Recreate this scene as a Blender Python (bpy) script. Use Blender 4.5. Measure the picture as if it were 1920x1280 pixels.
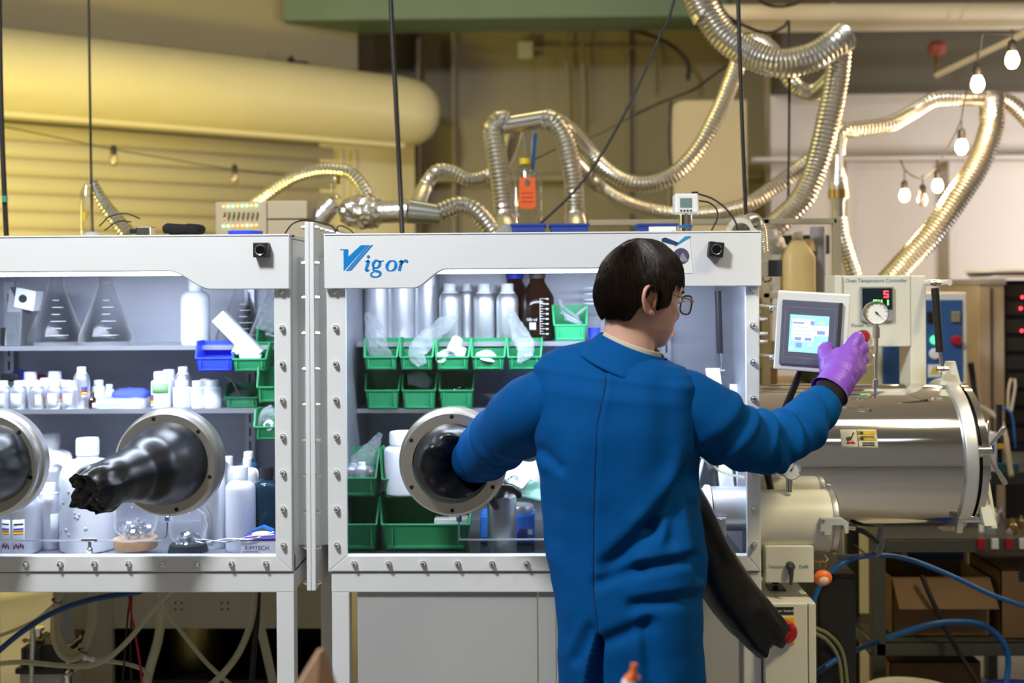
import bpy, bmesh, math, random
from mathutils import Vector, Matrix, noise
from math import sin, cos, pi, radians, sqrt, atan2
random.seed(7)
for o in list(bpy.data.objects): bpy.data.objects.remove(o)
SC = bpy.context.scene
COL = SC.collection

# ------------------------------------------------------------------ camera
F = 2176.0; HZ = 540.0
CAM_LOC = Vector((0.0, -3.2, 1.69))
CAM_ROT = Matrix.Rotation(radians(1.3), 3, 'Z') @ Matrix.Rotation(radians(90), 3, 'X') @ Matrix.Rotation(radians(-0.36), 3, 'Z')
cam = bpy.data.cameras.new('camera'); camo = bpy.data.objects.new('camera', cam); COL.objects.link(camo)
cam.sensor_width = 36; cam.lens = F / 1920 * 36; cam.shift_y = -(640 - HZ) / 1920
camo.matrix_world = Matrix.Translation(CAM_LOC) @ CAM_ROT.to_4x4()
cam.dof.use_dof = True; cam.dof.focus_distance = 2.98; cam.dof.aperture_fstop = 2.0
cam.clip_start = 0.05
SC.camera = camo
def at(px, py, Y):
    d = CAM_ROT @ Vector(((px - 960) / F, -(py - HZ) / F, -1.0))
    t = (Y - CAM_LOC.y) / d.y
    return CAM_LOC + d * t
def ax(px, Y, py=700): return at(px, py, Y).x
def az(py, Y, px=960): return at(px, py, Y).z
def proj(p):
    q = CAM_ROT.transposed() @ (Vector(p) - CAM_LOC); return 960 - F*q.x/q.z, HZ + F*q.y/q.z
def S(Y): return (Y + 3.2) / F          # metres per photo pixel at depth Y

# ------------------------------------------------------------------ world, exposure, lamps
w = bpy.data.worlds.new('world'); SC.world = w; w.use_nodes = True
w.node_tree.nodes['Background'].inputs[0].default_value = (0.62, 0.60, 0.52, 1)
w.node_tree.nodes['Background'].inputs[1].default_value = 0.05
SC.view_settings.view_transform = 'Standard'; SC.view_settings.look = 'None'
SC.view_settings.exposure = 0.0; SC.view_settings.gamma = 1.0; SC.view_settings.use_curve_mapping = False
def area(name, loc, target, sx, sy, watts, col, spread=180):
    l = bpy.data.lights.new(name, 'AREA'); l.shape = 'RECTANGLE'; l.size = sx; l.size_y = sy
    l.energy = watts; l.color = col; l.spread = radians(spread)
    o = bpy.data.objects.new(name, l); COL.objects.link(o); o.location = loc
    o.rotation_euler = (Vector(target) - Vector(loc)).to_track_quat('-Z', 'Y').to_euler()
    return o
area('ceiling_lamp_front', (-1.5, -2.3, 4.0), (-0.3, 0.0, 1.2), 0.5, 0.5, 138, (0.94, 0.97, 1.0))
area('ceiling_lamp_side', (2.2, -1.6, 4.0), (1.0, 0.0, 1.0), 0.4, 0.4, 4.5, (1.0, 0.86, 0.50), 40)
area('shutter_lamp', (-3.5, 1.0, 2.2), (-2.2, 3.7, 2.2), 1.0, 0.6, 24, (1.0, 0.83, 0.22))
area('hidden_slat_fill', (-1.75, 1.35, 1.62), (-2.3, 3.9, 2.3), 0.9, 0.3, 46, (1.0, 0.83, 0.20))  # unseen light added behind the glovebox to brighten the shutter slats
area('ceiling_lamp_middle', (0.2, 1.6, 3.95), (0.2, 4.2, 1.6), 1.2, 0.5, 11, (1.0, 0.86, 0.42))
area('far_wall_lamp', (4.3, 2.7, 2.0), (2.7, 4.3, 1.9), 0.7, 0.5, 62, (1.0, 0.94, 0.90))

# ------------------------------------------------------------------ materials
MATS = {}
def nd(nt, t, **kw):
    n = nt.nodes.new(t)
    for k, v in kw.items(): setattr(n, k, v)
    return n
def pm(name, col, rough=0.5, metal=0.0, var=0.06, vs=8.0, bump=0.0, bs=60.0, stretch=None, spec=0.5, emit=None, es=0.0, trans=0.0, ior=1.45, coat=0.0, alpha=1.0, sss=0.0, aniso=0.0, rvar=0.0):
    """procedural principled material: noise-driven colour variation, roughness variation and bump"""
    if name in MATS: return MATS[name]
    m = bpy.data.materials.new(name); m.use_nodes = True; nt = m.node_tree
    b = nt.nodes['Principled BSDF']; L = nt.links.new
    tc = nd(nt, 'ShaderNodeTexCoord'); mp = nd(nt, 'ShaderNodeMapping')
    L(tc.outputs['Object'], mp.inputs[0])
    if stretch: mp.inputs['Scale'].default_value = stretch
    nz = nd(nt, 'ShaderNodeTexNoise'); nz.inputs['Scale'].default_value = vs; nz.inputs['Detail'].default_value = 4
    L(mp.outputs[0], nz.inputs['Vector'])
    mx = nd(nt, 'ShaderNodeMix', data_type='RGBA')
    c = Vector(col[:3])
    mx.inputs[6].default_value = (*[max(0, x * (1 - var)) for x in c], 1); mx.inputs[7].default_value = (*[min(1, x * (1 + var)) for x in c], 1)
    L(nz.outputs['Fac'], mx.inputs[0]); L(mx.outputs[2], b.inputs['Base Color'])
    b.inputs['Metallic'].default_value = metal; b.inputs['Roughness'].default_value = rough
    b.inputs['Specular IOR Level'].default_value = spec; b.inputs['IOR'].default_value = ior
    b.inputs['Transmission Weight'].default_value = trans; b.inputs['Coat Weight'].default_value = coat
    b.inputs['Alpha'].default_value = alpha; b.inputs['Anisotropic'].default_value = aniso
    if sss: b.inputs['Subsurface Weight'].default_value = sss; b.inputs['Subsurface Radius'].default_value = (0.02, 0.01, 0.006)
    if rvar:
        mr = nd(nt, 'ShaderNodeMapRange'); mr.inputs[3].default_value = max(0.02, rough - rvar); mr.inputs[4].default_value = rough + rvar
        L(nz.outputs['Fac'], mr.inputs[0]); L(mr.outputs[0], b.inputs['Roughness'])
    if bump:
        n2 = nd(nt, 'ShaderNodeTexNoise'); n2.inputs['Scale'].default_value = bs; n2.inputs['Detail'].default_value = 3
        L(mp.outputs[0], n2.inputs['Vector'])
        bp = nd(nt, 'ShaderNodeBump'); bp.inputs['Strength'].default_value = bump; bp.inputs['Distance'].default_value = 0.01
        L(n2.outputs['Fac'], bp.inputs['Height']); L(bp.outputs[0], b.inputs['Normal'])
    if emit: b.inputs['Emission Color'].default_value = (*emit, 1); b.inputs['Emission Strength'].default_value = es
    MATS[name] = m
    return m
def glassy(name, tint=(1, 1, 1), edge=0.5, rough=0.02, base=0.04, film=None, fw=0.0, blend=0.35, bump=0.0, power=1.0, rim=0.0):
    """clear thin glass or film: transparent with a facing-dependent gloss, optionally a little diffuse haze, or a bright rim painted in"""
    if name in MATS: return MATS[name]
    m = bpy.data.materials.new(name); m.use_nodes = True; nt = m.node_tree; L = nt.links.new
    nt.nodes.remove(nt.nodes['Principled BSDF']); out = nt.nodes['Material Output']
    tr = nd(nt, 'ShaderNodeBsdfTransparent'); tr.inputs[0].default_value = (*tint, 1)
    gl = nd(nt, 'ShaderNodeBsdfGlossy'); gl.inputs['Roughness'].default_value = rough
    lw = nd(nt, 'ShaderNodeLayerWeight'); lw.inputs[0].default_value = blend
    nz = nd(nt, 'ShaderNodeTexNoise'); nz.inputs['Scale'].default_value = 25
    if bump:
        bp = nd(nt, 'ShaderNodeBump'); bp.inputs['Strength'].default_value = bump; bp.inputs['Distance'].default_value = 0.01
        L(nz.outputs['Fac'], bp.inputs['Height']); L(bp.outputs[0], gl.inputs['Normal']); L(bp.outputs[0], lw.inputs['Normal'])
    mr = nd(nt, 'ShaderNodeMapRange'); mr.inputs[3].default_value = base; mr.inputs[4].default_value = edge
    pw = nd(nt, 'ShaderNodeMath', operation='POWER'); pw.inputs[1].default_value = power
    L(lw.outputs['Facing'], pw.inputs[0]); L(pw.outputs[0], mr.inputs[0])
    mx = nd(nt, 'ShaderNodeMixShader'); L(mr.outputs[0], mx.inputs[0]); L(tr.outputs[0], mx.inputs[1]); L(gl.outputs[0], mx.inputs[2])
    last = mx
    if film:
        df = nd(nt, 'ShaderNodeBsdfDiffuse'); df.inputs[0].default_value = (*film, 1)
        tl = nd(nt, 'ShaderNodeBsdfTranslucent'); tl.inputs[0].default_value = (*film, 1)
        ad = nd(nt, 'ShaderNodeMixShader'); ad.inputs[0].default_value = 0.4; L(df.outputs[0], ad.inputs[1]); L(tl.outputs[0], ad.inputs[2])
        m2 = nd(nt, 'ShaderNodeMixShader'); m2.inputs[0].default_value = fw
        if rim:
            rm = nd(nt, 'ShaderNodeMapRange'); rm.inputs[3].default_value = fw; rm.inputs[4].default_value = rim; L(pw.outputs[0], rm.inputs[0]); L(rm.outputs[0], m2.inputs[0])
        L(mx.outputs[0], m2.inputs[1]); L(ad.outputs[0], m2.inputs[2]); last = m2
    L(last.outputs[0], out.inputs['Surface'])
    MATS[name] = m
    return m

WHITE = pm('white_enamel', (0.80, 0.81, 0.81), 0.35, var=0.02, bump=0.015, bs=400)
CREAM = pm('cream_enamel', (0.74, 0.73, 0.64), 0.35, var=0.02, bump=0.015, bs=400)
PANELG = pm('grey_panel_paint', (0.47, 0.47, 0.46), 0.45, var=0.03)
STEEL = pm('brushed_steel', (0.50, 0.51, 0.56), 0.38, 1.0, var=0.10, vs=14, stretch=(1, 1, 14), bump=0.03, bs=30)
STEELB = pm('brushed_steel_liner', (0.36, 0.37, 0.42), 0.48, 0.75, var=0.16, vs=5, stretch=(0.7, 0.7, 6), bump=0.02, bs=20, rvar=0.08)
SHELFM = pm('shelf_steel', (0.62, 0.63, 0.67), 0.35, 0.8, var=0.06)
ALU = pm('aluminium', (0.80, 0.81, 0.84), 0.40, 0.85, var=0.06, vs=30, stretch=(1, 1, 0.1))
ALUS = pm('satin_aluminium_ring', (0.62, 0.60, 0.57), 0.33, 0.9, var=0.05)
CHROME = pm('chrome', (0.82, 0.82, 0.80), 0.12, 1.0, var=0.03)
MIRROR = pm('polished_steel', (0.70, 0.70, 0.69), 0.07, 1.0, var=0.04, vs=3, bump=0.004, bs=3)
BLACK = pm('black_plastic', (0.012, 0.012, 0.014), 0.45, var=0.15)
BLACKC = pm('black_cable', (0.015, 0.015, 0.015), 0.5, var=0.1)
RUBBER = pm('black_rubber', (0.006, 0.0065, 0.008), 0.30, var=0.2, vs=6, bump=0.03, bs=9, spec=0.5, rvar=0.06)
GREEN = pm('green_plastic', (0.025, 0.26, 0.10), 0.42, var=0.08)
BLUEB = pm('blue_bin_plastic', (0.03, 0.07, 0.75), 0.42, var=0.08)
NAVY = pm('navy_plastic', (0.02, 0.05, 0.28), 0.45, var=0.08)
HDPE = pm('milky_plastic', (0.82, 0.85, 0.93), 0.42, var=0.03, sss=0.25)
HDPEW = pm('white_plastic', (0.85, 0.87, 0.92), 0.38, var=0.03)
CAPW = pm('white_cap_plastic', (0.88, 0.90, 0.94), 0.35, var=0.02)
PAPER = pm('label_paper', (0.86, 0.87, 0.88), 0.6, var=0.03)
FOIL = pm('aluminium_foil', (0.80, 0.79, 0.75), 0.26, 1.0, var=0.10, vs=40, bump=0.25, bs=90)
CARD = pm('cardboard', (0.25, 0.15, 0.075), 0.8, var=0.12, vs=12, bump=0.04, bs=90)
AMBER = glassy('amber_glass', (0.42, 0.16, 0.02), 0.45, 0.03, 0.04)
GLASS = glassy('clear_glass', (0.99, 0.995, 1.0), 0.35, 0.08, 0.01, film=(1.0, 1.0, 1.0), fw=0.01, blend=0.5, power=3.5, rim=0.8)  # rim paints the light bar's bright edges as white diffuse colour
PANE = glassy('window_glass', (0.97, 0.98, 0.985), 0.35, 0.015, 0.025, blend=0.15)
ACRY = glassy('clear_acrylic', (0.94, 0.95, 0.95), 0.8, 0.05, 0.06)
BAG = glassy('plastic_film', (0.94, 0.96, 0.97), 0.85, 0.16, 0.08, film=(0.9, 0.95, 1.0), fw=0.07, bump=0.9, blend=0.5, power=1.6, rim=0.4)
PTUBE = glassy('clear_tubing', (0.86, 0.86, 0.76), 0.7, 0.12, 0.12, film=(0.8, 0.8, 0.66), fw=0.5)
REDP = pm('red_plastic', (0.45, 0.01, 0.02), 0.35, var=0.08)
BLUET = pm('blue_tubing', (0.01, 0.13, 0.42), 0.3, var=0.06)
BRASS = pm('brass', (0.62, 0.45, 0.16), 0.25, 1.0, var=0.08)
BLUEP = pm('vivid_blue_plastic', (0.03, 0.20, 0.75), 0.4, var=0.06)
LOGO = pm('logo_blue', (0.0, 0.22, 0.62), 0.4, var=0.02)
INKB = pm('blue_ink', (0.10, 0.30, 0.42), 0.5, var=0.02)
INKK = pm('black_ink', (0.02, 0.02, 0.025), 0.5, var=0.02)
GREYP = pm('grey_plastic', (0.30, 0.31, 0.34), 0.45, var=0.05)
DARKM = pm('dark_metal', (0.07, 0.075, 0.07), 0.5, 0.3, var=0.12)
YEL = pm('yellow_print', (0.80, 0.55, 0.03), 0.5, var=0.03)
ORNG = pm('orange_plastic', (0.80, 0.16, 0.02), 0.4, var=0.05)
WOODM = pm('cork_wood', (0.55, 0.33, 0.18), 0.7, var=0.2, vs=60, bump=0.08, bs=120)

# ------------------------------------------------------------------ mesh builder
ORG = {}
class MB:
    def __init__(s): s.v = []; s.f = []
    def add(s, vs, fs):
        k = len(s.v); s.v += [Vector(q) for q in vs]; s.f += [tuple(i + k for i in q) for q in fs]; return s
    def box(s, x0, x1, y0, y1, z0, z1):
        if x0 > x1: x0, x1 = x1, x0
        if y0 > y1: y0, y1 = y1, y0
        if z0 > z1: z0, z1 = z1, z0
        return s.add([(x0,y0,z0),(x1,y0,z0),(x1,y1,z0),(x0,y1,z0),(x0,y0,z1),(x1,y0,z1),(x1,y1,z1),(x0,y1,z1)],
                     [(0,3,2,1),(4,5,6,7),(0,1,5,4),(1,2,6,5),(2,3,7,6),(3,0,4,7)])
    def obox(s, c, ux, uy, uz):
        """oriented box: centre and three half-extent vectors"""
        c = Vector(c); ux, uy, uz = Vector(ux), Vector(uy), Vector(uz)
        P = [c + ux*a + uy*b + uz*d for d in (-1, 1) for a, b in ((-1,-1),(1,-1),(1,1),(-1,1))]
        return s.add(P, [(0,3,2,1),(4,5,6,7),(0,1,5,4),(1,2,6,5),(2,3,7,6),(3,0,4,7)])
    def tube(s, pts, r, n=10, caps=True, flat=1.0):
        pts = [Vector(p) for p in pts]; m = len(pts)
        rr = r if isinstance(r, (list, tuple)) else [r] * m
        T = [(pts[min(i+1, m-1)] - pts[max(i-1, 0)]).normalized() for i in range(m)]
        up = Vector((0, 0, 1)) if abs(T[0].z) < 0.9 else Vector((1, 0, 0))
        N = (up - T[0] * up.dot(T[0])).normalized(); k = len(s.v)
        for i in range(m):
            N = (N - T[i] * N.dot(T[i])).normalized(); B = T[i].cross(N)
            for j in range(n):
                a = 2 * pi * j / n
                s.v.append(pts[i] + (N * cos(a) * flat + B * sin(a)) * rr[i])
        for i in range(m - 1):
            for j in range(n):
                j2 = (j + 1) % n
                s.f.append((k+i*n+j, k+i*n+j2, k+(i+1)*n+j2, k+(i+1)*n+j))
        if caps:
            s.f.append(tuple(k + j for j in reversed(range(n)))); s.f.append(tuple(k + (m-1)*n + j for j in range(n)))
        return s
    def cyl(s, p0, p1, r0, r1=None, n=24, caps=True):
        return s.tube([p0, p1], [r0, r0 if r1 is None else r1], n, caps)
    def lathe(s, prof, c=(0, 0, 0), axis=(0, 0, 1), n=28, sx=1.0, caps=True):
        c = Vector(c); A = Vector(axis).normalized()
        u = Vector((1, 0, 0)) if abs(A.x) < 0.9 else Vector((0, 1, 0))
        u = (u - A * u.dot(A)).normalized(); w_ = A.cross(u); k = len(s.v); m = len(prof)
        for r, h in prof:
            for j in range(n):
                a = 2 * pi * j / n
                s.v.append(c + A * h + (u * cos(a) * sx + w_ * sin(a)) * max(r, 1e-5))
        for i in range(m - 1):
            for j in range(n):
                j2 = (j + 1) % n
                s.f.append((k+i*n+j, k+i*n+j2, k+(i+1)*n+j2, k+(i+1)*n+j))
        if caps:
            if prof[0][0] > 1e-4: s.f.append(tuple(k + j for j in reversed(range(n))))
            if prof[-1][0] > 1e-4: s.f.append(tuple(k + (m-1)*n + j for j in range(n)))
        return s
    def prism(s, poly, lo, hi, axis='y'):
        n = len(poly)
        def P(a, b, d): return (a, d, b) if axis == 'y' else ((d, a, b) if axis == 'x' else (a, b, d))
        vs = [P(a, b, lo) for a, b in poly] + [P(a, b, hi) for a, b in poly]
        fs = [tuple(range(n)), tuple(reversed(range(n, 2*n)))] + [(i, n+i, n+(i+1) % n, (i+1) % n) for i in range(n)]
        return s.add(vs, fs)
    def sph(s, c, rx, ry=None, rz=None, n=16, m=10):
        ry = rx if ry is None else ry; rz = rx if rz is None else rz; c = Vector(c); k = len(s.v)
        for i in range(m + 1):
            t = pi * i / m
            for j in range(n):
                a = 2 * pi * j / n
                s.v.append(c + Vector((rx*sin(t)*cos(a), ry*sin(t)*sin(a), rz*cos(t))))
        for i in range(m):
            for j in range(n):
                j2 = (j + 1) % n; s.f.append((k+i*n+j, k+(i+1)*n+j, k+(i+1)*n+j2, k+i*n+j2))
        return s
    def grid(s, fn, nu, nv, cu=False, cv=False):
        k = len(s.v)
        for i in range(nu):
            for j in range(nv): s.v.append(Vector(fn(i / (nu if cu else nu - 1), j / (nv if cv else nv - 1))))
        for i in range(nu if cu else nu - 1):
            for j in range(nv if cv else nv - 1):
                i2 = (i + 1) % nu; j2 = (j + 1) % nv
                s.f.append((k+i*nv+j, k+i2*nv+j, k+i2*nv+j2, k+i*nv+j2))
        return s
    def build(s, name, mat, parent=None, org=None, ang=38, bev=0.0, solid=0.0, sub=0, seg=2, local=False):
        """link as ONE mesh object; world coordinates unless the thing was started at local origin"""
        if parent is not None: O = ORG.get(parent.name, Vector((0, 0, 0)))
        else:
            if org is None:
                lo = Vector((min(q.x for q in s.v), min(q.y for q in s.v), min(q.z for q in s.v)))
                hi = Vector((max(q.x for q in s.v), max(q.y for q in s.v), max(q.z for q in s.v)))
                org = Vector(((lo.x+hi.x)/2, (lo.y+hi.y)/2, lo.z))
            O = Vector(org)
        if local: O = Vector((0, 0, 0))
        me = bpy.data.meshes.new(name); me.from_pydata([q - O for q in s.v], [], s.f)
        bm = bmesh.new(); bm.from_mesh(me); bmesh.ops.remove_doubles(bm, verts=bm.verts, dist=1e-6); bmesh.ops.recalc_face_normals(bm, faces=bm.faces); bm.to_mesh(me); bm.free()
        me.materials.append(mat)
        if ang:
            me.polygons.foreach_set('use_smooth', [True] * len(me.polygons)); me.set_sharp_from_angle(angle=radians(ang))
        o = bpy.data.objects.new(name, me); COL.objects.link(o)
        if parent is not None: o.parent = parent; ORG[o.name] = ORG.get(parent.name, O)
        else: o.location = O; ORG[o.name] = O
        if bev:
            md = o.modifiers.new('Bevel', 'BEVEL'); md.width = bev; md.segments = seg; md.limit_method = 'ANGLE'; md.angle_limit = radians(40); md.harden_normals = False
        if solid: md = o.modifiers.new('Solid', 'SOLIDIFY'); md.thickness = solid; md.offset = 0
        if sub: md = o.modifiers.new('Sub', 'SUBSURF'); md.levels = sub; md.render_levels = sub
        return o
def tag(o, label, cat, group=None):
    o['label'] = label; o['category'] = cat
    if group: o['group'] = group
    return o
def thing(name, label, cat, loc=(0, 0, 0), group=None):
    o = bpy.data.objects.new(name, None); COL.objects.link(o); o.location = loc; o.empty_display_size = 0.05
    ORG[o.name] = Vector(loc); return tag(o, label, cat, group)
def struct(o): o['kind'] = 'structure'; return o
def child_copy(src, parent, loc):
    """another piece that shares the mesh of src, placed at a world position"""
    c = src.copy(); COL.objects.link(c); c.parent = parent; c.location = Vector(loc) - ORG[parent.name]; ORG[c.name] = ORG[parent.name]; return c
def cr(pts, step):
    """Catmull-Rom through pts, resampled at about equal steps"""
    P = [Vector(p) for p in pts]; P = [P[0]*2 - P[1]] + P + [P[-1]*2 - P[-2]]; fine = []
    for i in range(1, len(P) - 2):
        for k in range(24):
            t = k / 24; a, b, c, d = P[i-1], P[i], P[i+1], P[i+2]
            fine.append(0.5 * (2*b + (c-a)*t + (2*a-5*b+4*c-d)*t*t + (3*b-a-3*c+d)*t**3))
    fine.append(P[-2].copy())
    Ls = [0.0]
    for a, b in zip(fine, fine[1:]): Ls.append(Ls[-1] + (b - a).length)
    n = max(2, int(round(Ls[-1] / step))); out = []; j = 0
    for k in range(n + 1):
        t = Ls[-1] * k / n
        while j < len(Ls) - 2 and Ls[j+1] < t: j += 1
        u = (t - Ls[j]) / max(1e-9, Ls[j+1] - Ls[j]); out.append(fine[j].lerp(fine[j+1], u))
    return out
def PP(l): return [at(*q) for q in l]
def lerp_tab(tab, x):
    """piecewise smooth table lookup: tab = [(x, a, b, ...)]"""
    if x <= tab[0][0]: return tab[0][1:]
    for p, q in zip(tab, tab[1:]):
        if x <= q[0]:
            t = (x - p[0]) / (q[0] - p[0]); t = t*t*(3-2*t)*0.5 + t*0.5
            return tuple(a + (b - a) * t for a, b in zip(p[1:], q[1:]))
    return tab[-1][1:]
def text(body, name, mat, parent, loc, size, rot=(pi/2, 0, 0), shear=0.0, align='CENTER', ext=0.0003, sx=1.0):
    c = bpy.data.curves.new(name, 'FONT'); c.body = body; c.size = size; c.shear = shear; c.align_x = align; c.align_y = 'CENTER'; c.extrude = ext
    tmp = bpy.data.objects.new(name, c); COL.objects.link(tmp); bpy.context.view_layer.update()
    me = bpy.data.meshes.new_from_object(tmp.evaluated_get(bpy.context.evaluated_depsgraph_get())); bpy.data.objects.remove(tmp); bpy.data.curves.remove(c)
    me.materials.clear(); me.materials.append(mat); o = bpy.data.objects.new(name, me); COL.objects.link(o)
    o.rotation_euler = rot; o.scale = (sx, 1, 1); o.parent = parent; o.location = Vector(loc) - ORG[parent.name]; ORG[o.name] = ORG[parent.name]
    return o
# ------------------------------------------------------------------ room shell
def wallq(name, a, b, z0, z1, th, mat, side=1):
    """vertical wall slab from a to b (x, y), thickness th behind it"""
    a, b = Vector((*a, 0)), Vector((*b, 0)); d = (b - a).normalized(); n = Vector((-d.y, d.x, 0)) * th * side
    m = MB(); m.prism([(a.x, a.y), (b.x, b.y), (b.x + n.x, b.y + n.y), (a.x + n.x, a.y + n.y)], z0, z1, 'z')
    return struct(m.build(name, mat, ang=0))
PLAST = pm('plaster_wall', (0.27, 0.235, 0.165), 0.75, var=0.14, vs=1.6, bump=0.06, bs=30)
PLASTL = pm('plaster_wall_upper', (0.27, 0.235, 0.16), 0.75, var=0.10, vs=1.2, bump=0.04, bs=30)
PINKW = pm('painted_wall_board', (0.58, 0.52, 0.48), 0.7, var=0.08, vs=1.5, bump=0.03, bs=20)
SHADEW = pm('upper_wall_shaded', (0.09, 0.08, 0.058), 0.8, var=0.15, vs=1.5)  # shade on the upper wall put into a dark olive colour
CONC = pm('concrete_floor', (0.30, 0.28, 0.25), 0.5, var=0.2, vs=2.5, bump=0.04, bs=30)
CEILM = pm('ceiling_paint', (0.70, 0.69, 0.65), 0.8, var=0.06, vs=1.0)
GREENB = pm('green_steel_paint', (0.10, 0.15, 0.10), 0.5, var=0.12)
BOARD = pm('beige_board', (0.50, 0.42, 0.28), 0.6, var=0.08, vs=1.5)
DOORM = pm('roller_door_paint', (0.58, 0.52, 0.33), 0.45, 0.0, var=0.06, vs=2)
DUCTW = pm('white_pipe_paint', (0.62, 0.55, 0.42), 0.5, var=0.10, vs=3)
m = MB(); m.box(-7, 7, -6.5, 7, -0.1, 0.0); struct(m.build('floor', CONC, ang=0))
m = MB(); m.box(-7, 7, -6.5, 7, 4.25, 4.35); struct(m.build('ceiling', CEILM, ang=0))
# door wall runs away to the right; direction from photo perspective
WA = Vector((-2.78, 3.25, 0)); WB_ = Vector((-0.86, 4.75, 0)); wd = (WB_ - WA).normalized(); wn = Vector((wd.y, -wd.x, 0))
def onA(t, off, z): q = WA + wd * t + wn * off; return Vector((q.x, q.y, z))
La = (WB_ - WA).length
e0 = WA - wd * 4.5
wallq('wall_left', (e0.x, e0.y), (WB_.x - wd.x*0.42, WB_.y - wd.y*0.42), 0, 4.25, 0.2, PLASTL)
wallq('wall_back', (WB_.x - 1.1, 5.35), (2.2, 5.15), 0, 4.25, 0.2, PLAST)
wallq('wall_right', (1.5, 4.3), (6.9, 4.3), 0, 4.25, 0.2, PINKW)
wallq('wall_side_left', (-6.8, -6.4), (-6.8, 2.0), 0, 4.25, 0.2, PLASTL)
wallq('wall_side_right', (6.8, -6.4), (6.8, 4.5), 0, 4.25, 0.2, PINKW, -1)
wallq('wall_front', (-6.8, -6.3), (6.8, -6.3), 0, 4.25, 0.2, pm('white_wall_paint', (0.74, 0.76, 0.78), 0.7, var=0.04, vs=1), -1)
m = MB(); m.box(1.50, 6.8, 3.95, 4.3, 2.92, 4.2); struct(m.build('wall_right_upper', SHADEW, ang=0))
# wall seams as shallow battens on the back wall
for i, px in enumerate((852, 1182, 785)):
    x = ax(px, 5.1); m = MB(); m.box(x - 0.012, x + 0.012, 5.15, 5.35, 0, 4.2); struct(m.build('trim_%d' % (i+1), PLAST, ang=0))
m = MB(); m.box(-0.95, 1.6, 5.10, 5.3, az(334, 5.1) - 0.02, az(334, 5.1) + 0.02); struct(m.build('trim_4', PLASTL, ang=0))
m = MB(); m.box(-1.6, 1.5, 4.1, 4.5, az(33, 4.1, 1000), az(-120, 4.1)); tag(m.build('ceiling_beam', GREENB, ang=0), 'dark green painted steel beam under the ceiling at the top edge', 'beam')
# roller shutter: curtain of slats, drum cover, bracket plate
rd = thing('roller_door', 'closed roller shutter of horizontal slats below a round drum cover', 'roller door', onA(0, 0, 0))
ztop = 2.62
m = MB()
nsl = 27; pitch = 0.098
for i in range(nsl):
    z1 = ztop - i * pitch; m = MB()
    prof = [(0.014, 0), (0.022, 0.010), (0.028, 0.045), (0.024, 0.086), (0.006, 0.0925), (0.014, 0.098)]
    vs = []; fs = []
    for t in (-4.4, La - 0.62):
        for o_, h in prof: vs.append(onA(t, o_ + 0.01, z1 - h))
    k = len(prof); fs = [(j, j+1, k+j+1, k+j) for j in range(k-1)]
    m.add(vs, fs)
    m.build('slat', DOORM, rd, ang=60, solid=0.003)
m = MB(); rp = []
for j in range(33):
    a = 2*pi*j/32
    rp.append((0.23*cos(a), 0.23*sin(a)))
vs = []; tl = [(-4.4, 1), (La - 0.25, 1), (La - 0.12, 0.93), (La - 0.04, 0.75), (La, 0.45)]
for t, sc in tl:
    for a, b in rp[:-1]: vs.append(onA(t, 0.24 + a*sc, 2.855 + b*sc))
m.add(vs, [(i*32+j, i*32+(j+1) % 32, (i+1)*32+(j+1) % 32, (i+1)*32+j) for i in range(len(tl)-1) for j in range(32)] + [tuple(range(128, 160))])
m.build('drum_cover', DOORM, rd)
m = MB()
c = onA(-4.4, 0.26, 2.63); c2 = onA(La - 0.25, 0.26, 2.63)
m.obox((c + c2) / 2, (c2 - c) / 2, wn * 0.05, (0, 0, 0.018)); m.build('bottom_rail', DOORM, rd, ang=0)
m = MB(); c = onA(La - 0.36, 0.02, 2.55); m.obox(c, wd * 0.36, wn * 0.012, (0, 0, 0.52)); m.build('bracket_plate', DOORM, rd, ang=0)
for t in (La - 0.58, La - 0.48):
    m = MB(); c = onA(t, 0.03, 1.3); m.obox(c, wd * 0.012, wn * 0.03, (0, 0, 1.3)); m.build('guide_rail', DOORM, rd, ang=0)
# small dark wall fixture above the drum
q = at(566, 123, 4.1); c = thing('wall_fixture', 'small dark red and black emergency fixture high on the wall above the shutter', 'fixture', q)
m = MB(); m.box(q.x-0.05, q.x+0.045, q.y-0.05, q.y+0.02, q.z-0.022, q.z+0.022); m.build('body', BLACK, c, bev=0.008)
m = MB(); m.lathe([(0.016, 0), (0.024, 0.03), (0.024, 0.034)], (q.x-0.05, q.y-0.02, q.z+0.02), (-0.6, -0.5, 0.6)); m.build('lamp_head', BLACK, c)
m = MB(); m.cyl((q.x+0.045, q.y-0.02, q.z+0.004), (q.x+0.06, q.y-0.02, q.z+0.004), 0.012, n=12); m.build('knob', REDP, c)
# beige board leaning on the right, white wall boards
x0, x1, z1 = ax(1256, 3.95), ax(1402, 3.95), az(192, 3.95); m = MB()
pl = [(x0, 0.0), (x1, 0.0), (x1, z1)]
for j in range(7): a = pi/2 + pi/2*j/6; pl.append((x0 + 0.10 + 0.10*cos(a), z1 - 0.10 + 0.10*sin(a)))
m.prism(pl, 3.93, 3.96); tag(m.build('wall_board', BOARD, ang=0, bev=0.006), 'tall beige board with one rounded corner standing against the far wall', 'board')
m = MB(); m.box(ax(1405, 4.2), ax(1990, 4.2), 4.10, 4.3, az(302, 4.1) - 0.012, az(302, 4.1) + 0.010); struct(m.build('trim_5', PINKW, ang=0))
m = MB(); m.box(ax(1592, 4.2), ax(1606, 4.2), 4.24, 4.3, 0, az(305, 4.2)); struct(m.build('trim_6', PINKW, ang=0))
m = MB(); m.box(ax(1786, 4.2), ax(1794, 4.2), 4.24, 4.3, 0, az(305, 4.2)); struct(m.build('trim_7', PINKW, ang=0))

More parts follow.
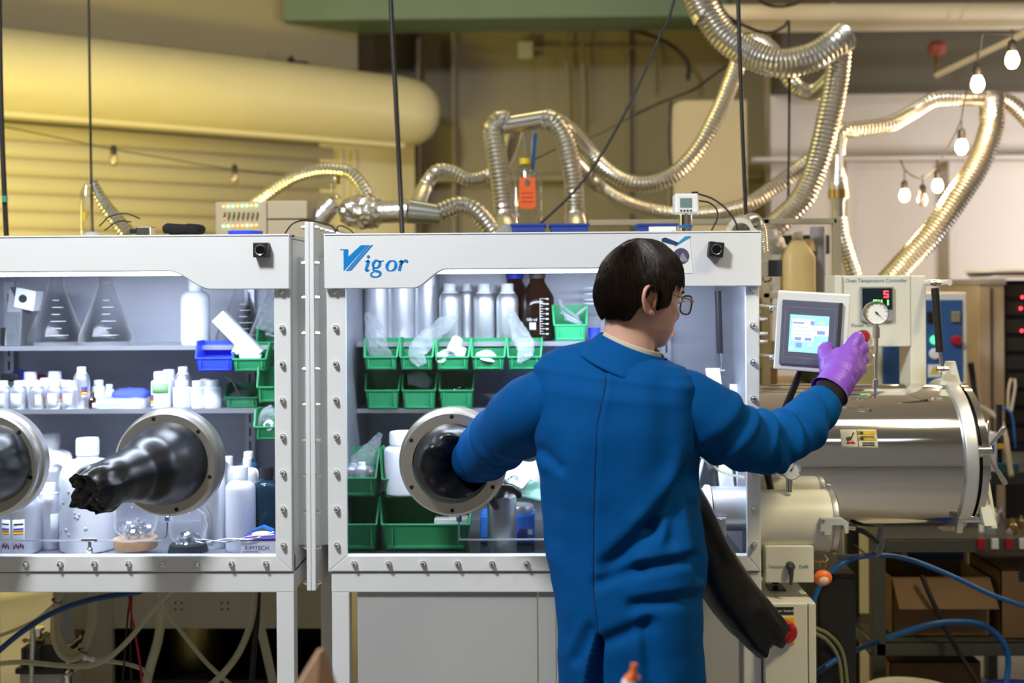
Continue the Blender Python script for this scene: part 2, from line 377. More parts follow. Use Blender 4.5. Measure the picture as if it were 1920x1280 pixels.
# unseen light panels added on the ceiling to reflect in the polished cylinder
TUBEM = pm('lit_diffuser', (1, 1, 1), 0.4, emit=(0.95, 0.98, 1.0), es=1.9)
for k, (x, y, lab) in enumerate(((-1.9, -1.4, 'added ceiling light panel above the flask glovebox'), (1.6, -1.5, 'added ceiling light panel above the person'), (0.4, -3.0, 'added ceiling light panel behind the camera'), (2.2, -4.8, 'added ceiling light panel near the front wall'), (3.2, -1.0, 'added ceiling light panel above the polished cylinder'))):
    t = thing('added_ceiling_panel', lab, 'light', (x, y, 4.2), 'added ceiling light panels')
    m = MB(); m.box(x-0.72, x+0.72, y-0.37, y+0.37, 4.20, 4.249); m.build('housing', WHITE, t, ang=0, bev=0.004)
    m = MB(); m.box(x-0.68, x+0.68, y-0.33, y+0.33, 4.185, 4.202); m.build('diffuser', TUBEM, t, ang=0, bev=0.003)
# ------------------------------------------------------------------ glove boxes
DEP = 0.70
ZT = az(437, 0, 1000); ZB = az(1072, 0, 700); ZW = az(1040, 0, 700); ZF = 0.918
ZH = az(541, 0, 700); ZC = az(505, 0, 900)
XL1 = ax(549, 0); XL0 = XL1 - 1.20; XR0 = ax(613, 0); XR1 = ax(1425, 0)
mbolt = MB(); mbolt.lathe([(0.0, -0.017), (0.0045, -0.0165), (0.0065, -0.013), (0.0065, -0.006), (0.0085, -0.0055), (0.0085, 0.0)], axis=(0, 1, 0), n=12)
PORTY = -0.028
def glovebox(x0, x1, label, ports, il, ir):
    g = thing('glovebox', label, 'glovebox', ((x0+x1)/2, DEP/2, ZB))
    wl, wr = x0 + il, x1 - ir
    # outer white casing
    for nm, a in (('side_casing', (x0, x0+0.006, 0.004, DEP, ZB, ZT-0.01)), ('side_casing', (x1-0.006, x1, 0.004, DEP, ZB, ZT-0.01)), ('top_casing', (x0, x1, 0.0, DEP, ZT-0.012, ZT)),
                  ('bottom_casing', (x0, x1, 0.021, DEP, ZB, ZB+0.004)), ('back_casing', (x0, x1, DEP-0.006, DEP, ZB, ZT-0.01))):
        m = MB(); m.box(*a); m.build(nm, WHITE, g, ang=0)
    # brushed liner
    for nm, a in (('back_liner', (x0+0.02, x1-0.02, DEP-0.03, DEP-0.02, ZF, ZT-0.02)), ('side_liner', (x0+0.012, x0+0.02, 0.012, DEP-0.02, ZF, ZT-0.02)),
                  ('side_liner', (x1-0.02, x1-0.012, 0.012, DEP-0.02, ZF, ZT-0.02)), ('floor_liner', (x0+0.012, x1-0.012, 0.012, DEP-0.02, ZF-0.006, ZF)),
                  ('top_liner', (x0+0.012, x1-0.012, 0.03, DEP-0.02, ZT-0.03, ZT-0.02))):
        m = MB(); m.box(*a); m.build(nm, STEELB if nm != 'floor_liner' or x0 < -1 else pm('dark_floor_liner', (0.035, 0.05, 0.05), 0.12, 0.4, var=0.3, vs=20), g, ang=0)
    # header with the lowered middle cut out
    L0, L1 = 0.245, 0.335
    pl = [(x0, ZH), (x0, ZT), (x1, ZT), (x1, ZH)]
    def ease(xa, xb, za, zb):
        out = []
        for j in range(13):
            t = j/12; e = t*t*(3-2*t); out.append((xa + (xb-xa)*t, za + (zb-za)*e))
        return out
    pl += ease(x1 - L0 + 0.03, x1 - L1 + 0.0, ZH, ZC) + ease(x0 + L1, x0 + L0, ZC, ZH)
    m = MB(); m.prism(pl, -0.036, -0.006); h = m.build('header_panel', WHITE, g, ang=30, bev=0.003)
    m = MB(); m.box(x0, x1, -0.036, 0.03, ZT-0.006, ZT+0.001); m.build('header_top', WHITE, g, ang=0, bev=0.001)
    # window frame strips, mitred
    def strip(poly): m = MB(); m.prism(poly, -0.010, 0.002); m.build('frame_strip', WHITE, g, ang=0, bev=0.0025)
    o = 0.003; b = ZB + 0.004
    strip([(x0+o, b), (x1-o, b), (wr, ZW), (wl, ZW)])
    strip([(x0+o, b), (wl, ZW), (wl, ZT-0.05), (x0+o, ZT-0.05)])
    strip([(x1-o, b), (x1-o, ZT-0.05), (wr, ZT-0.05), (wr, ZW)])
    m = MB(); m.box(x0, x1, 0.0, 0.02, ZB-0.0, ZW+0.0); m.build('lower_lip', WHITE, g, ang=0, bev=0.002)
    m = MB(); m.box(wl-0.01, wr+0.01, 0.003, 0.010, ZW-0.01, ZT-0.05); m.build('window_pane', PANE, g, ang=0)
    first = mbolt.build('bolt', CHROME, g, local=True); bx = [(x0 + il*0.5, z) for z in zs_bolts(x0)] + [(x1 - ir*0.52, z) for z in zs_bolts(x0)]
    nb = 12; zb = (ZB + ZW) / 2 + 0.002
    bx += [(x0 + 0.075 + (x1 - x0 - 0.15) * k / (nb-1), zb) for k in range(nb)]
    for i, (x, z) in enumerate(bx):
        c = first if i == 0 else child_copy(first, g, (0, 0, 0))
        c.location = Vector((x, -0.010, z)) - ORG[g.name]
    # glove port rings
    for (px, py) in ports:
        c = at(px, py, PORTY)
        m = MB(); m.lathe([(0.108, -0.030), (0.136, -0.030), (0.141, -0.026), (0.141, 0.0), (0.148, 0.004), (0.150, 0.030), (0.108, 0.030), (0.106, -0.02), (0.108, -0.030)], c, (0, 1, 0), n=56, caps=False)
        r = m.build('port_ring', ALUS, g)
        for k in range(6):
            a = radians(90 + 60*k + (14 if x0 < -1 else 0)); m = MB()
            m.cyl((c.x + 0.127*cos(a), c.y - 0.0305, c.z + 0.127*sin(a)), (c.x + 0.127*cos(a), c.y - 0.026, c.z + 0.127*sin(a)), 0.0058, n=12); m.build('screw_hole', BLACK, r)
    return g
def zs_bolts(x0):
    z0 = az(1020, 0, 700); z1 = az(546, 0, 700); return [z0 + (z1 - z0) * k / 7 for k in range(8)]
GL = glovebox(XL0, XL1, 'white glovebox with flasks and bottles inside, at the roller shutter side', [(316, 867), (-16, 868)], 0.050, 0.049)
GR = glovebox(XR0, XR1, 'white glovebox lettered with a blue name, full of green bins, before the person', [(849, 866), (1188, 866)], 0.055, 0.040)
# shelves and slotted uprights
def shelf(g, x0, x1, z, y0=0.40, y1=DEP-0.03):
    m = MB(); m.box(x0, x1, y0, y1, z-0.004, z); m.box(x0, x1, y0-0.002, y0+0.002, z-0.014, z); m.build('shelf', SHELFM, g, ang=0)
Z1 = az(647, 0.42, 300); Z2 = az(765, 0.42, 300)
shelf(GL, XL0+0.03, XL1-0.035, Z1); shelf(GL, XL0+0.03, XL1-0.035, Z2)
ZR1 = az(640, 0.42, 900); ZR2 = az(764, 0.42, 800)
shelf(GR, ax(666, 0.42), ax(1180, 0.42), ZR1); shelf(GR, ax(668, 0.42), ax(1180, 0.42), ZR2)
SLOT = pm('slot_dark', (0.02, 0.02, 0.025), 0.6)
for g, px, Y in ((GL, 20, 0.655), (GR, 684, 0.655), (GR, 1249, 0.655), (GL, 470, 0.655)):
    x = ax(px, Y); m = MB(); m.box(x-0.016, x+0.016, Y-0.012, Y+0.015, ZF, ZT-0.12); u = m.build('shelf_upright', STEEL, g, ang=0)
    for k in range(16):
        z = ZF + 0.06 + k*0.045; m = MB(); m.box(x-0.003, x+0.003, Y-0.0135, Y-0.0115, z, z+0.028); m.build('slot', SLOT, u, ang=0)
# light bars tucked behind the headers
LEDM = pm('led_diffuser', (1, 1, 1), 0.5, var=0.0, emit=(0.93, 0.96, 1.0), es=7.0)
for g, xa, xb, lab in ((GL, XL0+0.12, XL1-0.10, 'long white light bar under the roof of the glovebox with flasks'), (GR, XR0+0.10, XR1-0.08, 'long white light bar under the roof of the glovebox with green bins')):
    t = thing('light_bar', lab, 'light', ((xa+xb)/2, 0.075, ZC-0.02), 'glovebox light bars')
    zc = ZC - 0.004
    m = MB(); m.box(xa, xb, 0.045, 0.105, zc+0.012, zc+0.03); m.build('housing', WHITE, t, ang=0, bev=0.004)
    m = MB(); m.box(xa+0.01, xb-0.01, 0.05, 0.10, zc-0.006, zc+0.013); m.build('diffuser', LEDM, t, ang=0, bev=0.004)
    l = area('light_bar_glow', ((xa+xb)/2, 0.075, zc-0.012), ((xa+xb)/2, 0.22, ZF), xb-xa-0.04, 0.05, 13, (0.70, 0.80, 1.0), 170)
# stands
def leg_frame(name, label, x0, x1, panels):
    s = thing(name, label, 'stand', ((x0+x1)/2, 0.35, 0)); zt = ZB - 0.002; zb2 = az(1110, 0, 700); t = 0.050
    m = MB(); m.box(x0, x1, -0.002, t-0.002, zb2, zt); m.build('top_beam', WHITE, s, ang=0, bev=0.003)
    m = MB(); m.box(x0, x1, DEP-t, DEP, zb2, zt); m.build('top_beam', WHITE, s, ang=0, bev=0.003)
    for x in (x0, x1-t):
        m = MB(); m.box(x, x+t, t-0.002, DEP-t, zb2, zt); m.build('side_beam', WHITE, s, ang=0, bev=0.003)
        for y in (-0.001, DEP-t):
            m = MB(); m.box(x+0.0005, x+t-0.0005, y, y+t-0.002, 0.0, zb2+0.002); m.build('leg', WHITE, s, ang=0, bev=0.003)
    for a in panels:
        m = MB(); m.box(*a); m.build('panel', PANELG, s, ang=0, bev=0.002)
    return s
leg_frame('glovebox_stand', 'open white tube stand with hoses behind it under the flask glovebox', XL0, XL1, [])
zb2 = az(1110, 0, 700); xa = ax(619, 0); xp = [ax(667, 0.01), ax(1006, 0.01), ax(1040, 0.01), ax(1388, 0.01)]
leg_frame('glovebox_stand', 'white stand closed with grey metal panels behind the blue coat', xa, XR1, [(xp[0], xp[1]-0.002, 0.012, 0.024, 0.06, zb2-0.003), (xp[1]+0.001, xp[2]-0.001, 0.012, 0.024, 0.06, zb2-0.003), (xp[2]+0.001, xp[3]-0.001, 0.012, 0.024, 0.06, zb2-0.003)])
# connecting flange
fl = thing('connecting_flange', 'pair of tall white flange plates bolted between the two gloveboxes', 'flange', (ax(581, 0), 0.34, az(1107, 0, 600)))
xf = [ax(573, 0), ax(581.5, 0), ax(590, 0)]; zf0, zf1 = az(1107, 0, 600), az(416, 0, 600)
for a, b in ((xf[0], xf[1]-0.0004), (xf[1]+0.0004, xf[2])):
    m = MB(); m.box(a, b, -0.002, 0.66, zf0, zf1); m.build('plate', WHITE, fl, ang=0, bev=0.002)
mb2 = MB(); mb2.lathe([(0.0035, -0.012), (0.0045, -0.011), (0.0045, -0.007), (0.007, -0.007), (0.007, 0.0)], axis=(1, 0, 0), n=8)
bl = mb2.build('bolt', CHROME, fl, local=True)
mb3 = MB(); mb3.lathe([(0.007, 0.0), (0.007, 0.007), (0.0045, 0.007), (0.0045, 0.013), (0.003, 0.014)], axis=(1, 0, 0), n=8)
br = mb3.build('bolt', CHROME, fl, local=True); k0 = True
pos = [(0.012, az(py, 0.0, 590)) for py in (426, 493, 558, 625, 692, 759, 826, 893, 960, 1027, 1094)] + [(0.012 + 0.075*k, zf1 - 0.016) for k in range(1, 9)]
for (y, z) in pos:
    for src, x in ((bl, xf[0]), (br, xf[2])):
        c = src if k0 else child_copy(src, fl, (0, 0, 0)); c.location = Vector((x, y, z)) - ORG[fl.name]
    k0 = False
# collars that join each box to its flange
for a, b in ((XL1-0.004, xf[0]), (xf[2], XR0+0.004)):
    m = MB(); m.box(a, b, 0.07, 0.62, ZB+0.06, ZT-0.06); m.build('collar', WHITE, fl, ang=0)
# ------------------------------------------------------------------ vessels
def patch(parent, name, mat, c, r, a0, a1, z0, z1, n=10):
    m = MB(); c = Vector(c)
    m.grid(lambda u, v: c + Vector((r*cos(radians(a0 + (a1-a0)*u)), r*sin(radians(a0 + (a1-a0)*u)), z0 + (z1-z0)*v)), n, 2)
    return m.build(name, mat, parent, solid=0.0006)
def ribcap(m, c, r, h, n=36):
    """screw cap with ribbed skirt"""
    c = Vector(c); k = len(m.v)
    prof = [(1.0, 0), (1.0, 0.82), (0.93, 0.97), (0.6, 1.0), (0.0, 1.0)]
    for i, (q, t) in enumerate(prof):
        for j in range(n):
            a = 2*pi*j/n; rr = r*q*(0.965 if (i < 2 and j % 2) else 1.0)
            m.v.append(c + Vector((rr*cos(a), rr*sin(a), h*t)))
    for i in range(len(prof)-1):
        for j in range(n):
            j2 = (j+1) % n; m.f.append((k+i*n+j, k+i*n+j2, k+(i+1)*n+j2, k+(i+1)*n+j))
    m.f.append(tuple(k + j for j in reversed(range(n))))
    return m
HAZ = [((0.03, 0.15, 0.55), 'hazard_blue'), ((0.6, 0.03, 0.05), 'hazard_red'), ((0.8, 0.65, 0.05), 'hazard_yellow'), ((0.85, 0.85, 0.85), 'hazard_white')]
HAZM = [pm(n, c, 0.5, var=0.02) for c, n in HAZ]
def bottle(kind, label, px, Y, zb, wpx, top, name=None, cat='bottle', group=None, haz=None, wrap=None, mat=None, capmat=None, mark=None):
    s = S(Y); r = wpx / 2 * s; c = Vector((ax(px, Y, top), Y, zb)); H = az(top, Y, px) - zb
    nm = {'alu': 'aluminium_bottle', 'jar': 'plastic_jar', 'narrow': 'plastic_bottle', 'jug': 'plastic_jug', 'amber': 'amber_bottle', 'gas': 'steel_canister', 'vial': 'amber_vial'}[kind]
    t = thing(name or nm, label, cat, c, group)
    m = MB(); cap = MB()
    if kind == 'alu':
        ch = min(0.22*H, 0.95*r); sh = min(0.8*r, 0.2*H); hb = H - ch - sh*0.85
        pr = [(0.0, 0.004), (r*0.9, 0.0), (r, 0.006), (r, hb)] + [(r*(0.50 + 0.5*cos(a)), hb + sh*sin(a)) for a in (0.25, 0.5, 0.8, 1.1, 1.35)] + [(r*0.45, hb+sh), (r*0.42, hb+sh+ch*0.2)]
        m.lathe(pr, c, n=32); b = m.build('body', mat or ALU, t)
        cap.lathe([(r*0.70, 0), (r*0.72, ch*0.12), (r*0.60, ch*0.22), (r*0.60, ch*0.30)], c + Vector((0, 0, H-ch)), n=24)
        ribcap(cap, c + Vector((0, 0, H-ch*0.72)), r*0.56, ch*0.72); cap.build('cap', capmat or CAPW, t)
    elif kind in ('jar', 'narrow', 'jug'):
        cq = {'jar': 0.74, 'narrow': 0.50, 'jug': 0.42}[kind]; ch = {'jar': 0.20, 'narrow': 0.17, 'jug': 0.20}[kind] * H
        ch = min(ch, 1.5*r*cq); sh = {'jar': 0.25, 'narrow': 0.6, 'jug': 0.75}[kind] * r; nk = 0.035*H; hb = H - ch - sh - nk
        pr = [(0.0, 0.004), (r*0.88, 0.0), (r*0.97, 0.004), (r, 0.014), (r, hb)] + [(r*(cq*0.94) + r*(1-cq*0.94)*cos(a), hb + sh*sin(a)) for a in (0.3, 0.6, 0.9, 1.2, 1.45)] + [(r*cq*0.92, hb+sh), (r*cq*0.92, hb+sh+nk+0.002)]
        m.lathe(pr, c, n=32); b = m.build('body', mat or HDPE, t)
        ribcap(cap, c + Vector((0, 0, H-ch)), r*cq, ch); cap.build('cap', capmat or CAPW, t)
        if kind == 'jug':
            h = MB(); z = c.z + hb
            h.tube(cr([(c.x + r*0.45, c.y - r*0.05, z + sh*0.75), (c.x + r*0.85, c.y - r*0.05, z + sh*0.8), (c.x + r*0.98, c.y - r*0.05, z + sh*0.2), (c.x + r*0.95, c.y - r*0.05, z - sh*0.5)], 0.01), r*0.10, 10); h.build('handle', mat or HDPE, t)
    elif kind in ('amber', 'vial'):
        cq = 0.42; ch = 0.12*H if kind == 'amber' else 0.2*H; sh = 0.95*r; nk = 0.05*H; hb = H - ch - sh - nk
        pr = [(0.0, 0.004), (r*0.9, 0.0), (r, 0.008), (r, hb), (r*0.96, hb+sh*0.12), (r*0.62, hb+sh*0.72), (r*0.46, hb+sh), (r*0.44, hb+sh+nk), (r*0.48, hb+sh+nk+0.003)]
        m.lathe(pr, c, n=32, caps=False); b = m.build('body', mat or AMBER, t)
        ribcap(cap, c + Vector((0, 0, H-ch)), r*0.50, ch); cap.build('cap', capmat or BLUEB, t)
    elif kind == 'gas':
        hb = H - r*0.7
        pr = [(0.0, 0.004), (r*0.93, 0.0), (r, 0.010), (r, hb)] + [(r*(0.3+0.7*cos(a)), hb + r*0.62*sin(a)) for a in (0.3, 0.6, 0.9, 1.2, 1.45)] + [(r*0.28, hb+r*0.62), (r*0.28, H)]
        m.lathe(pr, c, n=36); b = m.build('body', mat or ALU, t)
        cap.lathe([(r*0.34, 0), (r*0.34, 0.02), (r*0.30, 0.03), (0.0, 0.031)], c + Vector((0, 0, H-0.02)), n=20); cap.build('cap', capmat or CAPW, t)
    if wrap:
        a0, a1, z0, z1, wm = wrap; patch(t, 'wrap_label', wm, c, r*1.006 + 0.0004, a0, a1, H*z0, H*z1)
    if haz:
        a0, a1, z0, z1 = haz; n = 4
        for k in range(n):
            zz1 = z1 - (z1-z0)*k/n; zz0 = z1 - (z1-z0)*(k+1)/n
            patch(t, 'hazard_square', HAZM[k], c, r*1.012 + 0.0008, a0, a1, H*zz0 + 0.0004, H*zz1, 4)
    return t, c, r, H
def flask(label, px, Y, zb, wpx, top, group='glass flasks on the top shelf', neck=0.28):
    s = S(Y); r = wpx/2*s; c = Vector((ax(px, Y, top), Y, zb)); H = az(top, Y, px) - zb
    t = thing('conical_flask', label, 'flask', c, group)
    pr = [(0.0, 0.003), (r*0.90, 0.0), (r*0.98, 0.006), (r, 0.016), (r*0.97, 0.03), (r*neck*1.06, H*0.84), (r*neck, H*0.88), (r*neck, H*0.97), (r*neck*1.18, H), (r*neck*1.1, H), (r*neck*0.92, H*0.97), (r*neck*0.93, H*0.87), (r*neck*1.0, H*0.83), (r*0.945, 0.03), (r*0.96, 0.016), (r*0.9, 0.006), (0.0, 0.007)]
    m = MB(); m.lathe(pr, c, n=40, caps=False); b = m.build('body', GLASS, t)
    for k in range(6):
        z = H*(0.14 + 0.10*k); rr = r*(0.97 + (neck*1.06-0.97)*(z-0.03)/(H*0.84-0.03)) + 0.0008
        patch(b, 'graduation_mark', PAPER, c, rr, -82, -82 + (26 if k % 2 else 40), z, z+0.002, 5)
    return t
def bin_box(label, px, ptop, Y, wpx, hpx, depth, group, mat=GREEN, name='storage_bin', z=None, front=0.45):
    """open-front stacking bin: sloped side cheeks, low front wall, rim and a label slot"""
    s = S(Y); w2 = wpx/2*s; x = ax(px, Y, ptop); zt = az(ptop, Y, px); h = hpx*s
    z0 = zt - h if z is None else z
    h = zt - z0; t = thing(name, label, 'storage bin', (x, Y + depth/2, z0), group)
    th = 0.003; ti = 0.86
    def X(sg, k): return x + sg*w2*(ti + (1-ti)*k)
    m = MB(); y0, y1 = Y, Y + depth; zf = z0 + h*front
    # outer shell: side cheeks as sloped panels
    for sg in (-1, 1):
        P = [(y0 + 0.012, 0.0), (y0, front), (y0 + depth*0.32, 1.0), (y1, 1.0), (y1, 0.0)]
        vs = [(X(sg, k), yy, z0 + h*k) for yy, k in P] + [(X(sg, k) - sg*th, yy, z0 + h*k) for yy, k in P]
        m.add(vs, [tuple(range(5)), tuple(range(9, 4, -1))] + [(i, 5+i, 5+(i+1) % 5, (i+1) % 5) for i in range(5)])
    def slab(ya, yb, ka, kb):
        m.add([(X(-1, ka), ya, z0+h*ka), (X(1, ka), ya, z0+h*ka), (X(1, kb), yb, z0+h*kb), (X(-1, kb), yb, z0+h*kb),
               (X(-1, ka), ya+th, z0+h*ka), (X(1, ka), ya+th, z0+h*ka), (X(1, kb), yb+th, z0+h*kb), (X(-1, kb), yb+th, z0+h*kb)],
              [(0,1,2,3),(7,6,5,4),(0,4,5,1),(1,5,6,2),(2,6,7,3),(3,7,4,0)])
    slab(y0+0.012, y0, 0.0, front); slab(y1-th, y1-th, 0.0, 1.0)
    m.box(X(-1, 0), X(1, 0), y0+0.012, y1, z0, z0+th)
    b = m.build('body', mat, t, ang=20)
    r = MB()
    for sg in (-1, 1):
        P = [Vector((X(sg, front), y0, z0+h*front)), Vector((X(sg, 1.0), y0+depth*0.32, z0+h)), Vector((X(sg, 1.0), y1, z0+h))]
        r.tube(P, 0.0035, 6)
    r.tube([(X(-1, front), y0, zf), (X(1, front), y0, zf)], 0.0035, 6)
    r.build('rim', mat, t)
    r = MB(); kq = 0.12
    for xx in (x - w2*0.70, x + w2*0.70): r.box(xx-0.0015, xx+0.0015, y0-0.002, y0+0.010, z0+h*kq, zf-0.004)
    r.box(x-w2*0.80, x+w2*0.80, y0+0.004, y0+0.013, z0+h*0.05, z0+h*0.10); r.build('label_slot', mat, t, ang=0)
    return t, Vector((x, Y, z0)), w2, h
def bag(label, pts, widths, name='plastic_bag', cat='bag', thick=0.25, seed=0, group=None):
    """crumpled clear film bag along a path; widths in metres"""
    P = cr(pts, 0.005); n = len(P); m = MB(); k = 30
    W = [lerp_tab([(i/(len(widths)-1), w_) for i, w_ in enumerate(widths)], j/(n-1))[0] for j in range(n)]
    def fn(u, v):
        i = min(n-1, int(round(u*(n-1)))); a = 2*pi*v; T = (P[min(i+1, n-1)] - P[max(i-1, 0)]).normalized()
        side = T.cross(Vector((0, 1, 0))).normalized(); q = P[i]
        rr = W[i]*(1 + 0.24*noise.noise(q*38 + Vector((cos(a)*1.3, sin(a)*1.3, seed))) + 0.14*noise.noise(q*95 + Vector((cos(a)*2.6, sin(a)*2.6, seed))))
        return q + side*cos(a)*rr + Vector((0, 1, 0))*sin(a)*(rr*thick + 0.008*noise.noise(q*55 + Vector((cos(a)*2, seed, 0))) + 0.004*abs(noise.noise(q*120 + Vector((cos(a)*4, sin(a)*4, seed)))))
    m.grid(fn, n, k, False, True)
    return tag(m.build(name, BAG, ang=16), label, cat, group)

# ------------------------------------------------------------------ inside the flask glovebox: top shelf
flask('conical glass flask between the camera gadget and the second flask', 105, 0.50, Z1, 102, 517)
flask('conical glass flask on the shelf left of the empty steel wall', 198, 0.50, Z1, 100, 517)
flask('conical glass flask behind the tilted white box', 452, 0.55, Z1, 96, 530)
flask('conical glass flask half hidden by the frame above the green bins', 512, 0.52, Z1, 92, 535)
t, c, r, H = bottle('narrow', 'milky plastic bottle standing alone on the top shelf between flasks', 366, 0.46, Z1, 54, 521)
# camera-like gadget with steel cheeks
q = at(36, 640, 0.44); g = thing('camera_gadget', 'small grey boxy camera device in a clear case left of the flasks', 'device', (q.x, 0.46, Z1))
W = S(0.44)
m = MB(); m.prism([(q.x-26*W, Z1), (q.x+4*W, Z1), (q.x+8*W, Z1+70*W), (q.x-16*W, Z1+112*W)], 0.43, 0.50); m.build('side_cheek', GREYP, g, ang=0, bev=0.002)
m = MB(); m.obox((q.x+16*W, 0.45, Z1+88*W), (19*W, 0, -4*W), (0, 0.03, 0), (3*W, 0, 19*W)); m.build('head', HDPEW, g, ang=0, bev=0.003)
m = MB(); m.cyl((q.x+13*W, 0.418, Z1+89*W), (q.x+13*W, 0.425, Z1+89*W), 0.013, n=20); m.build('lens', BLACK, g)
m = MB(); m.box(q.x-22*W, q.x+30*W, 0.43, 0.435, Z1, Z1+64*W); m.build('clear_plate', ACRY, g, ang=0)
m = MB(); m.box(q.x-34*W, q.x-24*W, 0.43, 0.52, Z1, Z1+34*W); m.build('motor_block', BLACK, g, ang=0, bev=0.003)
# tilted white box, blue and green bins hooked on the shelf edge
bin_box('blue open bin hanging on the shelf edge beside a green bin', 401, 641, 0.33, 74, 56, 0.10, 'bins at the glovebox pillar', BLUEB)
bin_box('green bin holding a tilted white box and a lying bottle', 467, 645, 0.33, 68, 52, 0.10, 'bins at the glovebox pillar', GREEN)
bin_box('green bin highest at the pillar with a bag in it', 506, 605, 0.40, 54, 68, 0.10, 'bins at the glovebox pillar', GREEN)
bin_box('green bin at the pillar below the bin with the white box', 505, 690, 0.30, 50, 66, 0.10, 'bins at the glovebox pillar', GREEN)
bin_box('green bin at the pillar with a ring part inside, below the shelf', 507, 770, 0.22, 66, 56, 0.10, 'bins at the glovebox pillar', GREEN)
bin_box('dark green bin with wires standing on the second shelf', 452, 722, 0.42, 66, 44, 0.12, 'bins at the glovebox pillar', pm('dark_green_plastic', (0.015, 0.20, 0.075), 0.45), z=Z2)
a = at(410, 592, 0.36); b = at(484, 668, 0.37); d = (b - a); dn = d.normalized(); up = Vector((dn.z, 0, -dn.x))*-1
m = MB(); m.obox((a+b)/2, d*0.5, up*0.024, (0, 0.018, 0)); tag(m.build('white_carton', HDPEW, ang=0, bev=0.003), 'long white carton leaning diagonally out of a green bin', 'box')
a = at(442, 655, 0.355); b = at(484, 676, 0.37); dn = (b-a).normalized()
t = thing('plastic_bottle', 'small milky bottle lying in the green bin under the white carton', 'bottle', a)
m = MB(); m.lathe([(0.012, -0.004), (0.013, 0.016), (0.013, 0.018), (0.024, 0.026), (0.025, 0.075), (0.02, 0.08)], a, dn); m.build('body', HDPE, t)
m = MB(); m.lathe([(0.015, -0.008), (0.016, -0.006), (0.016, 0.012)], a, dn); m.build('cap', CAPW, t)
bag('clear film bag bulging from the highest green bin at the pillar', PP([(500, 620, 0.42), (508, 585, 0.42), (514, 556, 0.43)]), [0.03, 0.036, 0.02], seed=3)
bag('crumpled clear bag in the lowest green bin at the pillar', PP([(488, 800, 0.25), (500, 780, 0.25), (516, 770, 0.26)]), [0.016, 0.022, 0.02], seed=5, thick=0.6)
q = at(504, 797, 0.225); m = MB(); m.lathe([(0.009, -0.006), (0.015, -0.006), (0.015, 0.006), (0.009, 0.006), (0.009, -0.006)], q, (0.2, 1, 0.2), caps=False); tag(m.build('white_ring', CAPW), 'small white ring part in the lowest green bin at the pillar', 'ring')
m = MB(); P = cr(PP([(420, 702, 0.42), (436, 715, 0.43), (446, 735, 0.44), (455, 745, 0.45), (440, 752, 0.45), (470, 738, 0.46)]), 0.006); m.tube(P, 0.003, 6); tag(m.build('bundled_wire', GREYP), 'thin grey wire curling into the dark green bin', 'wire')
bag('small crumpled clear bag among the wires of the dark green bin', PP([(425, 752, 0.44), (448, 742, 0.45), (466, 742, 0.46)]), [0.012, 0.02, 0.015], seed=8, thick=0.7)
# second shelf bottles
G2 = 'bottles on the second shelf'
WR = (-150, -55, 0.05, 0.55, PAPER)
def b2(kind, label, px, Y, wpx, top, **k): return bottle(kind, label, px, Y, Z2, wpx, top, group=G2, **k)
b2('alu', 'short capped bottle cut by the photo edge on the second shelf', 6, 0.43, 30, 713, wrap=WR)
b2('alu', 'short capped bottle in front of the black T-handle', 35, 0.43, 30, 713, wrap=(-140, -50, 0.05, 0.55, PAPER))
b2('alu', 'short capped bottle with a torn grey label, third of the front row', 69, 0.43, 30, 713, wrap=(-80, -40, 0.05, 0.5, PAPER))
b2('alu', 'short capped bottle, fourth of the front row, coloured squares at its side', 102, 0.43, 30, 713, wrap=(-120, -55, 0.05, 0.55, PAPER), haz=(-172, -142, 0.1, 0.55))
b2('alu', 'short capped bottle, last of the front row next to the tall one', 131, 0.43, 30, 713, wrap=(-120, -55, 0.05, 0.55, PAPER), haz=(-172, -142, 0.1, 0.55))
b2('jar', 'wide white jar behind the front row near the blue lid', 57, 0.52, 32, 696, mat=HDPEW)
b2('jar', 'wide white jar in the back row behind the fourth bottle', 103, 0.52, 33, 695, mat=HDPEW)
b2('jar', 'small white jar between the two wide back jars', 84, 0.49, 24, 708, mat=HDPEW)
b2('jar', 'small white jar behind the last front bottle', 124, 0.50, 24, 712, mat=HDPEW)
b2('alu', 'tall aluminium bottle with a flanged white cap and coloured squares', 153, 0.45, 30, 687, haz=(-70, -30, 0.25, 0.52))
b2('vial', 'tiny brown vial with dark cap in front of white jars', 173, 0.42, 15, 735, mat=AMBER, capmat=pm('brown_cap', (0.10, 0.05, 0.03), 0.5), wrap=(-70, -20, 0.05, 0.35, PAPER))
b2('jar', 'small white jar right of the tall aluminium bottle', 185, 0.50, 24, 712, mat=HDPEW)
b2('jar', 'smallest white jar beside the blue folded cloth', 205, 0.52, 18, 720, mat=HDPEW)
b2('jar', 'white bottle with a green band and coloured squares', 302, 0.43, 37, 696, mat=HDPEW, wrap=(-130, -30, 0.42, 0.68, pm('green_label', (0.30, 0.62, 0.25), 0.5)), haz=(-150, -118, 0.05, 0.38))
b2('jar', 'white jar hidden behind the green banded bottle', 317, 0.50, 30, 692, mat=HDPEW)
b2('alu', 'aluminium bottle with white flanged cap right of the green band', 343, 0.47, 32, 687)
b2('jar', 'frosted jar directly before the aluminium bottle', 341, 0.42, 33, 712)
b2('jar', 'frosted jar in the middle of the right trio', 371, 0.43, 28, 713)
b2('jar', 'frosted jar last of the trio beside the dark green bin', 399, 0.43, 32, 712)
b2('jar', 'white jar behind the frosted trio', 384, 0.52, 24, 710, mat=HDPEW)
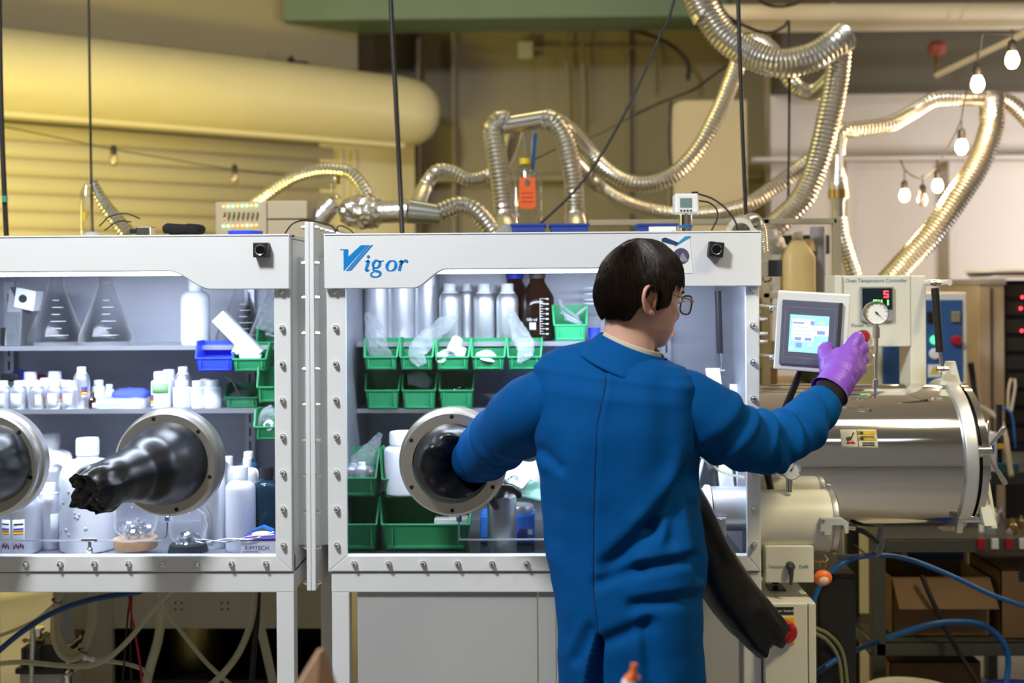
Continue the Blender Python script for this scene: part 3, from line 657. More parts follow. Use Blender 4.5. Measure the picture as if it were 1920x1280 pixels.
# T-handle, blue lid, red lid
q = at(19, 707, 0.60); t = thing('t_handle_tool', 'black T-handle on a thin rod at the slotted upright', 'tool', (q.x, 0.50, Z2)); W = S(0.5)
q = at(19, 707, 0.50); m = MB(); m.box(q.x-16*W, q.x+16*W, 0.49, 0.51, q.z-7*W, q.z+7*W); m.build('handle', BLACK, t, bev=0.004)
m = MB(); m.lathe([(0.003, Z2-q.z), (0.003, -22*W), (0.006, -20*W), (0.006, -7*W)], q); m.build('rod', DARKM, t)
q = at(36, 704, 0.56); m = MB(); m.lathe([(0.0, 0), (0.024, 0), (0.025, 0.03), (0.022, 0.036), (0.0, 0.036)], (q.x, 0.57, Z2+0.075)); m.lathe([(0.021, 0), (0.021, 0.08)], (q.x, 0.57, Z2)); tag(m.build('blue_lidded_jar', BLUEB), 'blue lidded jar peeking out behind the black T-handle', 'jar')
q = at(76, 707, 0.58); m = MB(); m.lathe([(0.0, 0), (0.017, 0), (0.018, 0.03), (0.014, 0.036), (0.0, 0.036)], (q.x, 0.58, Z2+0.06)); m.lathe([(0.016, 0), (0.016, 0.06)], (q.x, 0.58, Z2)); tag(m.build('red_lidded_jar', REDP), 'red lidded jar peeking out between white jars', 'jar')
# folded pouch with blue cloth
def lump(name, mat, label, cat, px, py, Y, wpx, hpx, dep, seed, sq=2.6, group=None, z0=None, parent=None):
    s = S(Y); c = at(px, py, Y); m = MB(); a_, b_, d_ = wpx/2*s, hpx/2*s, dep/2
    def fn(u, v):
        t = pi*u; a = 2*pi*v; p = Vector((sin(t)*cos(a), sin(t)*sin(a), cos(t)))
        e = 2/sq; p = Vector([math.copysign(abs(k)**e, k) for k in p]); q = Vector((p.x*a_, p.y*d_, p.z*b_))
        return c + q*(1 + 0.12*noise.noise(q*25 + Vector((seed, 0, 0)))) + Vector((0, 0, 0.006*noise.noise(q*60 + Vector((seed, 3, 0)))))
    m.grid(fn, 20, 32, False, True)
    o = m.build(name, mat, parent, ang=60)
    return tag(o, label, cat, group) if parent is None else o
lump('foil_pouch', pm('grey_pouch_film', (0.62, 0.63, 0.67), 0.35, 0.3, var=0.1, bump=0.2, bs=40), 'flat silvery pouch lying under the blue cloth', 'pouch', 231, 755, 0.47, 104, 22, 0.12, 4, sq=5)
lump('blue_cloth', pm('blue_cloth_fabric', (0.09, 0.13, 0.62), 0.8, var=0.1), 'folded blue cloth lying on the silvery pouch', 'cloth', 246, 739, 0.49, 70, 22, 0.10, 9, sq=3)

# ------------------------------------------------------------------ inside the flask glovebox: floor
G3 = 'containers on the glovebox floor'
def b3(kind, label, px, Y, wpx, top, **k): return bottle(kind, label, px, Y, ZF, wpx, top, group=G3, **k)
b3('jug', 'large white jug at the back between glove and printed jug', 96, 0.52, 78, 812, mat=HDPEW)
t, c, r, H = b3('jug', 'large milky jug printed with faint grey marks before the glove', 164, 0.24, 102, 820, mat=HDPE)
for k in range(14):
    a0 = random.uniform(-150, -60); z = random.uniform(0.12, 0.62)*H; patch(t, 'printed_mark', pm('faint_print', (0.50, 0.53, 0.60), 0.8, spec=0.1), c, r*1.006, a0, a0+random.uniform(4, 8), z, z+0.012, 4)
b3('gas', 'aluminium bottle at the back with its white cap below the jug', 96, 0.40, 44, 868)
b3('alu', 'aluminium bottle with a strip label before the large jug', 92, 0.26, 46, 905, wrap=(-62, -22, 0.10, 0.55, PAPER))
t, c, r, H = b3('alu', 'aluminium bottle with two coloured paper labels by the edge', 38, 0.20, 72, 900, mat=ALU)
for a0 in (-128, -88):
    patch(t, 'paper_label', PAPER, c, r*1.006+0.0005, a0, a0+33, 0.05*H, 0.50*H)
    for k, (z, cm) in enumerate(((0.36, HAZM[0]), (0.33, ORNG), (0.30, HAZM[2]))): patch(t, 'label_stripe', cm, c, r*1.012+0.001, a0+3, a0+30, (z-0.002)*H, (z+0.028)*H)
    patch(t, 'label_bar', INKK, c, r*1.012+0.001, a0+3, a0+30, 0.43*H, 0.45*H)
    for k in range(5): patch(t, 'label_diamond', pm('maroon_print', (0.10, 0.03, 0.07), 0.5), c, r*1.012+0.001, a0+2+k*6, a0+6.5+k*6, (0.10+0.02*(k % 2))*H, (0.155+0.02*(k % 2))*H, 3)
b3('alu', 'aluminium bottle cut by the photo edge behind the near glove', 8, 0.34, 62, 860)
b3('gas', 'tall aluminium bottle right of the spread glove', 404, 0.28, 54, 860)
b3('narrow', 'opaque white plastic bottle with ribbed cap in the corner', 451, 0.22, 56, 874, mat=HDPEW)
b3('narrow', 'white capped bottle behind the opaque white one', 428, 0.42, 36, 855, mat=HDPEW)
b3('narrow', 'blue bottle with a white cap in the corner back row', 466, 0.40, 36, 846, mat=pm('deep_blue_bottle', (0.02, 0.10, 0.22), 0.15))
b3('jug', 'translucent bottle with a white cap before the blue one', 464, 0.33, 40, 858)
b3('narrow', 'narrow frosted bottle half behind the tall aluminium bottle', 416, 0.44, 24, 848)
t, c, r, H = b3('narrow', 'dark blue glass bottle with blue ring beside the pillar', 500, 0.26, 50, 875, mat=pm('dark_teal_glass', (0.008, 0.035, 0.06), 0.1, var=0.3), capmat=BLACK)
# octagonal dark cap
q = at(497, 1000, 0.16); t = thing('octagon_lid_bottle', 'dark bottle with an octagonal blue rimmed lid behind the wipes box', 'bottle', (q.x, 0.17, ZF))
m = MB(); m.lathe([(0.0, 0), (0.036, 0.0), (0.038, 0.01), (0.038, 0.045), (0.030, 0.058)], (q.x, 0.17, ZF), n=8); m.build('body', pm('blue_lid', (0.02, 0.13, 0.45), 0.4), t, ang=20)
m = MB(); m.cyl((q.x, 0.125, ZF+0.05), (q.x, 0.133, ZF+0.05), 0.036, n=8); m.build('dial', DARKM, t, ang=20)
m = MB(); m.cyl((q.x, 0.128, ZF+0.05), (q.x, 0.150, ZF+0.05), 0.041, n=8); m.build('blue_rim', BLUEP, t, ang=20)
# glass bell jars
q = at(250, 1020, 0.13); t = thing('glass_bell_jar', 'glass dome full of clear shards on a round cork base', 'glassware', (q.x, 0.15, ZF))
m = MB(); m.lathe([(0.0, 0), (0.060, 0.0), (0.062, 0.004), (0.062, 0.028), (0.058, 0.030), (0.0, 0.030)], (q.x, 0.15, ZF+0.025), n=36); m.build('cork_base', WOODM, t)
m = MB(); m.lathe([(0.03, 0.0), (0.056, 0.02), (0.062, 0.05), (0.058, 0.085), (0.042, 0.112), (0.018, 0.124), (0.010, 0.132), (0.010, 0.150), (0.013, 0.152)], (q.x, 0.15, ZF+0.055), n=36, caps=False); m.build('dome', GLASS, t)
def shards(t, c, R, n, seed, h=0.03):
    rnd = random.Random(seed); m = MB()
    for k in range(n):
        a = rnd.uniform(0, 2*pi); q = R*sqrt(rnd.random()); p = Vector(c) + Vector((q*cos(a), q*sin(a), rnd.uniform(0.002, h)*(1-(q/R)**2*0.6)))
        u = Vector((rnd.uniform(-1, 1), rnd.uniform(-1, 1), rnd.uniform(-1, 1))).normalized()*rnd.uniform(0.004, 0.009); v = u.orthogonal().normalized()*rnd.uniform(0.002, 0.005); w_ = u.cross(v).normalized()*0.0012
        m.obox(p, u, v, w_)
    o = m.build('glass_shards', glassy('shard_glass', (0.95, 0.96, 0.98), 0.5, 0.15, 0.05, film=(0.9, 0.93, 1.0), fw=0.12), t, ang=0); o['kind'] = 'stuff'
shards(t, (q.x, 0.15, ZF+0.06), 0.045, 160, 1, 0.05)
q = at(347, 1020, 0.13); t = thing('round_flask', 'round glass flask with clear shards on a dark ring stand', 'glassware', (q.x, 0.16, ZF))
m = MB(); m.lathe([(0.030, 0), (0.058, 0.0), (0.052, 0.022), (0.036, 0.026), (0.030, 0)], (q.x, 0.16, ZF+0.012), n=32, caps=False); m.build('ring_stand', pm('dark_ring', (0.03, 0.035, 0.045), 0.6), t)
m = MB(); m.lathe([(0.0, 0.0), (0.028, 0.006), (0.048, 0.025), (0.056, 0.056), (0.048, 0.088), (0.028, 0.107), (0.014, 0.115), (0.013, 0.150), (0.016, 0.152)], (q.x, 0.16, ZF+0.028), n=36, caps=False); m.build('bulb', GLASS, t)
m = MB(); m.tube(cr([(q.x+0.014, 0.16, ZF+0.165), (q.x+0.05, 0.15, ZF+0.155), (q.x+0.075, 0.15, ZF+0.10), (q.x+0.06, 0.15, ZF+0.04)], 0.006), 0.005, 10); m.build('side_arm', GLASS, t)
shards(t, (q.x, 0.16, ZF+0.036), 0.034, 120, 2, 0.04)
# tissue box with print
WL = pm('carton_print', (0.62, 0.63, 0.68), 0.5, var=0.03); s_ = S(0.06)
x0, x1 = ax(449, 0.06), ax(516, 0.06); zt = az(1010, 0.06, 480); t = thing('wipes_box', 'grey and purple wipes carton lettered in purple in the corner', 'box', ((x0+x1)/2, 0.10, ZF))
m = MB(); m.box(x0, x1, 0.06, 0.15, ZF, zt); m.build('carton', WL, t, ang=0, bev=0.002)
PURP = pm('purple_print', (0.10, 0.06, 0.35), 0.5)
m = MB(); m.box(x0-0.0005, x1+0.0005, 0.0592, 0.1505, zt-0.006, zt+0.0006); m.build('purple_band', PURP, t, ang=0)
text('KIMTECH', 'lettering', PURP, t, ((x0+x1)/2-0.004, 0.0590, az(1027, 0.06, 480)), 0.0165)
for k, (a, b) in enumerate(((0.05, 0.5), (0.05, 0.62))):
    m = MB(); z = az(1034+k*3.5, 0.06, 480); m.box(x0+(x1-x0)*a, x0+(x1-x0)*b, 0.0592, 0.06, z-0.001, z+0.001); m.build('small_print', PURP, t, ang=0)
m = MB(); m.sph(((x0+x1)/2, 0.105, zt+0.004), 0.03, 0.02, 0.008); m.build('tissue', CAPW, t)
# twisted wire tongs over the carton
m = MB()
for sg in (0, pi):
    P = cr(PP([(361, 1007, 0.05), (372, 1014, 0.05), (410, 1014, 0.05), (470, 1008, 0.05), (514, 1000, 0.05)]), 0.004)
    m.tube([p + Vector((0, 0.003*cos(i*0.18+sg), 0.004*sin(i*0.18+sg))) for i, p in enumerate(P)], 0.0022, 6)
tag(m.build('twisted_wire_rod', STEEL), 'twisted steel wire rod lying across the wipes carton', 'wire')
# thin steel line with valve tee in front of the bottles
def steel_line(label, pts, fit, tee=None):
    t = thing('thin_gas_line', label, 'pipe', PP(pts[:1])[0]); m = MB(); m.tube(cr(PP(pts), 0.004), 0.0026, 8); m.build('tube', STEEL, t)
    for p in fit:
        q = at(*p); m = MB(); m.lathe([(0.006, -0.014), (0.008, -0.012), (0.008, 0.0), (0.0055, 0.002), (0.0055, 0.012)], q, n=8); m.build('fitting', CHROME, t, ang=20)
    if tee:
        q = at(*tee); m = MB(); m.cyl(q+Vector((-0.022, 0, 0)), q+Vector((0.022, 0, 0)), 0.0055, n=10); m.cyl(q, q+Vector((0, 0, -0.045)), 0.005, n=10); m.lathe([(0.009, -0.04), (0.009, -0.025), (0.006, -0.02)], q, n=8); m.lathe([(0.009, -0.065), (0.009, -0.05), (0.005, -0.045)], q, n=8); m.build('tee_valve', CHROME, t, ang=20)
steel_line('thin steel gas line with a tee valve below the spread glove', [(-60, 1014, 0.03), (160, 1013, 0.03), (290, 1013, 0.03), (306, 1010, 0.03), (313, 1000, 0.03), (314, 968, 0.03)], [(314, 968, 0.03)], (168, 1012, 0.03))
steel_line('thin steel gas line below the port the person reaches into', [(861, 965, 0.03), (861, 1004, 0.03), (865, 1010, 0.03), (875, 1011, 0.03), (1040, 1011, 0.03)], [(861, 968, 0.03)])
# ------------------------------------------------------------------ inside the green-bin glovebox
G5 = 'metal bottles on the top shelf'
def b5(kind, label, px, Y, wpx, top, **k): return bottle(kind, label, px, Y, ZR1, wpx, top, group=G5, **k)
b5('gas', 'large bright steel canister at the left end of the top shelf', 706, 0.56, 50, 470)
b5('gas', 'large bright steel canister second from the left end', 752, 0.56, 52, 470)
b5('gas', 'large bright steel canister with its round shoulder showing', 801, 0.56, 50, 500)
b5('alu', 'aluminium bottle with white cap, first beside the canisters', 843, 0.48, 40, 531)
b5('alu', 'narrow aluminium bottle squeezed in second place', 876, 0.54, 32, 531)
b5('alu', 'aluminium bottle with white cap in third place', 908, 0.48, 42, 531)
b5('alu', 'aluminium bottle mostly hidden behind the third one', 921, 0.58, 36, 533)
b5('alu', 'aluminium bottle with a bag before it beside the brown glass', 951, 0.46, 42, 531)
t, c, r, H = b5('amber', 'brown glass bottle with a blue cap at the back', 965, 0.60, 66, 507, mat=AMBER)
AMB2 = glassy('amber_glass_dark', (0.50, 0.22, 0.05), 0.35, 0.03, 0.03, film=(0.05, 0.022, 0.01), fw=0.42)
t, c, r, H = b5('amber', 'large brown graduated bottle with a white scale and blank field', 1007, 0.47, 62, 506, mat=AMB2, capmat=pm('dark_cap', (0.10, 0.07, 0.06), 0.4))
patch(t, 'blank_field', PAPER, c, r*1.006+0.0006, -118, -95, 0.16*H, 0.26*H)
for k in range(15):
    z = H*(0.10 + 0.035*k); patch(t, 'scale_mark', PAPER, c, r*1.006+0.0006, -80, -80 + (17 if k % 2 == 0 else 9), z, z+0.0018, 4)
patch(t, 'scale_line', PAPER, c, r*1.006+0.0006, -81.5, -80, 0.10*H, 0.595*H, 3)
for k in range(8): patch(t, 'scale_number', PAPER, c, r*1.006+0.0006, -60, -48, H*(0.10+0.07*k)-0.0025, H*(0.10+0.07*k)+0.0025, 4)
text('100 ml', 'lettering', PAPER, t, (c.x - 0.34*r, c.y - r*0.955, c.z + 0.30*H), 0.013, rot=(pi/2, 0, radians(-18)))
# bins
GB = 'green bins hooked along the shelf'
BX = [(713, 'green bin first of the upper row with a tall film bag'), (780, 'green bin second of the upper row with a slanting bag'), (848, 'green bin third of the upper row with white rolls'), (915, 'green bin fourth of the upper row with a white dish'), (983, 'green bin last of the upper row with a bag of white caps')]
bins = [bin_box(l, px, 636, 0.30, 66, 58, 0.11, GB, front=0.42) for px, l in BX]
BX2 = [(716, 'green bin first of the lower row, empty'), (785, 'green bin second of the lower row with crumpled film'), (855, 'green bin third of the lower row with small clear parts')]
bins2 = [bin_box(l, px, 703, 0.36, 66, 56, 0.12, GB, z=ZR2, front=0.55) for px, l in BX2]
b_, c, w2, h = bin_box('light green bin with clear tubes beside the brown bottle', 1069, 573, 0.40, 65, 66, 0.12, GB, z=ZR1+0.0, front=0.45, mat=pm('light_green_plastic', (0.05, 0.45, 0.19), 0.42))
GD = 'green bins on the glovebox floor'
bin_box('green bin on the floor stack, upper left with a bag of bottles', 668, 848, 0.20, 78, 84, 0.14, GD, front=0.42)
bin_box('wide green bin on the floor stack with a white jar', 798, 850, 0.20, 178, 84, 0.14, GD, front=0.42)
bin_box('green bin lowest on the floor beside the frame', 668, 938, 0.20, 80, 74, 0.14, GD, z=ZF+0.002, front=0.52)
bin_box('wide green bin lowest on the floor below the white jar', 797, 938, 0.20, 176, 74, 0.14, GD, z=ZF+0.002, front=0.52)
# bags
bag('tall crumpled film bag standing in the first upper bin', PP([(716, 674, 0.33), (706, 645, 0.33), (700, 615, 0.34), (688, 586, 0.35)]), [0.033, 0.030, 0.026, 0.010], seed=11, thick=0.45)
bag('slanting film bag hanging over the front of the second upper bin', PP([(792, 684, 0.285), (783, 660, 0.30), (805, 632, 0.33), (835, 606, 0.34), (860, 592, 0.35)]), [0.014, 0.030, 0.026, 0.024, 0.004], seed=13, thick=0.4)
bag('film bag of white caps hanging over the last upper bin', PP([(972, 680, 0.285), (985, 655, 0.30), (975, 628, 0.33), (960, 590, 0.36), (953, 570, 0.37)]), [0.006, 0.030, 0.026, 0.016, 0.010], seed=17, thick=0.4)
bag('crumpled film filling the second lower bin', PP([(765, 712, 0.38), (785, 712, 0.38), (806, 722, 0.39)]), [0.016, 0.026, 0.018], seed=19, thick=0.8)
bag('film bag leaning over the small bottles in the floor bin', PP([(672, 880, 0.25), (690, 852, 0.26), (708, 822, 0.28), (714, 812, 0.28)]), [0.036, 0.034, 0.018, 0.008], seed=23, thick=0.5)
# contents
for k, (px, py, l) in enumerate(((851, 650, 'white ribbed roll tilted toward the viewer in the third bin'), (831, 668, 'white roll lying at the left of the third bin'), (861, 668, 'white roll standing at the right of the third bin'))):
    q = at(px, py, 0.33); ax_ = [(-0.3, -0.7, -0.65), (-0.2, -0.95, -0.1), (0.25, 0.1, 1)][k]; m = MB(); A = Vector(ax_).normalized()
    m.lathe([(0.006, 0.028), (0.007, 0.030), (0.015, 0.030), (0.017, 0.027), (0.0175, -0.03), (0.014, -0.032), (0.0, -0.032)], q, A, n=24, caps=False); m.lathe([(0.006, 0.030), (0.006, 0.0), (0, 0.0)], q, A, n=16, caps=False)
    tag(m.build('white_roll', CAPW), l, 'roll', 'white rolls in the third bin')
q = at(913, 664, 0.33); m = MB(); m.lathe([(0.030, 0.0), (0.036, 0.002), (0.036, 0.005), (0.026, 0.014), (0.014, 0.022), (0.0, 0.023)], q + Vector((0, 0, -0.012)), (0.25, -0.25, 1), n=32); tag(m.build('white_dish', CAPW), 'white dish lying upside down in the fourth bin', 'dish')
rnd = random.Random(5)
for k in range(9):
    q = at(970 + rnd.uniform(0, 24), 678 - rnd.uniform(0, 12), 0.315 + rnd.uniform(0, 0.02)); m = MB(); m.lathe([(0.006, 0), (0.007, 0.002), (0.007, 0.009), (0.0, 0.010)], q, (rnd.uniform(-1, 1), rnd.uniform(-1, 1), 1), n=12); tag(m.build('bottle_top', CAPW), 'small white cap in the bag of the last upper bin', 'cap', 'white caps in the bag')
for k in range(10):
    q = at(838 + k*4.2, 736 - rnd.uniform(0, 4), 0.39 + rnd.uniform(-0.02, 0.03)); m = MB(); m.lathe([(0.005, 0), (0.006, 0.001), (0.006, 0.016), (0.004, 0.018)], q, (rnd.uniform(-1, 1), rnd.uniform(-1, 1), 0.5), n=10); tag(m.build('small_clear_part', glassy('part_plastic', (0.8, 0.85, 0.9), 0.7, 0.1, 0.2)), 'tiny clear part in the third lower bin', 'part', 'clear parts in the third lower bin')
for k, (a, b) in enumerate((((1049, 560, 0.43), (1062, 600, 0.44)), ((1056, 575, 0.42), (1085, 598, 0.44)), ((1052, 585, 0.44), (1090, 606, 0.43)), ((1100, 575, 0.44), (1066, 602, 0.45)), ((1060, 596, 0.43), (1096, 612, 0.44)))):
    m = MB(); m.cyl(at(*a), at(*b), 0.006, 0.0055, n=12); tag(m.build('clear_tube', glassy('tube_plastic', (0.92, 0.95, 0.97), 0.7, 0.1, 0.12, film=(0.9, 0.95, 1), fw=0.3)), 'clear plastic tube sticking out of the light green bin', 'tube', 'clear tubes in the light green bin')
# blue beaker, stacked glass dishes
q = at(1114, 620, 0.44); m = MB(); m.lathe([(0.0, 0), (0.018, 0.0), (0.016, 0.008), (0.020, 0.04), (0.019, 0.04), (0.015, 0.01), (0.0, 0.008)], (q.x, 0.44, ZR1), n=24, caps=False); tag(m.build('blue_beaker_base', BLUEB), 'small blue cup on the top shelf beside the light green bin', 'cup')
q = at(1112, 590, 0.46); m = MB()
m.lathe([(0.024, 0), (0.026, 0.06), (0.028, 0.075), (0.027, 0.076), (0.025, 0.06), (0.023, 0.0)], (q.x, 0.49, ZR1), n=24, caps=False); tag(m.build('glass_beaker', GLASS), 'glass beaker behind the blue cup', 'beaker')
for k, py in enumerate((541, 552, 563, 570)):
    q = at(1112, py, 0.50); m = MB(); m.lathe([(0.0, 0), (0.030, 0.0), (0.033, 0.005), (0.031, 0.005), (0.028, 0.002), (0.0, 0.002)], q, n=28, caps=False); tag(m.build('glass_dish', CAPW), ['topmost', 'second', 'third', 'lowest'][k] + ' of the pale dishes stacked beside the hair', 'dish', 'stacked dishes')
# second shelf right
q = at(928, 745, 0.50); m = MB(); m.lathe([(0.0, 0.0), (0.030, 0.0), (0.045, 0.016), (0.043, 0.016), (0.028, 0.003), (0.0, 0.003)], (q.x, 0.50, ZR2+0.018), n=28, caps=False); tag(m.build('grey_bowl', pm('grey_bowl_glaze', (0.45, 0.47, 0.5), 0.3)), 'shallow grey bowl on the second shelf behind the shoulder', 'bowl')
m = MB(); m.box(ax(912, 0.46), ax(960, 0.46), 0.46, 0.54, ZR2, ZR2+0.016); tag(m.build('red_tray', REDP, bev=0.002, ang=0), 'flat red tray under the grey bowl', 'tray')
m = MB(); m.box(ax(955, 0.5), ax(1000, 0.5), 0.50, 0.58, ZR2, ZR2+0.075); tag(m.build('black_case', BLACK, bev=0.004, ang=0), 'dark case on the second shelf beside the red tray', 'case')
# floor: jar in bin, small bottles, cylinder, hotplate, wipes
bottle('jar', 'frosted wide jar standing in the wide green bin', 757, 0.24, az(925, 0.24, 757), 74, 808)
for k, (px, py) in enumerate(((678, 866), (662, 868), (694, 874))):
    q = at(px, 903, 0.23); bottle('alu', ['small aluminium bottle in the middle of the floor bin', 'small aluminium bottle beside the frame in the floor bin', 'small aluminium bottle at the back of the floor bin'][k], px, 0.23 + 0.02*k, q.z, 26, py, group='small bottles in the floor bin')
for k, px in enumerate((745, 790, 690)):
    q = at(px, 985, 0.26); m = MB(); m.lathe([(0.0, 0), (0.022, 0), (0.026, 0.014), (0.014, 0.030), (0.008, 0.034), (0.0, 0.036)], (q.x, 0.27, ZF+0.03), n=20); tag(m.build('grey_stopper', GREYP), ['grey stopper in the wide lowest bin, left one', 'grey stopper in the wide lowest bin, right one', 'grey stopper in the lowest bin beside the frame'][k], 'stopper')
m = MB(); m.box(ax(812, 0.24), ax(876, 0.24), 0.24, 0.30, ZF+0.04, az(972, 0.24, 840)); tag(m.build('white_tray', CAPW, ang=0, bev=0.004), 'white tray lying in the wide lowest green bin', 'tray')
# steel cylinder held by the gloved hand
s = S(0.10); q = at(941, 1050, 0.10); zt = az(931, 0.10, 941); t = thing('metal_cylinder', 'tall bare metal cylinder gripped by the black glove', 'cylinder', (q.x, 0.12, ZF))
m = MB(); r = 27.5*s; m.lathe([(0.0, 0.0), (r*0.96, 0.0), (r, 0.004), (r, zt-ZF-0.004), (r*0.95, zt-ZF), (0.0, zt-ZF)], (q.x, 0.12, ZF), n=40); m.build('body', STEEL, t)
m = MB(); m.lathe([(r*0.4, 0.0), (r*0.4, 0.025), (r*0.33, 0.032), (0.0, 0.033)], (q.x, 0.12, zt), n=20); m.build('neck', CHROME, t)
q = at(948, 990, 0.30); t = thing('hot_plate', 'blue laboratory stirrer with round metal plate behind the cylinder', 'stirrer', (q.x, 0.34, ZF)); s = S(0.29)
x0, x1 = ax(898, 0.29), ax(1001, 0.29); z1 = az(968, 0.29, 950); z0 = ZF + 0.004
m = MB(); m.prism([(0.29, z0), (0.285, z0+0.02), (0.30, z1), (0.42, z1), (0.42, z0)], x0, x1, 'x'); m.build('housing', BLUEP, t, ang=20, bev=0.004)
m = MB(); m.lathe([(0.0, 0.0), (0.045, 0.0), (0.047, 0.004), (0.047, 0.020), (0.044, 0.024), (0.0, 0.024)], (ax(970, 0.34), 0.355, z1), n=32); m.build('plate', ALU, t)
m = MB(); m.lathe([(0.016, 0.0), (0.015, -0.014), (0.0, -0.015)], (ax(977, 0.29), 0.292, az(1002, 0.29, 970)), (0, 1, 0), n=24); m.build('dial', NAVY, t)
m = MB(); m.box(ax(988, 0.29), ax(997, 0.29), 0.283, 0.289, az(1001, 0.29), az(992, 0.29)); m.build('sticker', PAPER, t, ang=0)
m = MB(); m.box(ax(972, 0.29), ax(986, 0.29), 0.285, 0.29, az(993, 0.29), az(991, 0.29)); m.build('red_stripe', REDP, t, ang=0)
# green wrapped pack
WRAPG = pm('green_wrap', (0.40, 0.72, 0.62), 0.5, var=0.08, bump=0.1, bs=20)
a, b, c, d = PP([(945, 868, 0.26), (1080, 856, 0.28), (1080, 955, 0.20), (940, 925, 0.18)]); m = MB()
m.grid(lambda u, v: a.lerp(b, v).lerp(d.lerp(c, v), u) + Vector((0, 0.01*noise.noise(Vector((u*4, v*5, 1))), 0.012*noise.noise(Vector((u*3, v*4, 7))))), 16, 20)
tag(m.build('green_wrap_pack', WRAPG, solid=0.012), 'pale green wrapped pack beside the coat and the cylinder', 'pack')
a, b, c, d = PP([(950, 885, 0.20), (1000, 868, 0.21), (1003, 905, 0.18), (958, 915, 0.17)]); m = MB()
m.grid(lambda u, v: a.lerp(b, v).lerp(d.lerp(c, v), u) + Vector((0, 0.02*noise.noise(Vector((u*3, v*3, 4))), 0.02*noise.noise(Vector((u*3, v*3, 9))))), 12, 12)
tag(m.build('crumpled_tissue', PAPER, solid=0.002), 'crumpled white tissue on the pale green pack', 'tissue')
m = MB(); q = at(1012, 902, 0.17); m.lathe([(0.030, 0), (0.034, 0.05), (0.033, 0.05), (0.029, 0.0)], q, (0.3, 0, 1), n=24, caps=False); tag(m.build('white_cup', CAPW), 'white cup edge beside the coat on the green pack', 'cup')
# inner antechamber doors at the right wall
YA = 0.035
t = thing('inner_airlock_door', 'small airlock stub with a round white lid inside the glovebox', 'airlock', at(1360, 965, YA)); s = S(YA); zc = az(962, YA, 1360); r = 42*s
xw = XR1 - 0.02
m = MB(); m.lathe([(r*0.94, 0.0), (r, 0.0), (r, xw - ax(1338, YA)), (r*0.9, xw - ax(1338, YA))], (ax(1338, YA), YA+0.07, zc), (1, 0, 0), n=40); m.build('stub', ALU, t)
m = MB(); m.lathe([(0.0, 0.0), (r*0.9, 0.0), (r*1.07, 0.008), (r*1.07, 0.020), (0.0, 0.020)], (ax(1322, YA), YA+0.07, zc), (1, 0, 0), n=40); m.build('lid', CAPW, t)
m = MB(); m.box(ax(1318, YA), ax(1359, YA), YA-0.012, YA-0.002, az(1004, YA, 1340), az(969, YA, 1340)); br_ = m.build('latch_plate', ALU, t, ang=0, bev=0.002)
for py in (976, 998):
    m = MB(); q = at(1353, py, YA-0.012); m.lathe([(0.0, -0.004), (0.005, -0.004), (0.006, 0)], q, (0, 1, 0), n=12); m.build('screw', CHROME, br_)
YB = 0.36
t = thing('inner_chamber_hatch', 'large inner airlock hatch with lettered strap and gas strut', 'hatch', at(1345, 860, YB)); s = S(YB)
m = MB(); rr = 0.19; m.lathe([(0.0, 0.0), (rr*0.95, 0.0), (rr, 0.008), (rr, 0.018), (0.0, 0.018)], (ax(1300, YB), YB+0.16, az(850, YB)), (0.97, -0.24, 0), n=48); m.build('disc', ALU, t)
a, b = at(1336, 690, YB-0.06), at(1364, 922, YB-0.10); dd = b - a; m = MB(); sd = Vector((13*S(YB), 0, 0)); m.obox((a+b)/2, dd/2, sd, Vector((0, 0.005, 0))); m.build('strap', CAPW, t, ang=0, bev=0.002)
al = atan2(-dd.z, dd.x)
lab = text('Do Not Open Under Vacuum', 'lettering', INKB, t, (a+b)/2 + Vector((0.004, -0.008, -0.046)), 0.031, rot=(pi/2, al, 0))
a, b = at(1346, 545, YB-0.05), at(1350, 662, YB-0.05); m = MB(); m.cyl(a, b, 0.0095, n=16); m.build('strut_barrel', BLACK, t)
m = MB(); m.cyl(b, at(1352, 692, YB-0.05), 0.0045, n=10); m.build('strut_rod', CHROME, t)
m = MB(); q = at(1351, 695, YB-0.05); m.cyl(q+Vector((-0.012, 0, 0)), q+Vector((0.012, 0, 0)), 0.006, n=12); m.build('strut_pin', CHROME, t)
a, b = at(1388, 545, YB+0.1), at(1386, 675, YB+0.1); m = MB(); m.cyl(a, b, 0.008, n=16); m.build('strut_barrel', BLACK, t)
m = MB(); a, b = at(1375, 720, YB-0.1), at(1392, 960, YB-0.1); m.obox((a+b)/2, (b-a)/2, (0.010, 0, 0), (0, 0.006, 0)); m.build('arm', CAPW, t, ang=0)
m = MB(); a, b = at(1341, 850, 0.2), at(1341, 925, 0.2); m.cyl(a, b, 0.008, n=12); m.lathe([(0.010, 0), (0.010, 0.02)], a.lerp(b, .4)); m.build('hinge_post', DARKM, t)
for a, b in (((1302, 928, 0.15), (1318, 862, 0.18)), ((1296, 925, 0.16), (1300, 870, 0.2))):
    m = MB(); m.cyl(at(*a), at(*b), 0.005, n=10); m.build('link_rod', CAPW, t)
m = MB(); P = cr(PP([(1296, 838, 0.16), (1320, 860, 0.14), (1355, 885, 0.12), (1396, 895, 0.10)]), 0.01); m.tube(P, 0.004, 8); m.build('hose', PTUBE, t)
m = MB(); q = at(1333, 877, 0.13); m.lathe([(0.0, -0.008), (0.018, -0.008), (0.018, 0.008), (0.0, 0.008)], q, (1, 0, 0.3), n=8); m.build('knob', DARKM, t, ang=10)
q = at(1262, 640, 0.45); m = MB(); m.box(ax(1254, 0.6), ax(1263, 0.6), 0.60, 0.602, az(632, 0.6), az(610, 0.6)); tag(m.build('orange_tag', ORNG, ang=0), 'small orange tag on the upright behind the chin', 'tag')
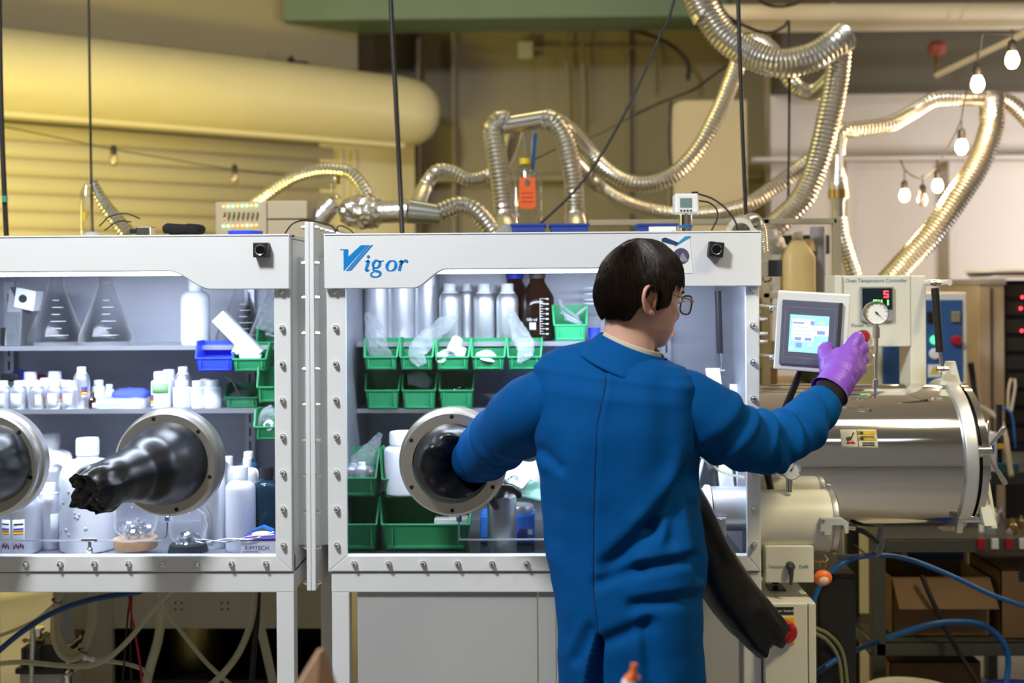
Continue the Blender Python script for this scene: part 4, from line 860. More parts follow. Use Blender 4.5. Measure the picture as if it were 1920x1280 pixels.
# header mark: blue letter V with stripes, then sloped letters
def poly_part(name, polys, mat, parent, y0, y1):
    m = MB()
    for pl in polys: m.prism([(ax(px, 0, py), az(py, 0, px)) for px, py in pl], y0, y1)
    return m.build(name, mat, parent, ang=0)
YH = -0.0362
vt = thing('logo_mark', 'blue slanted brand lettering on the white header panel', 'lettering', at(705, 500, YH))
def V(x, y): return (540 + x/3.2, 400 + y/3.2)
poly_part('letter_v', [[V(326, 217), V(375, 217), V(374, 262), V(449, 193), V(486, 193), V(347, 347), V(346, 222), V(326, 222)]], LOGO, vt, YH-0.0008, YH)
poly_part('stripe', [[V(489, 193), V(502, 193), V(374, 345), V(360, 345)]], LOGO, vt, YH-0.0008, YH)
poly_part('stripe', [[V(506, 194), V(522, 192), V(392, 343), V(378, 345)]], LOGO, vt, YH-0.0008, YH)
def stroke(name, pts, ws):
    """variable-width pen stroke in header-zoom pixels"""
    P = cr([(x, y, 0) for x, y in pts], 3.0); n = len(P); Lp = []; Rp = []
    for i, p in enumerate(P):
        T = (P[min(i+1, n-1)] - P[max(i-1, 0)]).normalized(); N = Vector((-T.y, T.x, 0)); h = lerp_tab([(k/(len(ws)-1), v) for k, v in enumerate(ws)], i/(n-1))[0]*0.6
        Lp.append(p + N*h); Rp.append(p - N*h)
    m = MB(); k = 0
    def W(p, y): px, py = V(p.x, p.y); return (ax(px, 0, py), y, az(py, 0, px))
    m.v = [Vector(W(p, YH-0.0008)) for p in Lp] + [Vector(W(p, YH-0.0008)) for p in Rp] + [Vector(W(p, YH)) for p in Lp] + [Vector(W(p, YH)) for p in Rp]
    for i in range(n-1): m.f += [(i, i+1, n+i+1, n+i), (2*n+i, 3*n+i, 3*n+i+1, 2*n+i+1), (i, 2*n+i, 2*n+i+1, i+1), (n+i, n+i+1, 3*n+i+1, 3*n+i)]
    return m
def letter(name, strokes, dots=()):
    m = MB()
    for pts, ws in strokes:
        q = stroke(name, pts, ws); m.add(q.v, q.f)
    for x, y, r in dots:
        px, py = V(x, y); m.cyl((ax(px, 0, py), YH-0.0008, az(py, 0, px)), (ax(px, 0, py), YH, az(py, 0, px)), r/3.2*S(0), n=20)
    m.build(name, LOGO, vt, ang=0)
letter('letter_i', [([(472, 292), (484, 288), (496, 286)], [3, 6, 14]), ([(496, 284), (489, 308), (481, 334), (481, 345)], [15, 15, 15, 12]), ([(480, 341), (489, 346), (502, 337)], [10, 8, 2])], [(494, 262, 9.5)])
letter('letter_g', [([(556, 286), (538, 285), (523, 303), (524, 322), (540, 329), (558, 316), (562, 297), (553, 286)], [5, 12, 15, 12, 6, 12, 14, 8]), ([(556, 290), (575, 288), (586, 284)], [8, 6, 4]), ([(532, 325), (520, 336), (530, 344), (555, 350), (566, 362), (553, 378), (528, 381), (510, 373), (513, 359), (528, 350)], [4, 8, 11, 13, 12, 8, 7, 10, 8, 4])])
letter('letter_o', [([(640, 286), (618, 291), (604, 318), (610, 340), (628, 345), (650, 333), (657, 306), (648, 288), (636, 286)], [5, 11, 16, 13, 5, 11, 16, 13, 5])])
letter('letter_r', [([(670, 292), (682, 289), (693, 286)], [3, 6, 13]), ([(693, 284), (686, 310), (677, 345)], [15, 15, 15]), ([(686, 312), (700, 292), (716, 285), (724, 290), (722, 298)], [4, 6, 11, 13, 9])])
# poster with chevron
YP = YH - 0.0006
t = thing('poster', 'small paper poster with a blue chevron taped to the header', 'poster', at(1267, 480, YP))
m = MB(); m.prism([(ax(px, 0, py), az(py, 0, px)) for px, py in ((1237, 446), (1290, 443), (1296, 512), (1240, 515))], YP-0.0004, YP+0.0004); m.build('sheet', PAPER, t, ang=0)
poly_part('chevron_dark', [[(1238, 448), (1245, 446), (1270, 456), (1264, 461), (1238, 454)]], pm('chevron_navy', (0.02, 0.06, 0.15), 0.5), t, YP-0.0012, YP)
poly_part('chevron_light', [[(1262, 461), (1281, 444), (1291, 443), (1291, 446), (1263, 463)]], pm('chevron_blue', (0.03, 0.32, 0.60), 0.5), t, YP-0.0012, YP)
m = MB(); c0 = at(1277, 480, YP); m.lathe([(0.0, -0.0012), (0.022, -0.0012), (0.022, 0)], c0, (0, 1, 0), n=24, sx=1.0); m.build('picture_spot', pm('poster_violet', (0.10, 0.08, 0.16), 0.5), t, ang=0)
poly_part('picture_figure', [[(1270, 490), (1274, 478), (1277, 474), (1280, 478), (1287, 491)]], GREYP, t, YP-0.0018, YP)
# little cameras on the headers
for px, py, lab in ((493, 469, 'black square camera on the header of the flask glovebox'), (1340, 468, 'black square camera on the header beside the poster')):
    q = at(px, py, YH); t = thing('header_camera', lab, 'camera', q, 'header cameras'); a = 0.020; tw = -0.12 if px > 900 else 0.0
    u = Vector((cos(tw)*a, 0, sin(tw)*a)); v = Vector((-sin(tw)*a, 0, cos(tw)*a))
    m = MB(); m.obox(q + Vector((0, -0.016, 0)), u, v, (0, 0.016, 0)); m.build('body', BLACK, t, ang=0, bev=0.002)
    m = MB(); m.lathe([(0.012, -0.002), (0.0145, -0.003), (0.0145, 0.0), (0.012, 0.0), (0.012, -0.002)], q + Vector((0, -0.032, 0)), (0, 1, 0), n=24, caps=False); m.build('lens_ring', CHROME, t)
    m = MB(); m.lathe([(0.0, -0.001), (0.012, -0.001), (0.012, 0.0)], q + Vector((0, -0.032, 0)), (0, 1, 0), n=24); m.build('lens', pm('lens_dark', (0.005, 0.005, 0.006), 0.08), t)
# ------------------------------------------------------------------ large polished airlock
YC = 0.36; ZCY = az(852, YC, 1600); RC = 0.216; XE = ax(1768, YC)
t = thing('large_airlock', 'large mirror polished airlock cylinder on the side of the glovebox', 'airlock', ((XR1+XE)/2, YC, ZCY-RC))
m = MB(); m.lathe([(RC, 0), (RC, XE-XR1)], (XR1, YC, ZCY), (1, 0, 0), n=96, caps=False); m.build('barrel', MIRROR, t)
m = MB(); m.lathe([(RC-0.01, -0.012), (RC+0.012, -0.012), (RC+0.014, -0.008), (RC+0.014, 0.020), (RC+0.010, 0.024), (RC-0.01, 0.024), (RC-0.01, -0.012)], (XE, YC, ZCY), (1, 0, 0), n=96, caps=False); m.build('end_ring', ALU, t)
m = MB(); m.lathe([(0.0, 0.0), (RC+0.004, 0.0), (RC+0.004, 0.020), (RC-0.02, 0.030), (0.0, 0.030)], (XE+0.036, YC, ZCY), (1, 0, 0), n=96); m.build('end_door', MIRROR, t)
m = MB(); m.lathe([(RC-0.02, 0), (RC-0.02, 0.014)], (XE+0.023, YC, ZCY), (1, 0, 0), n=64, caps=False); m.build('gasket', BLACK, t)
# strap arm with lettering and hand wheel
xo = XE + 0.085; yn = YC - RC*0.55
m = MB(); z0 = az(985, yn, 1850); z1 = az(760, yn, 1850)
m.prism([(yn-0.045, z0), (yn+0.035, z0), (yn+0.14, ZCY+0.02), (yn+0.20, ZCY+0.12), (yn+0.14, ZCY+0.14), (yn+0.05, ZCY+0.02)], xo-0.014, xo+0.014, 'x'); arm = m.build('strap_arm', CREAM, t, ang=0, bev=0.003)
a, b = at(1817, 835, yn-0.02), at(1855, 985, yn-0.06); m = MB(); d = b - a; nn = Vector((0.0, 1, 0)); m.obox((a+b)/2, d/2, (0.017, 0, 0), (0, 0.012, 0)); st = m.build('strap', CREAM, t, ang=0, bev=0.002)
text('Do Not Open', 'lettering', pm('teal_ink', (0.02, 0.25, 0.27), 0.5), t, a.lerp(b, 0.38) + Vector((0.002, -0.0135, 0)), 0.034, rot=(pi/2, atan2(-d.z, d.x) + pi, 0))
m = MB(); q = at(1830, 972, yn-0.03); m.cyl(q + Vector((-0.055, 0, 0)), q + Vector((0.05, 0, 0)), 0.013, n=20); m.build('pivot_pin', CHROME, t)
m = MB(); q = at(1808, 985, yn-0.03); m.obox(q + Vector((-0.012, 0, 0.03)), (0.009, 0, 0), (0, 0.012, 0), (0.006, 0, 0.05)); m.build('pivot_lug', ALU, t, ang=0, bev=0.002)
hub = at(1848, 846, 0.16)
m = MB(); m.cyl(hub + Vector((-0.03, 0, 0)), hub + Vector((0.012, 0, 0)), 0.020, n=24); m.build('wheel_hub', CHROME, t)
for px, py, dy in ((1852, 790, 0.03), (1884, 800, -0.02), (1854, 897, 0.04), (1886, 908, -0.02)):
    e = at(px, py, 0.16 + dy); m = MB(); P = [hub.lerp(e, k) for k in (0.1, 0.5, 0.9, 1.0)]; m.tube(P, [0.005, 0.0055, 0.008, 0.006], 12); m.build('wheel_spoke', CHROME, t)
# hinge plate and gas strut at the top
m = MB(); zq = az(722, 0.30, 1790); m.prism([(ax(1764, 0.30), zq), (ax(1803, 0.30), zq), (ax(1792, 0.30), az(681, 0.30)), (ax(1775, 0.30), az(681, 0.30))], 0.30, 0.315); m.build('hinge_plate', CREAM, t, ang=0, bev=0.002)
gs = thing('gas_strut', 'black gas strut between the controller column and the airlock hinge', 'strut', at(1768, 690, 0.27))
m = MB(); m.cyl(at(1753, 540, 0.28), at(1762, 660, 0.27), 0.0115, n=20); m.build('barrel', BLACK, gs)
m = MB(); m.cyl(at(1762, 660, 0.27), at(1765, 682, 0.27), 0.005, n=12); m.build('rod', CHROME, gs)
for q in (at(1752, 530, 0.28), at(1766, 692, 0.27)):
    m = MB(); m.cyl(q + Vector((-0.014, 0, 0)), q + Vector((0.018, 0, 0)), 0.008, n=14); m.sph(q, 0.010, n=12, m=8); m.build('ball_end', CHROME, gs)
# warning sticker
q = at(1612, 825, YC - RC); th = math.asin(max(-1, min(1, (az(825, YC-RC*0.98) - ZCY)/RC)))
t2 = thing('warning_sticker', 'white and yellow caution sticker on the polished cylinder', 'sticker', q)
def cylpatch(name, mat, px0, px1, a0, a1, lift, par):
    m = MB(); x0, x1 = ax(px0, YC-RC*0.97, 825), ax(px1, YC-RC*0.97, 825); R = RC + lift
    m.grid(lambda u, v: (x0 + (x1-x0)*u, YC - R*cos(a0 + (a1-a0)*v), ZCY + R*sin(a0 + (a1-a0)*v)), 3, 8); return m.build(name, mat, par, solid=0.0006)
aT = th + 0.125; aB = th - 0.125
cylpatch('sheet', pm('sticker_cream', (0.80, 0.79, 0.70), 0.5), 1578, 1646, aB, aT, 0.001, t2)
cylpatch('yellow_bar', YEL, 1611, 1643, aT-0.075, aT-0.02, 0.002, t2); cylpatch('yellow_bar', YEL, 1611, 1643, aB+0.10, aB+0.145, 0.002, t2)
cylpatch('divider', INKK, 1609, 1610, aB+0.01, aT-0.01, 0.002, t2)
for k in range(2): cylpatch('text_line', INKK, 1614, 1640, aT-0.10-k*0.022, aT-0.092-k*0.022, 0.002, t2)
for k in range(2): cylpatch('text_line', INKK, 1617, 1640, aB+0.03+k*0.028, aB+0.045+k*0.028, 0.002, t2)
for a0 in (aT-0.068, aB+0.107): cylpatch('warning_triangle', INKK, 1615, 1620, a0, a0+0.035, 0.003, t2)
m = MB(); R = RC + 0.0022
def CP(px, k): x = ax(px, YC-RC*0.97, 825); a = aB + (aT-aB)*k; return (x, YC - R*cos(a), ZCY + R*sin(a))
m.add([CP(1588, 0.38), CP(1596, 0.40), CP(1600, 0.60), CP(1604, 0.84), CP(1601, 0.84), CP(1598, 0.62), CP(1587, 0.55)], [tuple(range(7))]); m.build('hand_symbol', INKK, t2, ang=0, solid=0.0004)
m = MB(); m.add([CP(1586, 0.22), CP(1604, 0.22), CP(1600, 0.38), CP(1595, 0.30), CP(1590, 0.38)], [tuple(range(5))]); m.build('heat_symbol', REDP, t2, ang=0, solid=0.0004)
# pressure gauge standing on the barrel
YG = 0.20
def gauge(label, px, py, rpx, Y, stem, needle):
    t = thing('pressure_gauge', label, 'gauge', at(px, stem[-1][1], Y), 'pressure gauges'); c = at(px, py, Y); r = rpx*S(Y)
    m = MB(); m.lathe([(0.0, 0.018), (r*0.98, 0.018), (r, 0.014), (r, -0.006), (r*0.97, -0.010), (r*0.90, -0.010), (r*0.88, -0.004), (0.0, -0.004)], c, (0, 1, 0), n=40); m.build('case', CHROME, t)
    m = MB(); m.lathe([(0.0, -0.0055), (r*0.875, -0.0055), (r*0.875, -0.003)], c, (0, 1, 0), n=40); d = m.build('dial', PAPER, t, ang=0)
    for k in range(11):
        a = radians(225 - 27*k); m = MB(); u = Vector((cos(a), 0, sin(a))); v = Vector((-u.z, 0, u.x)); m.obox(c + u*r*0.76 + Vector((0, -0.0058, 0)), u*r*0.08, v*r*0.012, (0, 0.0004, 0)); m.build('tick', INKK, d, ang=0)
    a = radians(needle); u = Vector((cos(a), 0, sin(a))); v = Vector((-u.z, 0, u.x)); m = MB(); m.add([c + u*r*0.72 + Vector((0, -0.007, 0)), c + v*r*0.05 - u*r*0.2 + Vector((0, -0.007, 0)), c - v*r*0.05 - u*r*0.2 + Vector((0, -0.007, 0))], [(0, 1, 2)]); m.lathe([(0.0, -0.001), (r*0.08, -0.001), (r*0.08, 0.001)], c + Vector((0, -0.0065, 0)), (0, 1, 0), n=12); m.build('needle', INKK, t, ang=0, solid=0.0006)
    m = MB(); P = PP([(p[0], p[1], Y) for p in stem]); m.tube(P, [p[2]*S(Y) for p in stem], 14); m.build('stem', CHROME, t, ang=30)
    return t
gauge('round pressure gauge on a long thin stem above the polished cylinder', 1643, 587, 22.5, YG, [(1643, 606, 4), (1643, 612, 4), (1643, 613, 6.5), (1643, 633, 6.5), (1643, 634, 4), (1642, 710, 3), (1642, 711, 6), (1641, 727, 6), (1641, 728, 3), (1640, 746, 3)], -42)
gauge('round pressure gauge on a white post above the small airlock', 1483, 880, 19, 0.06, [(1480, 897, 6), (1480, 922, 6)], 60)
tb = thing('looped_tube', 'thin metal tube looping beside the gauge stem', 'tube', at(1640, 745, YG)); m = MB(); m.tube(cr(PP([(1610, 652, 0.30), (1630, 655, 0.28), (1638, 668, 0.26), (1636, 682, 0.26), (1618, 686, 0.28), (1604, 680, 0.30)]), 0.006), 0.0035, 8); m.build('loop', CHROME, tb)
m = MB(); m.tube(cr(PP([(1642, 728, YG), (1638, 738, YG), (1628, 746, YG), (1614, 748, YG)]), 0.006), 0.003, 8); m.build('foot', CHROME, tb)
# oven temperature controller
YO = 0.44; oc = thing('oven_controller', 'cream oven temperature controller with a red digit display', 'controller', at(1650, 705, YO))
def pxbox(m, px0, py0, px1, py1, y0, y1): return m.box(ax(px0, y0, (py0+py1)/2), ax(px1, y0, (py0+py1)/2), y0, y1, az(py1, y0, (px0+px1)/2), az(py0, y0, (px0+px1)/2))
m = MB(); pxbox(m, 1574, 516, 1708, 650, YO, YO+0.14); m.build('housing', CREAM, oc, ang=0, bev=0.004)
m = MB(); pxbox(m, 1707, 516, 1737, 724, YO+0.004, YO+0.12); m.build('column', CREAM, oc, ang=0, bev=0.004)
m = MB(); pxbox(m, 1566, 516, 1580, 720, YO-0.01, YO+0.12); m.build('side_flange', CREAM, oc, ang=0, bev=0.003)
m = MB(); pxbox(m, 1614, 537, 1676, 602, YO-0.012, YO); m.build('display_bezel', GREYP, oc, ang=0, bev=0.002)
m = MB(); pxbox(m, 1617, 540, 1673, 580, YO-0.014, YO-0.012); m.build('display_screen', pm('display_dark', (0.008, 0.02, 0.03), 0.12), oc, ang=0)
LEDR = pm('red_led', (0.9, 0.05, 0.05), 0.4, emit=(1.0, 0.05, 0.07), es=4.0); LEDG = pm('green_led', (0.2, 0.9, 0.2), 0.4, emit=(0.25, 1.0, 0.15), es=2.5)
def seg7(ch, px, py, w_, h_, Y, mat, par, name):
    segs = {'5': 'afgcd', 'S': 'afgcd', 'U': 'bcdef', '1': 'bc'}[ch]; m = MB()
    G = {'a': (0, 0, w_, 0), 'b': (w_, 0, w_, h_/2), 'c': (w_, h_/2, w_, h_), 'd': (0, h_, w_, h_), 'e': (0, h_/2, 0, h_), 'f': (0, 0, 0, h_/2), 'g': (0, h_/2, w_, h_/2)}
    for s_ in segs:
        x0, y0, x1, y1 = G[s_]; pxbox(m, px+x0-1, py+y0-1, px+x1+1, py+y1+1, Y-0.001, Y)
    m.build(name, mat, par, ang=0)
seg7('5', 1658, 546, 7, 11, YO-0.014, LEDR, oc, 'red_digit')
for ch, px in (('S', 1639), ('U', 1648), ('1', 1660)): seg7(ch, px, 563, 5, 8, YO-0.014, LEDG, oc, 'green_digit')
text('Oven Temperature Controller', 'lettering', INKB, oc, at(1643, 526, YO-0.001), 0.0152)
text('Power Switch', 'lettering', INKB, oc, at(1622, 610, YO-0.001), 0.0155)
m = MB(); q = at(1618, 630, YO); m.lathe([(0.020, 0.0), (0.020, -0.008), (0.017, -0.010)], q, (0, 1, 0), n=28); m.build('switch_collar', DARKM, oc); m = MB(); m.lathe([(0.016, -0.008), (0.016, -0.016), (0.013, -0.020), (0.0, -0.021)], q, (0, 1, 0), n=28); m.build('switch_button', REDP, oc)
m = MB(); q = at(1737, 530, YO); m.cyl(q, q + Vector((0.03, -0.12, 0)), 0.009, n=12); m.build('strut_bracket', CREAM, oc)
# touch panel on a swivel arm
TL, TR, BR, BL = at(1456, 545, -0.10), at(1593, 551, -0.14), at(1588, 703, -0.135), at(1453, 691, -0.095)
C4 = (TL+TR+BR+BL)/4; U = ((TR-TL)+(BR-BL))/4; Vv = ((TL-BL)+(TR-BR))/4; U0 = U.normalized(); Vv = Vv - U0*Vv.dot(U0); Nn = U.cross(Vv).normalized(); V0 = Vv.normalized()
if Nn.y > 0: Nn = -Nn
tp = thing('touch_panel', 'white framed touch screen on a black swivel arm beside the purple glove', 'touch screen', C4 - Vv)
def panel(name, mat, u0, u1, v0, v1, d0, d1, bev=0.0, par=tp, ang=0):
    m = MB(); m.obox(C4 + U*(u0+u1)/2 + Vv*(v0+v1)/2 + Nn*(d0+d1)/2, U*(u1-u0)/2, Vv*(v1-v0)/2, Nn*(d1-d0)/2); return m.build(name, mat, par, ang=ang, bev=bev)
panel('housing', WHITE, -1, 1, -1, 1, -0.045, 0, 0.004)
SLATE = pm('slate_bezel', (0.13, 0.14, 0.20), 0.4, var=0.04)
panel('bezel', SLATE, -0.86, 0.80, -0.84, 0.78, 0, 0.008, 0.002)
panel('bezel_edge', pm('bezel_dark', (0.045, 0.047, 0.06), 0.4), 0.70, 0.80, -0.84, 0.78, 0.008, 0.0095)
LINE = pm('bezel_line', (0.30, 0.31, 0.38), 0.4)
for a in ((-0.76, 0.62, 0.60, 0.61), (-0.76, 0.62, -0.67, -0.66), (-0.76, -0.75, -0.67, 0.61), (0.61, 0.62, -0.67, 0.61)): panel('bezel_groove', LINE, *a, 0.008, 0.0085)
def scr(n, c, e): return pm(n, c, 0.3, var=0.0, emit=c, es=e)
dsp = panel('screen', scr('screen_blue', (0.30, 0.62, 0.90), 0.75), -0.62, 0.46, -0.52, 0.42, 0.008, 0.009)
SCW = scr('screen_cream', (0.80, 0.85, 0.78), 0.75); SCB = scr('screen_button', (0.22, 0.30, 0.72), 0.7); SCG = scr('screen_green', (0.45, 0.85, 0.45), 0.75)
for mt, a in ((SCW, (-0.55, 0.06, -0.24, 0.32)), (SCW, (0.08, 0.46, -0.08, 0.17)), (SCB, (-0.54, -0.22, 0.20, 0.24)), (SCB, (-0.05, 0.06, 0.18, 0.29)), (SCG, (0.16, 0.34, 0.20, 0.28)), (SCB, (0.14, 0.36, -0.04, 0.05)), (SCB, (-0.46, -0.28, -0.22, -0.14)), (SCB, (-0.18, 0.0, -0.22, -0.14)), (SCB, (-0.42, -0.26, -0.39, -0.28)), (SCG, (-0.10, 0.04, -0.38, -0.28)), (SCW, (-0.58, -0.50, -0.46, -0.38)), (SCW, (0.22, 0.34, -0.36, -0.26))):
    d0 = 0.009 if mt in (SCW,) else 0.0095; panel('screen_field', mt, *a, d0, d0+0.0006, par=dsp)
for k in range(3): panel('screen_field', pm('screen_grey_text', (0.55, 0.6, 0.55), 0.4, emit=(0.5, 0.55, 0.5), es=0.5), -0.50, -0.08+0.04*k, 0.10-0.09*k, 0.12-0.09*k, 0.0096, 0.0100, par=dsp)
m = MB(); m.tube(cr([C4 - Vv*0.9 + Vector((-0.012, 0.03, 0))] + PP([(1478, 752, -0.03), (1455, 805, 0.04), (1442, 850, 0.08), (1440, 885, 0.13), (1446, 925, 0.155), (1452, 1000, 0.20), (1454, 1094, 0.15)]), 0.012), 0.0095, 14); m.build('arm', BLACK, tp)
for py in (572, 665):
    m = MB(); m.cyl(at(1420, py, 0.03), at(1458, py+2, -0.07), 0.004, n=10); m.build('brace_rod', CHROME, tp)
    m = MB(); q = at(1448, py+5, -0.045); m.sph(q, 0.008, n=12, m=8); m.build('brace_joint', CHROME, tp)
# connector block on the glovebox side
t = thing('side_connector', 'grey and black connector block on the header end', 'connector', at(1446, 503, 0.05))
m = MB(); pxbox(m, 1424, 488, 1443, 518, 0.03, 0.07); m.build('base', PANELG, t, ang=0, bev=0.002)
m = MB(); pxbox(m, 1442, 487, 1467, 518, 0.025, 0.075); m.build('plug', pm('charcoal_plastic', (0.03, 0.032, 0.04), 0.5), t, ang=0, bev=0.003)
m = MB(); m.tube(cr(PP([(1430, 520, 0.05), (1434, 528, 0.05), (1444, 526, 0.05), (1446, 520, 0.05)]), 0.004), 0.003, 8); m.build('lead', BRASS, t)
for k, py in enumerate((598, 625, 640)):
    q = at(1428, py, 0.03); m = MB(); m.cyl(q + Vector((-0.005, 0, 0)), q + Vector((0.016, 0, 0)), 0.006, n=12); m.build('side_stud', CHROME, t)
# small white airlock and valve box
YS = 0.10; zs = az(975, YS, 1490); rs = 0.086
t = thing('small_airlock', 'small cream airlock cylinder with a latch under the touch screen arm', 'airlock', (ax(1490, YS), YS, zs-rs)); xe = ax(1548, YS)
m = MB(); m.lathe([(rs, 0), (rs, xe-XR1)], (XR1, YS, zs), (1, 0, 0), n=64, caps=False); m.build('barrel', CREAM, t)
m = MB(); m.lathe([(0.0, 0), (rs+0.003, 0.0), (rs+0.004, 0.004), (rs+0.004, 0.014), (rs, 0.018), (0.0, 0.018)], (xe, YS, zs), (1, 0, 0), n=64); m.build('lid', ALUS, t)
yl = YS - rs - 0.004; m = MB(); m.prism([(ax(px, yl, py), az(py, yl, px)) for px, py in ((1537, 970), (1578, 970), (1590, 978), (1590, 998), (1584, 1000), (1580, 984), (1560, 984), (1556, 1003), (1537, 1003))], yl-0.008, yl+0.004); l = m.build('latch', PANELG, t, ang=0, bev=0.0015)
for px, py in ((1543, 976), (1543, 998)):
    m = MB(); m.lathe([(0.0, -0.003), (0.0045, -0.003), (0.005, 0)], at(px, py, yl-0.008), (0, 1, 0), n=12); m.build('screw', CHROME, l)
m = MB(); m.cyl(at(1578, 988, yl), at(1602, 990, yl+0.03), 0.006, n=12); m.build('latch_pin', CHROME, t)
t = thing('rear_airlock_tube', 'cream tube with a metal lever behind the gauge post', 'tube', at(1480, 900, 0.26)); m = MB(); zr = az(898, 0.26, 1480)
m.lathe([(0.05, 0), (0.05, ax(1522, 0.26)-XR1), (0.046, ax(1526, 0.26)-XR1), (0.0, ax(1526, 0.26)-XR1)], (XR1, 0.26, zr-0.02), (1, 0, 0), n=40); m.build('barrel', CREAM, t)
m = MB(); m.cyl(at(1526, 893, 0.22), at(1568, 910, 0.20), 0.005, 0.007, n=12); m.build('lever', CHROME, t)
vb = thing('valve_box', 'cream valve plate with a black lever under the small airlock', 'valve', at(1480, 1092, 0.10)); YV = 0.012
m = MB(); pxbox(m, 1436, 1024, 1526, 1092, YV, YV+0.10); m.build('plate', CREAM, vb, ang=0, bev=0.002)
m = MB(); q = at(1481, 1060, YV); m.lathe([(0.012, 0.0), (0.012, -0.012), (0.009, -0.014), (0.0, -0.014)], q, (0, 1, 0), n=24); m.build('lever_hub', DARKM, vb)
m = MB(); a = q + Vector((0, -0.014, 0)); m.tube([a, a + Vector((0, -0.004, -0.025)), a + Vector((-0.002, -0.004, -0.048))], [0.009, 0.006, 0.0045], 12); m.build('lever', DARKM, vb)
m = MB(); m.lathe([(0.0, -0.003), (0.004, -0.003), (0.0045, 0)], a, (0, 1, 0), n=12); m.build('lever_screw', CHROME, vb)
text('Vacuum', 'lettering', GREYP, vb, at(1455, 1062, YV-0.001), 0.013); text('Refill', 'lettering', GREYP, vb, at(1507, 1062, YV-0.001), 0.013)
# electric cabinet
YE = -0.03; cb = thing('electric_cabinet', 'cream electric cabinet with a red master switch at floor level', 'cabinet', (ax(1480, 0.1), 0.1, 0)); zt = az(1131, YE, 1480)
x0, x1 = ax(1434, YE, 1131), ax(1530, YE, 1131)
m = MB(); m.box(x0, x1, YE+0.012, YE+0.25, 0.05, zt); m.build('body', CREAM, cb, ang=0, bev=0.003)
m = MB(); m.box(x0, ax(1514, YE, 1131), YE, YE+0.011, 0.06, zt-0.001); d = m.build('front_panel', CREAM, cb, ang=0, bev=0.002)
m = MB(); m.box(ax(1516, YE, 1131), x1, YE, YE+0.011, 0.06, zt-0.001); m.build('side_strip', CREAM, cb, ang=0, bev=0.002)
m = MB(); m.box(x0+0.01, x1-0.01, YE+0.03, YE+0.23, 0.0, 0.05); m.build('plinth', DARKM, cb, ang=0)
m = MB(); pxbox(m, 1446, 1157, 1490, 1206, YE-0.004, YE); m.build('yellow_plate', YEL, cb, ang=0, bev=0.001)
m = MB(); q = at(1472, 1183, YE-0.004); m.lathe([(0.031, 0.0), (0.031, -0.012), (0.026, -0.018), (0.0, -0.018)], q, (0, 1, 0), n=36); k_ = m.build('rotary_switch', REDP, cb)
m = MB(); m.obox(q + Vector((0, -0.026, 0)), (0.020, 0, 0.020), (0.004, 0, -0.004), (0, 0.010, 0)); m.build('switch_grip', REDP, k_, ang=0, bev=0.003)
m = MB(); pxbox(m, 1447, 1138, 1488, 1152, YE-0.0012, YE); m.build('label_plate', INKK, cb, ang=0)
text('Master Switch', 'lettering', PAPER, cb, at(1467.5, 1145, YE-0.0016), 0.0105)
m = MB(); m.box(ax(1440, 0.13, 1094), ax(1470, 0.13, 1094), 0.10, 0.17, zt, zt+0.003); m.build('arm_foot', BLACK, cb, ang=0)
# plain orange charm on a ring
q = at(1543, 1083, 0.02); t = thing('key_charm', 'plain orange round charm hanging from a ring at the valve box', 'charm', q)
m = MB(); s = S(0.02); m.sph(q, 17*s, 10*s, 15*s, n=24, m=16); m.build('body', ORNG, t)
m = MB(); m.sph(q + Vector((0, -3.5*s, -2*s)), 11.5*s, 8*s, 9.5*s, n=20, m=14); m.build('pale_front', pm('charm_cream', (0.80, 0.60, 0.45), 0.5), t)
m = MB(); m.tube([q + Vector((6*s*cos(a), 0, 24*s + 9*s*sin(a))) for a in [k*pi/10 for k in range(20)]] + [q + Vector((6*s, 0, 24*s))], 0.0012, 6, caps=False); m.build('ring', BRASS, t)
m = MB(); m.tube(cr(PP([(1520, 1050, 0.06), (1540, 1053, 0.04), (1552, 1050, 0.04), (1545, 1040, 0.05), (1530, 1034, 0.07)]), 0.004), 0.0022, 8); m.build('hook_wire', BRASS, t)
# ------------------------------------------------------------------ foil ducts above and behind the gloveboxes
FOILD = pm('flexible_duct_foil', (0.74, 0.72, 0.66), 0.30, 1.0, var=0.10, vs=30, bump=0.12, bs=70)
GDU = 'silver flexible ducts'
def to_ceiling(P, pts):
    """lead a run that leaves the top of the view on up to the ceiling"""
    if pts[0][1] < -25:
        d = P[0] - P[1]; d = Vector((d.x*0.75, d.y*0.75, d.z)); return [P[0] + d*((4.24 - P[0].z)/d.z)] + P
    return P
def duct(label, pts, rpx, pitch=0.016, mat=FOILD):
    P = cr(to_ceiling(PP(pts), pts), pitch/2); Y = sum(p[2] for p in pts)/len(pts); r0 = rpx*S(Y) if not isinstance(rpx, tuple) else 0
    rr = []
    for i, p in enumerate(P):
        r = r0 if r0 else (rpx[0] + (rpx[1]-rpx[0])*i/(len(P)-1))*S(Y)
        rr.append(r*(1.0 + (0.055 if i % 2 else -0.055) + 0.025*noise.noise(p*18)))
    m = MB(); m.tube(P, rr, 20, caps=True)
    return tag(m.build('flexible_duct', mat, ang=24), label, 'duct', GDU)
duct('thick silver duct that drops from the ceiling and sweeps right', [(1290, -40, 1.15), (1318, 10, 1.15), (1352, 62, 1.15), (1400, 98, 1.15), (1460, 118, 1.12), (1520, 108, 1.1), (1562, 84, 1.1), (1582, 70, 1.12)], 27)
duct('silver duct hanging in a long slant to the shelf beside the carboy', [(1576, 78, 1.16), (1568, 150, 1.17), (1552, 230, 1.18), (1532, 310, 1.2), (1505, 370, 1.2), (1465, 412, 1.2), (1440, 432, 1.2)], 22)
